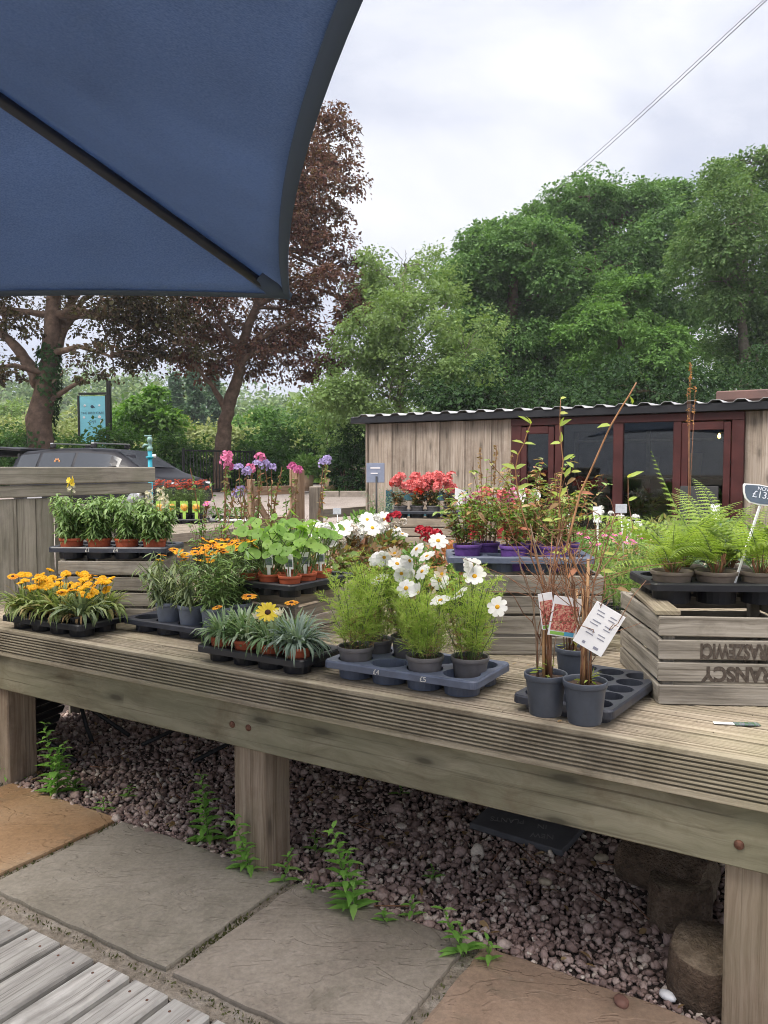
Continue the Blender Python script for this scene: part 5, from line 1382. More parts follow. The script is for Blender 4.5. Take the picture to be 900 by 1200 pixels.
def rounded(mb, z, n, h, r0, R_, mat=0, smat=1):
    for _ in range(n):
        a = random.uniform(0, 6.28); hd = Vector((math.cos(a), math.sin(a), 0)); p = hd * r0 * .3; p.z = z; hh = h * random.uniform(.45, 1.05); e = p + hd * r0 * random.uniform(.3, 2.2) + Vector((0, 0, hh))
        mb.tube([p, p.lerp(e, .5) + Vector((0, 0, hh * .12)), e], .0022, 5, smat, True, False)
        nm = Vector((hd.x * .7 + random.gauss(0, .35), hd.y * .7 + random.gauss(0, .35) - .35, 1)).normalized(); M_ = Matrix.Translation(e) @ rot_to(nm, random.uniform(0, 6.28)); rr_ = R_ * random.uniform(.6, 1.15)
        vs = [M_ @ Vector((0, 0, -.004))]; K = 12
        for q in (.55, 1):
            for k in range(K):
                b_ = 2 * PI * k / K; s = rr_ * q * (1 + .10 * math.cos(b_) - (.25 if k == 6 else 0)); vs.append(M_ @ Vector((s * math.cos(b_), s * math.sin(b_), rr_ * (.10 * q + .07 * math.sin(3 * b_) * q))))
        F = [(0, 1 + k, 1 + (k + 1) % K) for k in range(K)] + [(1 + k, 1 + K + k, 1 + K + (k + 1) % K, 1 + (k + 1) % K) for k in range(K)]
        mb.add([tuple(v) for v in vs], F, mat, None, True)

def blob(mb, c, rr, n, L, w, mat=0):
    d = nrm(RNG.normal(size=(n, 3))); base = np.array(c) + d * np.array(rr) * (RNG.uniform(.25, 1, (n, 1)) ** .5)
    mb.leaves7(base, d + RNG.normal(size=(n, 3)) * .5 + np.array([0, 0, .25]), np.array([0, 0, 1.]) + d * .4 + RNG.normal(size=(n, 3)) * .4, L * RNG.uniform(.6, 1.2, n), w * RNG.uniform(.7, 1.2, n), mat, .2)

def stalk(mb, p0, p1, r_=.0016, mat=1, bend=.01):
    p0, p1 = Vector(p0), Vector(p1); m = p0.lerp(p1, .55) + Vector((random.gauss(0, bend), random.gauss(0, bend), 0)); mb.tube([p0, m, p1], [r_, r_ * .9, r_ * .8], 5, mat, True, False)

def plant(name, loc, label, cat, group, rz=None):
    return empty(name, loc, random.uniform(0, 6.28) if rz is None else rz, label, cat, group)

def plant_tag(parent, x, y, z, w, h, rz, face=None, tilt=.12, pic=None):
    m = Matrix.Translation((x, y, z)) @ Matrix.Rotation(rz, 4, 'Z') @ Matrix.Rotation(tilt * .5, 4, 'X')
    mb = MB(); mb.box((0, 0, h * .5), (w, .0012, h), bev=.0004); mb.box((0, 0, -h * .35), (w * .4, .0012, h * .7), bev=.0003)
    o = mb.build('plant_label', M['white_plastic'], parent, m)
    if pic:
        mb = MB(); mb.box((0, -.0012, h * .42), (w * .80, .0008, h * .5), bev=.0002); mb.build('picture', pic, o)
    return o
def speckle(name, cols, scale):
    m, nt, b, out = newmat(name); tc = N(nt, 'ShaderNodeTexCoord'); n = noise(nt, tc.outputs['Object'], scale, 3, .6)
    n.inputs['Distortion'].default_value = .8
    r = ramp(nt, n.outputs[0], [(.32 + .36 * i / (len(cols) - 1), c) for i, c in enumerate(cols)]); nt.links.new(r.outputs[0], b.inputs['Base Color']); b.inputs['Roughness'].default_value = .4; return m
pic_green = speckle('label_photo_green', [(.02, .04, .03), (.06, .16, .05), (.12, .10, .20), (.25, .32, .2)], 150)
pic_red = speckle('label_photo_red', [(.04, .09, .03), (.30, .05, .05), (.50, .12, .10), (.62, .42, .30), (.10, .16, .05)], 140)
# ------------------------------------------------------------------ crates
crA, _, _ = crate('wooden_crate', on(124, 729, DECK), R(-3), .455, .36, .288, 4, M['crate'], 'weathered slatted crate by the fence post carrying the snapdragon tray')
crC, _, _ = crate('wooden_crate', on(630, 768, DECK), R(-2), .50, .40, .312, 4, M['crate'], 'weathered slatted crate behind the white cosmos carrying the purple pots')
pB = on(346, 743, DECK) - U * .21
crB, _, _ = crate('wooden_crate', pB, ANG, .42, .50, .172, 3, M['crate_pale'], 'low pale wooden crate carrying the round leaved plants')
crD, _, _ = crate('wooden_crate', on(502, 650, DECK), R(-3), .60, .40, .30, 4, M['crate_pale'], 'pale slatted crate near the shed carrying salmon geraniums')
crF, _, _ = crate('wooden_crate', on(582, 690, DECK), R(-5), .46, .38, .29, 4, M['crate_pale'], 'half hidden crate under the red flower packs behind purple pots')
pE = on(771, 826, DECK); EL, ED, EH = .50, .52, .273
rzE = R(-4); mE = Matrix.Rotation(rzE, 4, 'Z'); pE = pE + mE @ Vector((EL / 2, 0, 0))
crE, shE, gE = crate('wooden_crate', pE, rzE, EL, ED, EH, 4, M['crate'], 'large weathered crate stencilled with upside down letters, carrying the ferns')
sten = plain('stencil_ink', (.075, .062, .052), .9, .1, vary=.5, scale=90)
fslat = [c for c in crE.children if c.name.startswith('front_slat')]
for body, k, x1 in (('URASZEWICI', 2, -.127), ('BRANSCY', 1, -.118)):
    zc = k * (shE + gE) + shE / 2
    m = Matrix.Translation((x1, -.0005, zc)) @ Matrix.Rotation(PI / 2, 4, 'X') @ Matrix.Rotation(PI, 4, 'Z')
    text_part('stencil_lettering', body, .062, sten, fslat[k], m, 'RIGHT', .0006, .62 if k == 2 else .88, .0028)
mb = MB(); mb.box((-EL / 2 + .045, ED / 2 - .02, EH + .011), (.075, ED - .06, .017), rot=Matrix.Rotation(R(-4), 4, 'Z'), bev=.003, axis=1); mb.build('top_board', M['deck'], crE)

# ------------------------------------------------------------------ trays
TG = 'nursery trays on the staging'
p0 = on(76, 737, DECK); t0 = tray('nursery_tray', p0, ANG + R(3), 4, 2, .122, T_black, 'black tray of yellow gazanias at the left end of the staging', group=TG)
p2 = crA.location + Vector((.01, .17, .29)); t2 = tray('nursery_tray', p2, R(-3), 4, 2, .136, T_dark, 'dark tray of snapdragons in terracotta pots on top of the crate by the fence', group=TG, marks=((-.09, '£1'), (.045, '£4')))
p3 = on(226, 741, DECK); t3 = tray('nursery_tray', p3, ANG, 4, 2, .135, T_dark, 'dark tray holding two blue grey pots of rudbeckia left of centre', group=TG)
p4 = on(316, 776, DECK); t4 = tray('nursery_tray', p4, ANG, 4, 2, .118, T_black, 'black tray of silver leaved gazanias along the front edge', group=TG)
p5 = on(344, 691, DECK + .175); t5 = tray('nursery_tray', p5, ANG + PI / 2, 4, 3, .112, T_black, 'black tray of round leaved plants on the low pale crate', group=TG)
p6 = on(488, 797, DECK); t6 = tray('nursery_tray', p6, ANG + R(1), 4, 2, .136, T_blue, 'slate blue tray of white cosmos at the front edge', h=.066, group=TG, marks=((-.07, '£4'), (.105, '£5')))
p7 = crC.location + Vector((-.055, .17, .315)); t7 = tray('nursery_tray', p7, R(-3), 4, 2, .136, T_blue, 'slate blue tray of purple pots on the middle crate', h=.066, group=TG)
p8 = on(692, 820, DECK); t8 = tray('nursery_tray', p8, ANG + R(86), 5, 3, .092, T_dark, 'half empty dark tray at the front holding three cane plants', h=.05, group=TG)
p9 = crE.location + mE @ Vector((.075, .325, EH + .004)); t9 = tray('nursery_tray', p9, rzE, 4, 2, .146, T_black, 'black tray of ferns on the stencilled crate', h=.075, group=TG)
pD_ = crD.location + Vector((-.02, .17, .302)); tD = tray('nursery_tray', pD_, R(-3), 4, 2, .140, T_dark, 'dark tray of salmon geraniums on the crate near the shed', group=TG)
p10 = on(708, 735, DECK); t10 = tray('nursery_tray', p10, R(-6), 4, 2, .13, T_black, 'dark tray of feathery green plants on the deck left of the stencilled crate', group=TG)
pR = on(213, 613, DECK); tR = tray('nursery_tray', pR, R(-4), 4, 2, .16, T_black, 'black tray of rust red daisies on the far staging', group=TG)
pW = on(272, 612, DECK); tW = tray('nursery_tray', pW, R(-20), 5, 2, .13, M['white_plastic'], 'white tray with small green plants at the right end of the far staging', h=.05, group=TG)

ORD = ['first', 'second', 'third', 'fourth', 'fifth', 'sixth']
def head(pl, mb, kind, p, z0, n=None, s=1.0, smat=1, nm='flower'):
    p = Vector(p); stalk(mb, (p.x * .25, p.y * .25, z0), p, .0014, smat)
    put(pl, kind, p, n or (random.gauss(0, .3), random.gauss(0, .3), 1), s, nm)

# yellow gazanias, left
for i in range(4):
    for j in range(2):
        pl = plant('gazania', cell(p0, ANG + R(3), 4, 2, .122, i, j), f'yellow flowered gazania, {ORD[i]} from the left in the {"front" if j == 0 else "back"} row of the left black tray', 'potted plant', 'yellow gazanias at the left', 0)
        z = pot(pl, .052, .085, P_black); mb = MB(); strap(mb, z, 95, .145, .015, .045, (.3, 1.5), random.choice([0, 0, 2])); strap(mb, z, 12, .11, .012, .04, (1.0, 1.7), 3)
        for _ in range(8):
            a = random.uniform(0, 6.28); q = random.uniform(0, .075)
            head(pl, mb, random.choice(['gaz', 'gaz', 'gaz', 'gaz', 'gazo']), (q * math.cos(a) + .01, q * math.sin(a), z + random.uniform(.095, .165)), z, (random.gauss(0, .3), random.gauss(-.35, .3), 1), 1.05)
        mb.build('foliage', [G['olive'], GRN, G['grey'], G['dry']], pl)
# snapdragons
for i in range(4):
    w = ['yellow flowering snapdragon, leftmost on the crate by the fence', 'bushy green snapdragon without flowers, second on the fence crate', 'dense round green snapdragon, third on the fence crate', 'snapdragon with faded cream flowers at the right end of the fence crate'][i]
    pl = plant('snapdragon', cell(p2, R(-3), 4, 2, .136, i, 0), w, 'potted plant', 'snapdragons on the fence crate', 0)
    z = pot(pl, .058, .095, P_terra); mb = MB(); tips = leafy(mb, z, 26, .205 if i != 3 else .17, .06, .35, 46, .05, .013, 0, 1, .2, -.5)
    if i in (0, 3):
        for q in range(1 if i == 0 else 5):
            x, y = (.0, .0) if i == 0 else (random.uniform(-.07, .07), random.uniform(-.04, .04)); hh = .29 if i == 0 else random.uniform(.15, .25); stalk(mb, (x * .4, y * .4, z), (x, y, z + hh), .002)
            for k in range(9):
                d_ = Vector((math.cos(k * 2.4), math.sin(k * 2.4), .3)); m_ = Matrix.Translation((x + d_.x * .008, y + d_.y * .008, z + hh - .055 + .008 * k)) @ rot_to(d_, k)
                link_mesh('flower', random.choice(FL['gazpale'] if (i == 3 or k < 4) else FL['lem']) if 'lem' in FL else FL['gazpale'][0], pl, m_ @ Matrix.Scale(.85 if i == 0 and k >= 4 else .5, 4))
    mb.build('foliage', [G['snap'], GRN], pl)
# rudbeckias in blue grey pots
for k, (i, j, w, lf) in enumerate([(1, 0, 'wilting rudbeckia in the left blue grey pot', 'grey'), (2, 0, 'rudbeckia with orange flowers in the right blue grey pot', 'grey'), (2, 1, 'fresh green rudbeckia with orange flowers behind the blue grey pots', 'snap'), (3, 1, 'tall fresh green rudbeckia right of the blue grey pots', 'snap'), (3, 0, 'bright green leafy rudbeckia between blue grey pots and low crate', 'mid')]):
    c_ = cell(p3, ANG, 4, 2, .135, i, j); c_.z += .022
    lf = 'snap' if lf == 'mid' else lf; pl = plant('rudbeckia', c_, w, 'potted plant', 'rudbeckias in the left centre tray', 0)
    z = pot(pl, .064, .115, P_blue); mb = MB(); H_ = .21 if k < 2 else .25
    leafy(mb, z, 18, H_, .06, .6, 17, .07, .0115, 0, 1, .2, -.7 if k < 2 else -.1)
    if k == 0: leafy(mb, z, 8, .15, .05, .8, 10, .06, .014, 0, 1, .2, -1.0); rounded(mb, z, 2, .12, .08, .022, 3, 1)
    for _ in range([5, 11, 13, 13, 9][k]):
        a = random.uniform(0, 6.28); q = random.uniform(.02, .095); head(pl, mb, 'gazo', (q * math.cos(a), q * math.sin(a), z + H_ * random.uniform(.95, 1.17)), z, (random.gauss(0, .25), random.gauss(-.25, .25), 1), random.uniform(.8, 1.1))
    mb.build('foliage', [G[lf], GRN, G['dry'], G['mid']], pl)
# silver leaved gazanias
for i in range(4):
    for j in range(2):
        if (i, j) in ((3, 1), (1, 1)): continue
        pl = plant('gazania', cell(p4, ANG, 4, 2, .118, i, j), f'silver leaved gazania, {ORD[i]} from the left in the {"front" if j == 0 else "back"} row of the front black tray', 'potted plant', 'silver gazanias at the front edge', 0)
        z = pot(pl, .05, .088, P_terra); mb = MB(); strap(mb, z, 150 if i != 3 else 170, .125 if i != 3 else .145, .011, .035, (.3, 1.45), 0 if i < 3 else 2); strap(mb, z, 5, .07, .01, .04, (1.2, 1.7), 3)
        if j == 0 and i == 2: head(pl, mb, 'gazbig', (-.01, -.02, z + .125), z, (.1, -.8, .7), 1.15); head(pl, mb, 'gazpale', (-.05, -.02, z + .10), z)
        if j == 0 and i == 3: head(pl, mb, 'gazpale', (-.06, 0, z + .12), z)
        if j == 0 and i == 0: head(pl, mb, 'gazo', (-.02, -.01, z + .12), z, (-.2, -.2, 1), .9)
        if j == 0 and i == 1: head(pl, mb, 'gazo', (.01, .0, z + .17), z, (0, -.2, 1), 1.3); head(pl, mb, 'gazpale', (.05, -.02, z + .08), z)
        if j == 1 and i == 2: head(pl, mb, 'gazo', (.0, .0, z + .14), z, (0, -.2, 1), 1.2)
        mb.build('foliage', [G['silver'], GRN, G['blue'], G['dry']], pl)
# round leaved plants with printed labels on the low crate
for i in range(4):
    for j in range(3):
        if (i, j) in ((3, 0), (2, 2)): continue
        pl = plant('round_leaved_plant', cell(p5, ANG + PI / 2, 4, 3, .112, i, j), ['bright green round leaved plant in terracotta pot on the low pale crate'][0], 'potted plant', 'round leaved plants on the low crate', 0)
        z = pot(pl, .05, .088, P_terra); mb = MB(); rounded(mb, z, 16 if j else 10, .20 if (i + j) % 3 else .25, .07, .031)
        mb.build('foliage', [G['bright'], GRN], pl)
        if (i, j) in ((0, 0), (1, 0), (0, 1), (2, 0), (0, 2)): plant_tag(pl, .0, -.025, z + .040, .038, .064, R(-10 + 8 * i), None, .15, pic_green)
# white cosmos
cos_heads = {(0, 0): [], (2, 0): [(-.055, -.03, .235), (-.005, -.035, .225)], (0, 1): [(-.02, .03, .30), (.07, .05, .31)],
             (1, 1): [(-.03, -.03, .27), (-.07, .02, .30), (.02, .02, .32), (-.12, .0, .285), (.085, .06, .35), (.07, -.03, .25), (-.085, -.06, .215), (.03, .08, .29)],
             (3, 1): [(-.095, -.02, .28), (-.13, .03, .25), (.02, -.03, .315), (.035, -.045, .285), (-.03, -.02, .22), (.13, -.08, .20), (-.08, -.06, .20)]}
cw = {(0, 0): 'leafy cosmos without flowers at the left front of the blue tray', (2, 0): 'short cosmos with two white flowers in the middle front of the blue tray', (0, 1): 'tall leafy cosmos at the left back of the blue tray', (1, 1): 'cosmos with a big cluster of white flowers at the middle back of the blue tray', (3, 1): 'tall cosmos with white flowers at the right end of the blue tray'}
for (i, j), hs in cos_heads.items():
    c_ = cell(p6, ANG + R(1), 4, 2, .136, i, j)
    if (i, j) == (3, 1): c_ = cell(p6, ANG + R(1), 4, 2, .136, 3, .45)
    if (i, j) == (1, 1): c_.z += .025
    pl = plant('cosmos', c_, cw[(i, j)], 'potted plant', 'white cosmos in the slate blue tray', ANG)
    z = pot(pl, .063, .105, P_grey); mb = MB(); Hh = {(0, 0): .27, (2, 0): .22, (0, 1): .30, (1, 1): .25, (3, 1): .29}[(i, j)]
    feathery(mb, z, {(2, 0): 19, (1, 1): 16}.get((i, j), 18), Hh, .05, .36, 34, .07)
    feathery(mb, z, 6, Hh * .55, .05, .3, 14, .04, 2)
    for (x, y, h_) in hs:
        n_ = (random.gauss(0, .35), -.75 + random.gauss(0, .3), .7); head(pl, mb, 'cos' if random.random() < .8 else 'cosbud', (x, y, z + h_), z, n_, random.uniform(.78, .98))
    for _ in range(len(hs) // 3 + (1 if hs else 0)):
        x, y = random.uniform(-.07, .07), random.uniform(-.05, .05); head(pl, mb, 'cosbud', (x, y, z + Hh * random.uniform(.95, 1.15)), z, (random.gauss(0, .5), -.8, -.2), .9)
    mb.build('foliage', [G['cosmos'], GRN, G['dry']], pl)
# white pelargoniums and marguerites behind
for k, (px, py, hh, lb) in enumerate([(384, 708, .37, 'white flowered geranium just right of the low pale crate'), (418, 700, .36, 'white flowered geranium with fading heads behind the leafy cosmos'), (450, 688, .38, 'white marguerite like plant further back behind the cosmos')]):
    pl = plant('white_geranium', on(px, py, DECK), lb, 'potted plant', 'white flowering plants in mid staging', 0)
    z = pot(pl, .07, .11, P_black); mb = MB(); blob(mb, (0, 0, z + .12), (.15, .13, .12), 330, .05, .036)
    for _ in range(14):
        a = random.uniform(0, 6.28); q = random.uniform(0, .15); head(pl, mb, 'gerw' if k < 2 else random.choice(['gerw', 'cos']), (q * math.cos(a), q * math.sin(a), z + hh - .10 + random.uniform(-.05, .05)), z, (random.gauss(0, .3), -.4, 1))
    for x in ((-.05, .09) if k != 2 else (0.0, -.1)): head(pl, mb, 'cos', (x, -.1, z + hh - .055), z, (random.gauss(0, .2), -.8, .6), 1.25)
    mb.build('foliage', [G['ger'] if k == 1 else G['mix'], GRN], pl)
# bushy green mound and companions around the middle crates
def bushy(px, py, lb, lf, rr, h, n, L, w, potm=P_black, heads=(), s=1.0, pr=.07, grp='mixed plants in mid staging', H0=None, nm='leafy_plant', stems=0):
    pl = plant(nm, on(px, py, DECK if H0 is None else H0), lb, 'potted plant', grp, 0)
    z = pot(pl, pr, pr * 1.6, potm); mb = MB()
    if n: blob(mb, (0, 0, z + h * .5), (rr, rr, h * .5), n, L, w)
    if stems: leafy(mb, z, stems, h, pr * .8, .45, 16, L, w, 0, 1, .3, 0)
    for kd, cnt, q, zz in heads:
        for _ in range(cnt):
            a = random.uniform(0, 6.28); u = q * math.sqrt(random.random()); head(pl, mb, kd, (u * math.cos(a), u * math.sin(a), z + zz * random.uniform(.85, 1.1)), z, (random.gauss(0, .3), -.35, 1), s)
    mb.build('foliage', [G[lf], GRN], pl); return pl
bushy(430, 664, 'low bushy bright green plant in front of the geranium crate', 'mid', .22, .28, 900, .045, .022, pr=.09)
bushy(488, 712, 'dark leafy plant with crimson flowers between cosmos and geranium crate', 'mid', .14, .22, 380, .045, .026, heads=(('redrose', 4, .12, .30),))
bushy(462, 690, 'leafy plant with a single crimson flower beside the white marguerites', 'ger', .12, .2, 260, .045, .026, heads=(('redrose', 2, .1, .33),))
bushy(527, 716, 'plant with coral orange leaves left of the middle crate', 'red', .12, .26, 260, .055, .022, stems=10)
bushy(548, 722, 'low dark green plant beside the middle crate behind the cosmos', 'mid', .12, .16, 260, .045, .024)
# salmon geraniums
for i in range(4):
    for j in range(1 if i in (0, 3) else 2):
        pl = plant('geranium', cell(pD_, R(-3), 4, 2, .14, i, j), ['salmon geranium with one scarlet head at the left of the crate tray', 'salmon geranium full of flowers, second on the crate near the shed', 'salmon geranium full of flowers, third on the crate near the shed', 'salmon geranium at the right end of the crate near the shed'][i], 'potted plant', 'salmon geraniums near the shed', 0)
        z = pot(pl, .06, .10, P_grey); mb = MB(); leafy(mb, z, 13, .15, .05, .5, 9, .045, .034, 0, 1, .2, 0)
        for _ in range(8):
            a = random.uniform(0, 6.28); q = random.uniform(0, .12); head(pl, mb, 'gersc' if (i == 0 and _ == 0) or (i == 1 and _ == 1) else 'ger', (q * math.cos(a), q * math.sin(a), z + random.uniform(.13, .27)), z, (random.gauss(0, .3), -.3, 1), 1.15)
        mb.build('foliage', [G['ger'], GRN], pl)
# plants in purple pots
for k, (i, j, lb) in enumerate([(0, .3, 'green shrubby plant in the left purple pot on the middle crate'), (1.35, 0, 'green shrubby plant in the middle purple pot on the middle crate'), (2.5, 0, 'shrubby plant with reddening leaves in the right purple pot'), (2.0, 1, 'tall shrubby plant with yellowing leaves behind the purple pots'), (3.0, .9, 'yellow leaved shrubby plant at the right end of the purple pot tray'), (.6, 1, 'shrubby plant with spiky seed heads at the back of the purple pot tray')]):
    c_ = cell(p7, R(-3), 4, 2, .136, i, j)
    pl = plant('shrubby_plant', c_, lb, 'potted plant', 'shrubby plants in purple pots', 0); z = pot(pl, .058, .10, P_purple); mb = MB()
    leafy(mb, z, 12, [.20, .24, .22, .34, .27, .30][k], .04, .55, 26, .042, .02, 0, 2, .15, 0, .0017)
    if k == 5:
        for q in range(3):
            x = -.03 + .07 * q; hh = random.uniform(.36, .43); stalk(mb, (x * .3, 0, z), (x, random.uniform(-.03, .03), z + hh), .002, 2)
            n_ = 60; tt = RNG.uniform(.6, 1.0, n_); mb.quads4(np.stack([x * (.3 + .7 * tt), tt * 0, z + hh * tt], 1), RNG.normal(size=(n_, 3)), RNG.normal(size=(n_, 3)), .014, .009, 3)
    mb.build('foliage', [G['mix'], GRN, brown_stem, G['dry']], pl)
# red packs
for k, (dx, dy, lb) in enumerate([(-.12, .1, 'pink flowering begonia in the left red carry pack behind the purple pots'), (.06, .09, 'pink flowering begonia in the right red carry pack behind the purple pots'), (.17, .2, 'pink flowering begonia at the back of the red carry packs')]):
    pl = plant('begonia', crF.location + Vector((dx, dy, .295)), lb, 'potted plant', 'begonias in red packs', 0); z = pot(pl, .062, .12, P_red); mb = MB()
    blob(mb, (0, 0, z + .06), (.085, .08, .07), 200, .05, .038)
    for _ in range(6): head(pl, mb, 'ger' if _ % 2 else 'phl', (random.uniform(-.07, .07), random.uniform(-.08, 0), z + random.uniform(.10, .19)), z, (0, -.5, 1), 1.0)
    for a in (-.6, .5):
        mb.leaves7([(a * .1, -.03, z + .10)], [(a, -.2, 1)], [(0, -1, .2)], .13, .10, 2, .1)
    mb.build('foliage', [G['bright'], GRN, M['white_plastic']], pl)
# ferns
for k, (i, j) in enumerate([(0, 0), (1, 0), (2, 0), (1.6, 1), (3, .4), (.55, 1)]):
    c_ = cell(p9, rzE, 4, 2, .146, i, j); c_.z += .008
    pl = plant('fern', c_, ['pale green fern in the leftmost taupe pot on the stencilled crate', 'pale green fern in the second taupe pot, tallest fronds', 'fern in the third taupe pot beside the price sign', 'fern at the back of the stencilled crate between others', 'fern at the right end of the stencilled crate', 'fern in the back row behind the leftmost fern'][k], 'potted plant', 'ferns on the stencilled crate', 0)
    z = pot(pl, .068, .095, P_taupe); mb = MB(); fern(mb, z, [10, 11, 11, 9, 10, 9][k], [.36, .43, .40, .42, .38, .38][k], .02, 0, 1, (.80, 1.45), [[tuple(at(px_, py_, c_.y + dy_) - c_) for px_, py_, dy_ in pth_] for pth_ in {0: [[(797, 676, 0), (770, 628, -.03), (730, 606, -.06), (690, 602, -.08), (650, 612, -.08)], [(794, 676, 0), (770, 655, -.05), (735, 655, -.10), (705, 672, -.12)]], 1: [[(838, 676, 0), (818, 640, .04), (795, 600, .08), (776, 560, .10), (763, 528, .12)]], 2: [[(890, 676, 0), (865, 630, .03), (842, 604, .05), (826, 592, .06)]]}.get(k, [])]); 
    for _ in range(26):
        a = random.uniform(0, 6.28); stalk(mb, (.012 * math.cos(a), .012 * math.sin(a), z - .005), (.03 * math.cos(a), .03 * math.sin(a), z + random.uniform(.03, .075)), .0022, 2, .004)
    mb.build('foliage', [G['fern'], GRN, brown_stem], pl)
# feathery and pink plants between the crates, mixed back rows
for i in range(4):
    for j in range(2):
        pl = plant('feathery_plant', cell(p10, R(-6), 4, 2, .13, i, j), 'fine feathery green plant in the dark tray left of the ferns', 'potted plant', 'feathery plants between the crates', 0)
        z = pot(pl, .055, .09, P_black); mb = MB(); feathery(mb, z, 12, .24, .045, .3, 26, .042, 0, 1, .0017); mb.build('foliage', [G['asp'], GRN], pl)
bk = 'mixed plants in the back rows'
bushy(700, 705, 'pink flowering plant behind the feathery tray, left', 'mix', .15, .2, 260, .04, .014, heads=(('mag', 9, .14, .25),), grp=bk, stems=14)
bushy(745, 700, 'pink flowering plant behind the feathery tray, right', 'mix', .15, .2, 260, .04, .014, heads=(('mag', 10, .15, .25),), grp=bk, stems=14)
bushy(795, 700, 'glaucous leaved plant behind the leftmost fern', 'blue', .16, .26, 420, .04, .026, grp=bk)
bushy(850, 698, 'glaucous leaved plant behind the second and third ferns', 'blue', .18, .30, 480, .04, .026, grp=bk)
bushy(905, 700, 'mid green plant behind the price sign at the right edge', 'mid', .18, .30, 460, .045, .024, grp=bk)
bushy(655, 690, 'upright leafy plant behind the cane stems', 'mid', .14, .28, 320, .05, .022, grp=bk, stems=10)
bushy(690, 680, 'low mid green plant behind the pink flowering pair', 'mid', .16, .22, 380, .05, .026, grp=bk)
bushy(740, 676, 'olive leaved plant in the back row before the dark windows', 'olive', .17, .22, 380, .04, .018, grp=bk, heads=(('gerw', 5, .15, .28),), s=.7)
bushy(630, 672, 'tall plant with tinted leaves behind the red packs', 'mix', .17, .34, 420, .05, .022, grp=bk, stems=10)
bushy(790, 672, 'silvery green plant in the back row below the right door', 'silver', .17, .24, 400, .045, .016, grp=bk)
bushy(850, 672, 'dark green plant in the back row below the right door', 'mid', .18, .28, 420, .05, .024, grp=bk)
bushy(672, 662, 'small green plant nearest the left shed door', 'mid', .15, .18, 300, .045, .022, grp=bk)
bushy(715, 660, 'small plant with pale buds nearest the shed windows', 'mix', .15, .20, 300, .045, .02, grp=bk, heads=(('gerw', 4, .13, .3),), s=.6)
bushy(447, 641, 'grey green upright plant at the left end of the shed wall', 'blue', .09, .44, 0, .08, .009, grp=bk, stems=18)
for k, (px, py, Y, lb) in enumerate([(700, 603, 5.0, 'upright white label behind the cane stems'), (667, 612, 4.9, 'narrow white label left of the upright one behind the canes'), (735, 618, 5.0, 'white label among pink flowers before the dark windows'), (748, 620, 5.1, 'white label right of its neighbour among the pink flowers'), (838, 600, 5.0, 'white label standing behind the ferns')]):
    p = at(px, py, Y); mb = MB(); mb.box((0, 0, 0), (.055 if k != 1 else .03, .003, .10), bev=.003); mb.box((0, 0, -.18), (.012, .003, .26), bev=.001); o = mb.build('plant_label', M['white_plastic']); o.location = p; o.rotation_euler = (R(-6), 0, R(random.uniform(-15, 15))); tag(o, lb, 'plant label', 'white plant labels in the back rows')
tagp = speckle('grey_label_print', [(.40, .43, .50), (.48, .51, .57), (.55, .57, .62)], 60)
for px, py, Y, w, h, L, lb in [(728, 596, 4.4, .062, .05, .30, 'small pale rounded tag on a thin stem before the middle window'), (395, 599, 6.2, .065, .05, .26, 'small grey tag on a white stick beside the rail fence')]:
    p = at(px, py, Y); t = empty('stick_tag', p, R(-5), lb, 'plant label', 'small tags on sticks'); mb = MB(); mb.box((0, 0, 0), (w, .003, h), bev=.0014); mb.build('tag', tagp, t); mb = MB(); mb.tube([(0, .003, -h * .3), (.02, .003, -L)], .003, 6); mb.build('stick', M['white_plastic'], t)
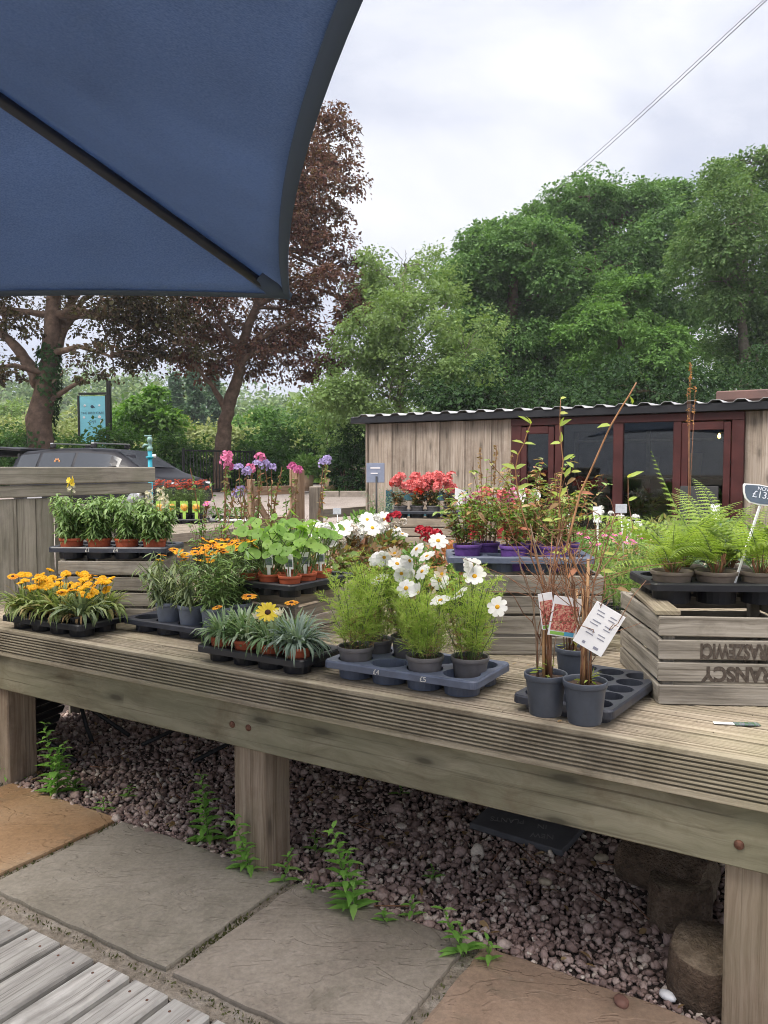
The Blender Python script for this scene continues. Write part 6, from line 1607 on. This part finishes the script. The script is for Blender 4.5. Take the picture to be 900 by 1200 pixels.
# tall perennials on the far left corner of the staging
TP = 'tall flowering perennials behind the round leaved plants'
for k, (px, heads_, lb) in enumerate([(262, [('phl', 266, 535), ('phl', 265, 541), ('phl', 268, 547)], 'tall stem with a magenta flower spike, leftmost of the perennials'), (284, [('lav', 280, 549), ('lav', 290, 553)], 'tall perennial with lavender heads left of centre'), (303, [('phl', 305, 537), ('phl', 293, 550), ('lav', 302, 545)], 'tall perennial with pink and lavender heads in the middle'),
                                    (316, [('lav', 318, 549), ('lav', 310, 544)], 'tall perennial with lavender heads right of centre'), (343, [('phl', 342, 547), ('phl', 349, 551)], 'leaning dark stem with magenta flowers before the gate post'), (372, [('lav', 383, 539), ('lav', 379, 543)], 'arching stem with a lavender head before the lawn'), (236, [('mag', 241, 591), ('mag', 243, 588)], 'short perennial with magenta blooms beside the red daisies'), (300, [('lav', 283, 575), ('lav', 277, 579)], 'shorter perennial with a violet spike among the tall ones')]):
    Y = 5.75 + .12 * k if k < 6 else 5.9
    b_ = on(px, 548 + .73 * 930 / Y, DECK); pl = plant('perennial', b_, lb, 'potted plant', TP, 0); z = pot(pl, .08, .14, P_black); mb = MB()
    nst = 5 if k in (0, 2, 3) else 3
    for q in range(nst):
        if q < len(heads_): e = at(heads_[q][1], heads_[q][2], Y + random.uniform(-.1, .1)) - b_; put(pl, heads_[q][0], e, (0, -.3, 1), 1.0 if k != 6 else 1.4)
        else: e = Vector((random.uniform(-.12, .12), random.uniform(-.1, .1), random.uniform(.45, .75)))
        P = [Vector((e.x * .15, e.y * .15, z))] + [Vector((e.x * t ** 1.4, e.y * t, z + (e.z - z) * t)) + Vector((random.gauss(0, .006), 0, 0)) for t in (.35, .7)] + [e]
        mb.tube(P, .0032, 5, 2, True, False); n_ = 26; tt = RNG.uniform(.1, .95, n_); A = np.array([tuple(v) for v in P]); ii = np.minimum((tt * 3).astype(int), 2); fr = tt * 3 - ii; base = A[ii] * (1 - fr)[:, None] + A[ii + 1] * fr[:, None]
        mb.leaves7(base, RNG.normal(size=(n_, 3)) + np.array([0, 0, -.2]), RNG.normal(size=(n_, 3)) + np.array([0, 0, 1]), .038, .016, 3 if q % 2 else 0, .3)
    leafy(mb, z, 6, .22, .07, .5, 10, .07, .02, 0, 2, .2, 0); mb.build('foliage', [G['mix'] if k % 2 else G['mid'], GRN, brown_stem, G['ger']], pl)
# rust red daisies with picture labels on the far staging
pic_or = speckle('label_photo_orange', [(.75, .30, .03), (.80, .45, .06), (.55, .16, .02), (.2, .35, .05)], 45)
for i in range(4):
    for j in range(2):
        pl = plant('red_daisy', cell(pR, R(-4), 4, 2, .16, i, j), f'rust red daisy, {ORD[i]} from the left in the {"front" if j == 0 else "back"} row on the far staging', 'potted plant', 'red daisies on the far staging', 0)
        z = pot(pl, .07, .12, P_black); mb = MB(); leafy(mb, z, 16, .34, .06, .22, 20, .075, .014, 0, 1, .3, .3)
        for _ in range(13):
            a = random.uniform(0, 6.28); q = random.uniform(0, .13); head(pl, mb, 'red', (q * math.cos(a), q * math.sin(a), z + random.uniform(.34, .47)), z, (random.gauss(0, .3), -.3, 1), 1.45)
        mb.build('foliage', [G['snap'], GRN], pl)
        if j == 0:
            o = plant_tag(pl, .0, -.075, z + .04, .10, .15, 0, None, .1); m2 = MB(); m2.lathe([(.05, 0), (.05, .003), (0, .004)], 9); m2.build('picture', pic_or, o, Matrix.Translation((0, -.001, .065)) @ Matrix.Rotation(PI / 2, 4, 'X')); o.data.materials[0] = speckle('green_label', [(.30, .55, .08), (.40, .62, .12)], 20)
for i in range(5):
    pl = plant('small_green_plant', cell(pW, R(-20), 5, 2, .13, i, .5), 'small green seedling pot in the white tray on the far staging', 'potted plant', 'seedlings in the white tray', 0)
    z = pot(pl, .05, .08, P_black); mb = MB(); blob(mb, (0, 0, z + .05), (.06, .06, .06), 90, .05, .02); mb.build('foliage', [G['mid'], GRN], pl)

# ------------------------------------------------------------------ cane plants in the half empty tray
cells8 = [(on(639, 836, DECK + .05), 'cane plant in the left dark pot with a red picture label'), (on(685, 846, DECK + .05), 'cane plant in the right dark pot with the white label seen from behind'), (on(672, 800, DECK + .05), 'cane plant in the back dark pot with the longest arching shoots')]
long_ = {0: [[(640, 700), (612, 600), (604, 550), (614, 520), (622, 497)], [(640, 690), (600, 640), (560, 600)], [(648, 680), (660, 620), (650, 560)], [(642, 690), (626, 650), (596, 628)]],
         1: [[(690, 690), (664, 640), (680, 578), (706, 520), (728, 478), (746, 448)], [(688, 690), (720, 650), (742, 620), (736, 560)], [(690, 680), (700, 640), (694, 600)], [(690, 705), (712, 690), (735, 684)]],
         2: [[(668, 690), (655, 620), (660, 540), (656, 500), (657, 468)], [(664, 680), (650, 630), (620, 590), (598, 600)], [(670, 680), (690, 610), (674, 560)], [(668, 690), (640, 640), (610, 620)], [(668, 690), (648, 610), (662, 560), (672, 548)]]}
for k, (c_, lb) in enumerate(cells8):
    pl = plant('cane_plant', c_, lb, 'potted plant', 'cane plants in the half empty tray', 0)
    z = pot(pl, .0585, .115, P_slate); mb = MB(); Y0 = c_.y
    for q in range(12):
        a = random.uniform(0, 6.28); hh = random.uniform(.16, .46); x, y = random.gauss(0, .012), random.gauss(0, .012); L_ = [Vector((x, y, z - .01))]
        dx, dy = random.gauss(0, .05), random.gauss(0, .06)
        for t in (.3, .6, .85, 1): L_.append(Vector((x + dx * t ** 2 + random.gauss(0, .005), y + dy * t ** 2 + random.gauss(0, .005), z + hh * t)))
        rq = random.uniform(.0013, .0030); mb.tube(L_, [rq * f for f in (1.2, 1.05, .9, .7, .5)], 6, 0 if q % 3 else 1)
        for _ in range(3):
            s = random.choice(L_[2:]); e = s + Vector((random.gauss(0, .09), random.gauss(0, .06), random.uniform(.01, .12))); mb.tube([s, s.lerp(e, .5) + Vector((0, 0, .012)), e], [.0012, .0010, .0007], 5, 0)
    for li, path in enumerate(long_[k]):
        P = [Vector((random.gauss(0, .008), random.gauss(0, .008), z))]; 
        for q, (px, py) in enumerate(path): P.append(at(px, py, Y0 + .03 * q * (1 if li % 2 else -1) + random.gauss(0, .01)) - c_)
        F_ = []
        for u, v in zip(P, P[1:]):
            for t in (0, .5): F_.append(u.lerp(v, t) + (Vector((random.gauss(0, .004), random.gauss(0, .004), random.gauss(0, .004))) if t else Vector()))
        F_.append(P[-1]); r0_ = (.0036 if k == 1 else .0024) if li == 0 else .0017
        mb.tube(F_, [r0_ * (1 - .6 * i_ / len(F_)) for i_ in range(len(F_))], 6, 0 if li else 2)
        if li == 0 and k != 1 or (k == 1 and li == 1) or (k == 2 and li == 4):
            top = F_[-6:]
            for s in top:
                for _ in range(1 if random.random() < .6 else 2):
                    mb.leaves7([tuple(s)], [(random.gauss(0, 1), random.gauss(-.3, .5), random.uniform(0, 1.2))], [(0, -.6, .7)], random.uniform(.028, .046), random.uniform(.012, .019), 3, .2)
        else:
            for s in F_[3:]:
                if random.random() < .35: mb.leaves7([tuple(s)], [(random.gauss(0, 1), random.gauss(0, .5), random.uniform(-.8, .6))], [(0, -.6, .7)], .035, .016, random.choice([3, 4, 5]), .3)
    blob(mb, (0, 0, z + .02), (.03, .03, .02), 14, .03, .006, 3)
    mb.build('shoots', [brown_stem, grey_stem, plain('tan_shoot', (.38, .20, .10), .6, .3, vary=.3, scale=30), leafmat('young_leaves', [(.28, .38, .06), (.36, .46, .10), (.42, .44, .10)], .5, .4), G['dry'], G['red']], pl)
    mb = MB()
    for q in range(1 if k == 2 else 2):
        e = at([636, 646][q] if k == 0 else ([690, 683][q] if k == 1 else 676), [700, 705][q] if k == 0 else ([655, 690][q] if k == 1 else 690), Y0 + .02 * q) - c_
        mb.tube([(random.uniform(-.02, .01), .012 * q - .01, z - .02), e], .0042, 8, 0)
    mb.build('cane', cane_m, pl)
    for (px, py, w, h, rot, pic, dy) in {0: [(662, 723, .080, .108, R(10), 1, -.045), (641, 716, .04, .10, R(-8), 1, -.03)], 1: [(702, 737, .084, .122, R(30), 0, -.05)], 2: []}[k]:
        p = at(px, py, Y0 + dy) - c_; m = Matrix.Translation(p) @ Matrix.Rotation(R(-6 if k else 8), 4, 'Z') @ Matrix.Rotation(rot, 4, 'Y')
        mb = MB(); mb.box((0, 0, 0), (w, .0014, h), bev=.0005)
        for q in (-1, 1): pass
        o = mb.build('plant_label', M['white_plastic'], pl, m)
        if pic:
            mb = MB(); mb.box((0, -.0013, -.004), (w * .88, .0009, h * .66), bev=.0002); mb.build('picture', pic_red, o)
            mb = MB(); mb.box((-w * .18, -.0013, -h * .43), (w * .5, .0008, h * .08), bev=.0002); mb.build('green_band', plain('label_green', (.22, .45, .08), .5), o)
            mb = MB(); mb.box((w * .24, -.0013, -h * .42), (w * .34, .0008, h * .10), bev=.0002); mb.build('blue_band', plain('label_blue', (.08, .32, .50), .5), o)
        else:
            mb = MB()
            for col in (-1, 1):
                for r_ in range(9):
                    if r_ % 3 != 2: mb.box((col * w * .2 + random.uniform(-.002, .002), -.0013, h * .34 - r_ * h * .075), (w * .30 * random.uniform(.7, 1), .0006, h * .022), bev=.0001)
            mb.box((-w * .2, -.0013, -h * .40), (.008, .0006, .007), bev=.0001); mb.box((w * .22, -.0013, -h * .40), (.014, .0006, .007), bev=.0001)
            mb.build('print', plain('label_print', (.25, .26, .32), .6), o)

# ------------------------------------------------------------------ price sign, shed end sign, teal rack, litter
ps_p = at(889, 579, 2.66); ps = empty('price_sign', ps_p, R(-6), 'slate coloured price sign on a white stick leaning over the ferns', 'price sign')
def plate(mb, pts, y0, y1, mat=0):
    n = len(pts); mb.add([(x, y0, z) for x, z in pts] + [(x, y1, z) for x, z in pts], [tuple(range(n)), tuple(range(2 * n - 1, n - 1, -1))] + [(i, n + i, n + (i + 1) % n, (i + 1) % n) for i in range(n)], mat)
out_ = [(-.050, .030), (-.046, .036), (.0, .033), (.050, .022), (.10, .004), (.104, -.006), (.095, -.040), (.088, -.046), (.0, -.036), (-.030, -.028), (-.043, -.014), (-.049, .006)]
mb = MB(); plate(mb, out_, .0, .006); mb.build('edge', M['white_plastic'], ps)
mb = MB(); plate(mb, [(x * .93 + .002, z * .88 - .0003) for x, z in out_], -.0015, .0035); mb.build('panel', plain('slate_panel', (.10, .13, .18), .6, .3, vary=.15, scale=20), ps)
RXs = Matrix.Rotation(PI / 2, 4, 'X')
for s_, x, z, sz in (('NOW', .018, .0155, .017), ('£13.20', .022, -.006, .032), ('each', .060, -.026, .018)):
    text_part('chalk_lettering', s_, sz, plain('white_marker', (.70, .75, .85), .6), ps, Matrix.Translation((x, -.0022, z)) @ RXs @ Matrix.Rotation(R(-9), 4, 'Z'))
e = at(860, 686, 2.60) - ps_p; e.rotate(Matrix.Rotation(R(6), 3, 'Z'))
mb = MB(); mb.bar(e, (.012, .009, -.028), .011, .004); mb.build('stick', M['white_plastic'], ps)
ss = at(440, 554, 6.7); sg2 = empty('stake_sign', (ss.x, ss.y, DECK + .3), R(-10), 'small blue grey sign on a black stake at the left end of the shed', 'sign')
z_ = ss.z - DECK - .3; mb = MB(); mb.box((0, 0, z_), (.155, .008, .165), bev=.003); pn2 = mb.build('panel', plain('grey_blue_panel', (.22, .25, .34), .6, .3, vary=.1), sg2)
mb = MB(); mb.box((.0, -.006, z_ + .04), (.085, .002, .011), bev=.0005); mb.box((-.01, -.006, z_ - .005), (.06, .002, .009), bev=.0005); mb.build('print', wht, pn2)
mb = MB(); mb.tube([(.01, -.008, -.3), (.01, -.008, z_ - .03)], .008, 8); mb.build('stake', M['iron'], sg2)
teal = plain('teal_paint', (.035, .10, .125), .6, .3, vary=.4, scale=14); rk = at(500, 580, 7.55); rack = empty('teal_rack', (rk.x, rk.y, DECK), R(-5), 'teal painted timber rack behind the salmon geraniums', 'rack')
for x in (-.36, .36):
    mb = MB(); mb.box((x, 0, .26), (.06, .05, .52), bev=.006, axis=2); mb.build('upright', teal, rack)
mb = MB(); mb.box((0, -.03, .46), (.70, .02, .085), bev=.004); mb.build('slat', teal, rack)
mb = MB(); mb.box((0, -.03, .28), (.70, .02, .085), bev=.004); mb.build('slat', teal, rack)
lit = empty('dropped_label', on(862, 848, DECK + .004), R(-8), 'white and green plant label lying flat on the deck before the stencilled crate', 'plant label')
mb = MB(); mb.box((-.03, 0, 0), (.06, .018, .0016), bev=.0004); mb.build('tip', M['white_plastic'], lit); mb = MB(); mb.box((.03, 0, .0006), (.07, .026, .0016), rot=Matrix.Rotation(R(6), 4, 'Z'), bev=.0004); mb.build('leaf_print', pic_green, lit)

# ------------------------------------------------------------------ below the staging
slp = on(619, 979, 0.0); sl = empty('slate_sign', (slp.x, slp.y, .03), ANG + R(-3), 'dark slate sign with faint chalk writing lying on the gravel', 'sign')
sl.rotation_euler = (R(2), R(1), ANG + R(-3))
mb = MB(); mb.box((0, 0, .012), (.40, .27, .026), bev=.003); mb.build('slate', plain('slate', (.085, .088, .098), .55, .4, vary=.3, scale=12), sl)
fch = plain('faint_chalk', (.22, .22, .22), .9)
for s_, x, y, rz_ in (('NEW', .09, -.07, 200), ('IN', .06, .0, 200), ('PLANTS', -.08, -.03, 200), ('HERE', .05, .07, 200)): text_part('chalk_lettering', s_, .05, fch, sl, Matrix.Translation((x, y, .0255)) @ Matrix.Rotation(R(rz_), 4, 'Z'), extrude=.0003, sx=.8)
LOGEND = ground_mat('log_end', [(.3, (.10, .075, .052)), (.5, (.19, .145, .10)), (.75, (.27, .215, .155))], 18, .8, 80)
def logp(name, lb, p, r_, h, rx, ry, rz_, grp='old log rounds under the staging'):
    t = MB(); n = 22; rings = [(.0, 0, 0), (.96, 0, 0), (1, .012, 0), (1.0, h * .5, 0), (.98, h - .012, 0), (.94, h, 1), (.45, h, 1), (0.01, h + .002, 1)]; vs = []; ph = random.random() * 6
    for q, z, _ in rings:
        for k in range(n):
            a = 2 * PI * k / n; w = 1 + .05 * math.sin(2 * a + ph) + .03 * math.sin(5 * a) + random.uniform(-.012, .012); vs.append((r_ * q * w * math.cos(a), r_ * q * w * math.sin(a), z + random.uniform(-.003, .003)))
    F = [(i * n + k, i * n + (k + 1) % n, (i + 1) * n + (k + 1) % n, (i + 1) * n + k) for i in range(len(rings) - 1) for k in range(n)]
    uv = [(vs[i][2] * 1.0, (i % n) * r_ * .3) for f in F for i in f]; t.add(vs, F, [1 if f_[0] >= 5 * n else 0 for f_ in F], uv, True); o = t.build(name, [M['log'], LOGEND]); o.location = p; o.rotation_euler = (rx, ry, rz_); tag(o, lb, 'log', grp)
a_, b_ = 1.32, .42
logp('log_round', 'dark log round lying on its side highest under the beam by the right post', D(1.12, .66, .12), .085, .30, PI / 2, 0, ANG + R(75))
logp('log_round', 'broad upright log round leaning against the right post', on(824, 1166, .0), .105, .17, R(10), R(-6), .4)
logp('log_round', 'small wedge of log at the foot of the right post', on(842, 1176, .0) - V * .05, .045, .09, R(-8), R(12), 1.0)
logp('log_round', 'flat dark log round between the other logs', D(1.33, .50, .0), .10, .15, R(4), R(3), 2.0)
st_m = plain('pale_stone', (.40, .34, .25), .8, .3, vary=.3, scale=25)
for k, (px, py, r_, lb) in enumerate([(705, 1007, .030, 'pale stone left of its longer neighbour beside the slate'), (733, 1024, .045, 'longest pale stone on the gravel near the logs'), (639, 1035, .026, 'pale square stone on the gravel in front of the slate'), (782, 1169, .026, 'white flat stone in front of the broad log round'), (728, 1176, .030, 'reddish stone near the pink paving slab'), (755, 1022, .028, 'small pale stone touching the upper log')]):
    v0, f0 = ico(2); d_ = 1 + RNG.normal(0, .06, (len(v0), 1)); mb = MB(); mb.add(v0 * d_ * np.array([r_, r_ * .68, r_ * .5]), f0, 0, None, True)
    o = mb.build('stone', st_m if k < 3 or k == 5 else (M['white_plastic'] if k == 3 else plain('red_stone', (.20, .10, .075), .8, vary=.3))); p = on(px, py, .02); o.location = (p.x, p.y, .026); o.rotation_euler = (.1, .1, random.uniform(0, 3)); tag(o, lb, 'stone', 'loose stones on the gravel')
def chair(p, rz, tilt, lb):
    c = empty('folded_chair', p, 0, lb, 'chair', 'black metal chairs stored under the staging'); c.rotation_euler = (tilt, 0, rz)
    for x in (-.2, .2):
        mb = MB(); mb.tube([(x, 0, 0), (x, .02, .42), (x, .10, .80)], .011, 8); mb.build('leg', M['iron'], c); mb = MB(); mb.tube([(x, .30, 0), (x, .12, .25), (x, -.06, .43)], .011, 8); mb.build('leg', M['iron'], c)
    mb = MB()
    for k in range(6): mb.box((0, -.06 + k * .06, .435), (.41, .045, .016), bev=.004)
    mb.build('seat', M['iron'], c); mb = MB()
    for k in range(3): mb.box((0, .06 + k * .02, .60 + k * .08), (.41, .014, .05), bev=.004)
    mb.build('backrest', M['iron'], c)
q1 = on(112, 905, 0); chair((q1.x, q1.y + .12, .08), R(70), R(-62), 'black metal chair tipped on its side by the left post below the staging')
q2 = on(205, 900, 0); chair((q2.x - .05, q2.y + .05, .06), R(-35), R(-82), 'black metal chair lying flat on the gravel left of the middle post')
# weeds
WG = 'weeds growing along the gravel edge'
for k, (px, py, top, n, lb) in enumerate([(14, 914, 872, 9, 'leafy weed at the foot of the left post'), (66, 934, 846, 9, 'tallest weed right of the left post'), (90, 930, 896, 7, 'weed clump beside the orange slab'), (121, 952, 934, 4, 'tiny weed above the corner of the orange slab'), (243, 990, 902, 7, 'bushy weed left of the middle post'), (290, 1022, 950, 6, 'upright weed touching the front of the middle post'), (332, 1036, 996, 4, 'small weed right of the middle post base'),
                                       (410, 1068, 955, 8, 'tall weed right of the middle post at the slab joint'), (362, 1045, 1034, 3, 'tiny sprout on the slab edge right of the middle post'), (452, 1084, 1066, 4, 'small sprout right of the tall centre weed'), (487, 1078, 1050, 4, 'small weed on the gravel left of the bright pair'), (540, 1118, 1060, 6, 'bright weed, larger of the pair near the pink slab'), (573, 1134, 1098, 5, 'bright weed, smaller of the pair near the pink slab'), (470, 934, 910, 4, 'weed far back under the staging left of the slate'), (318, 928, 905, 3, 'small weed on the gravel behind the middle post'), (365, 1000, 972, 4, 'small weed on the gravel right of the middle post'), (507, 1030, 1014, 3, 'tiny weed on the gravel in front of the slate'), (152, 935, 918, 3, 'tiny weed on the gravel below the stored chairs')]):
    p = on(px, py, .012); Hh = (py - top) * p.y / FPX; pl = plant('weed', p, lb, 'weed', WG, 0); mb = MB()
    ns = max(1, n // 3)
    for q in range(ns):
        hh = Hh * (1 if q == 0 else random.uniform(.45, .8)); e = Vector((random.gauss(0, .10) * hh + (.05 * (q - ns / 2) if ns > 1 else 0), random.gauss(0, .08) * hh, hh)); b0 = Vector((random.gauss(0, .008), random.gauss(0, .008), 0)); mb.tube([b0, b0.lerp(e, .5), e], [.0022, .0018, .0012], 5, 1, True, False)
        nn = max(4, int(hh / .019)); 
        for i_ in range(nn):
            t = (i_ + .6) / nn; s = b0.lerp(e, t); az = i_ * 1.57 + random.uniform(-.3, .3); LL = min(.085, .04 + Hh * .22) * (1 - .55 * t) * random.uniform(.8, 1.2)
            for sg in (0, PI): mb.leaves7([tuple(s)], [(math.cos(az + sg), math.sin(az + sg), random.uniform(.1, .6))], [(0, 0, 1)], LL, LL * .38, 0, .28)
    mb.build('leaves', [G['weed'], GRN], pl)
# planter by the lawn
tp_ = at(357, 560, 21.4); tb_ = empty('wooden_planter', (tp_.x, tp_.y, ground(21.4) + .06), R(10), 'brown wooden planter with a small shrub standing on the lawn', 'planter')
mb = MB(); mb.lathe([(0, 0), (.20, 0), (.26, .42), (.24, .42), (.23, .36), (0, .36)], 16); mb.build('tub', M['gate'], tb_); mb = MB(); blob(mb, (0, 0, .62), (.32, .3, .3), 500, .16, .06); mb.build('foliage', G['mid'], tb_)
tp_ = at(389, 566, 21.2); tb2 = empty('wooden_planter', (tp_.x, tp_.y, ground(21.2) + .06), R(10), 'low planter half hidden by ivy beside the black gate panel', 'planter')
mb = MB(); mb.lathe([(0, 0), (.16, 0), (.20, .34), (.18, .34), (.17, .28), (0, .28)], 16); mb.build('tub', M['gate'], tb2); mb = MB(); blob(mb, (0, 0, .55), (.24, .22, .26), 400, .13, .05); mb.build('foliage', LM['dark'], tb2)
# rusty stalk standing before the roof edge

pl = plant('dock_plant', on(806, 668, DECK), 'tall rusty dock stem rising past the shed roof edge', 'potted plant', None, 0); z = pot(pl, .07, .11, P_black); mb = MB()
for q, (px, py) in enumerate(((809, 424), (815, 452), (806, 455))):
    e_ = at(px, py, pl.location.y) - pl.location; P = [Vector((0, 0, z)), Vector((e_.x * .3, 0, z + (e_.z - z) * .5)), e_]; mb.tube(P, [.004, .003, .0015], 5, 1); n_ = 55 if q == 0 else 24
    tt = RNG.uniform(.78 if q else .84, 1, n_); base = np.array([tuple(P[1].lerp(P[2], (t - .5) * 2)) for t in tt]); mb.quads4(base, RNG.normal(size=(n_, 3)), RNG.normal(size=(n_, 3)), .020, .011, 2)
blob(mb, (0, 0, z + .12), (.12, .1, .12), 60, .12, .035, 0); mb.build('foliage', [G['mid'], brown_stem, leafmat('rusty_seeds', [(.36, .17, .05), (.45, .24, .08), (.28, .12, .04)], .7, .2)], pl)

bushy(668, 712, 'tall leafy green plant right behind the cane tray', 'mid', .13, .26, 320, .05, .02, grp=bk, stems=12)
bushy(730, 690, 'lush light green plant between canes and ferns', 'asp', .17, .30, 520, .05, .014, grp=bk, stems=10)
bushy(775, 684, 'light green plant directly behind the leftmost fern pot', 'olive', .16, .32, 480, .045, .018, grp=bk, stems=10)
bushy(640, 700, 'tinted leafy plant at the right back corner of the middle crate', 'mix', .13, .36, 300, .05, .02, grp=bk, stems=12)

for (px, bb, kd, lf, lb) in ((692, .55, 'phl', 'mid', 'red flowered pot plant added inside for a reflection in the left shed window'), (836, .80, None, 'mid', 'green pot plant inside behind the right shed door'), (752, .9, None, 'olive', 'leafy pot plant inside behind the right shed window')):  # first pot plant added to stand in for red flowers reflected in the glass
    q_ = D(wall_a(px, SB + bb), SB + bb, .13 + .74); bushy(450, 700, lb, lf, .16, .30, 260, .07, .035, grp='plants inside the shed', heads=((('gersc', 9, .16, .38),) if kd else ()), s=1.4); pl_ = [o for o in COL.objects if o.get('label') == lb][0]; pl_.location = q_

# leaf litter and grit
mb = MB(); mb.M = F_deck; n = 260
A_ = RNG.uniform(-2.2, 1.7, n); B_ = RNG.uniform(.06, 1.5, n); mb.leaves7(np.stack([A_, B_, np.full(n, .032)], 1), np.stack([RNG.normal(size=n), RNG.normal(size=n), RNG.normal(size=n) * .2], 1), np.stack([RNG.normal(size=n) * .3, RNG.normal(size=n) * .3, np.ones(n)], 1), RNG.uniform(.02, .05, n), RNG.uniform(.01, .024, n), 0, .2)
for _ in range(50):
    x, y = random.uniform(-2.2, 1.7), random.uniform(.08, 1.4); q = random.uniform(0, 6.28); l_ = random.uniform(.04, .14); mb.tube([(x, y, .03), (x + math.cos(q) * l_, y + math.sin(q) * l_, .036)], .0022, 5, 1)
n = 90; A_ = RNG.uniform(-2.0, 2.0, n); B_ = RNG.uniform(.02, 2.5, n); mb.leaves7(np.stack([A_, B_, np.full(n, DECK + .003)], 1), np.stack([RNG.normal(size=n), RNG.normal(size=n), RNG.uniform(0, .15, n)], 1), np.tile(np.array([0, 0, 1.0]), (n, 1)), RNG.uniform(.008, .026, n), RNG.uniform(.005, .011, n), 0, .15)
n = 500; A_ = RNG.uniform(-2.0, 2.0, n); B_ = RNG.uniform(.01, 2.0, n); mb.quads4(np.stack([A_, B_, np.full(n, DECK + .002)], 1), np.stack([RNG.normal(size=n), RNG.normal(size=n), RNG.uniform(0, .4, n)], 1), np.tile(np.array([0, 0, 1.0]), (n, 1)), RNG.uniform(.003, .009, n), RNG.uniform(.003, .006, n), 2)
tag(mb.build('leaf_litter', [G['dry'], brown_stem, compost]), kind='stuff')
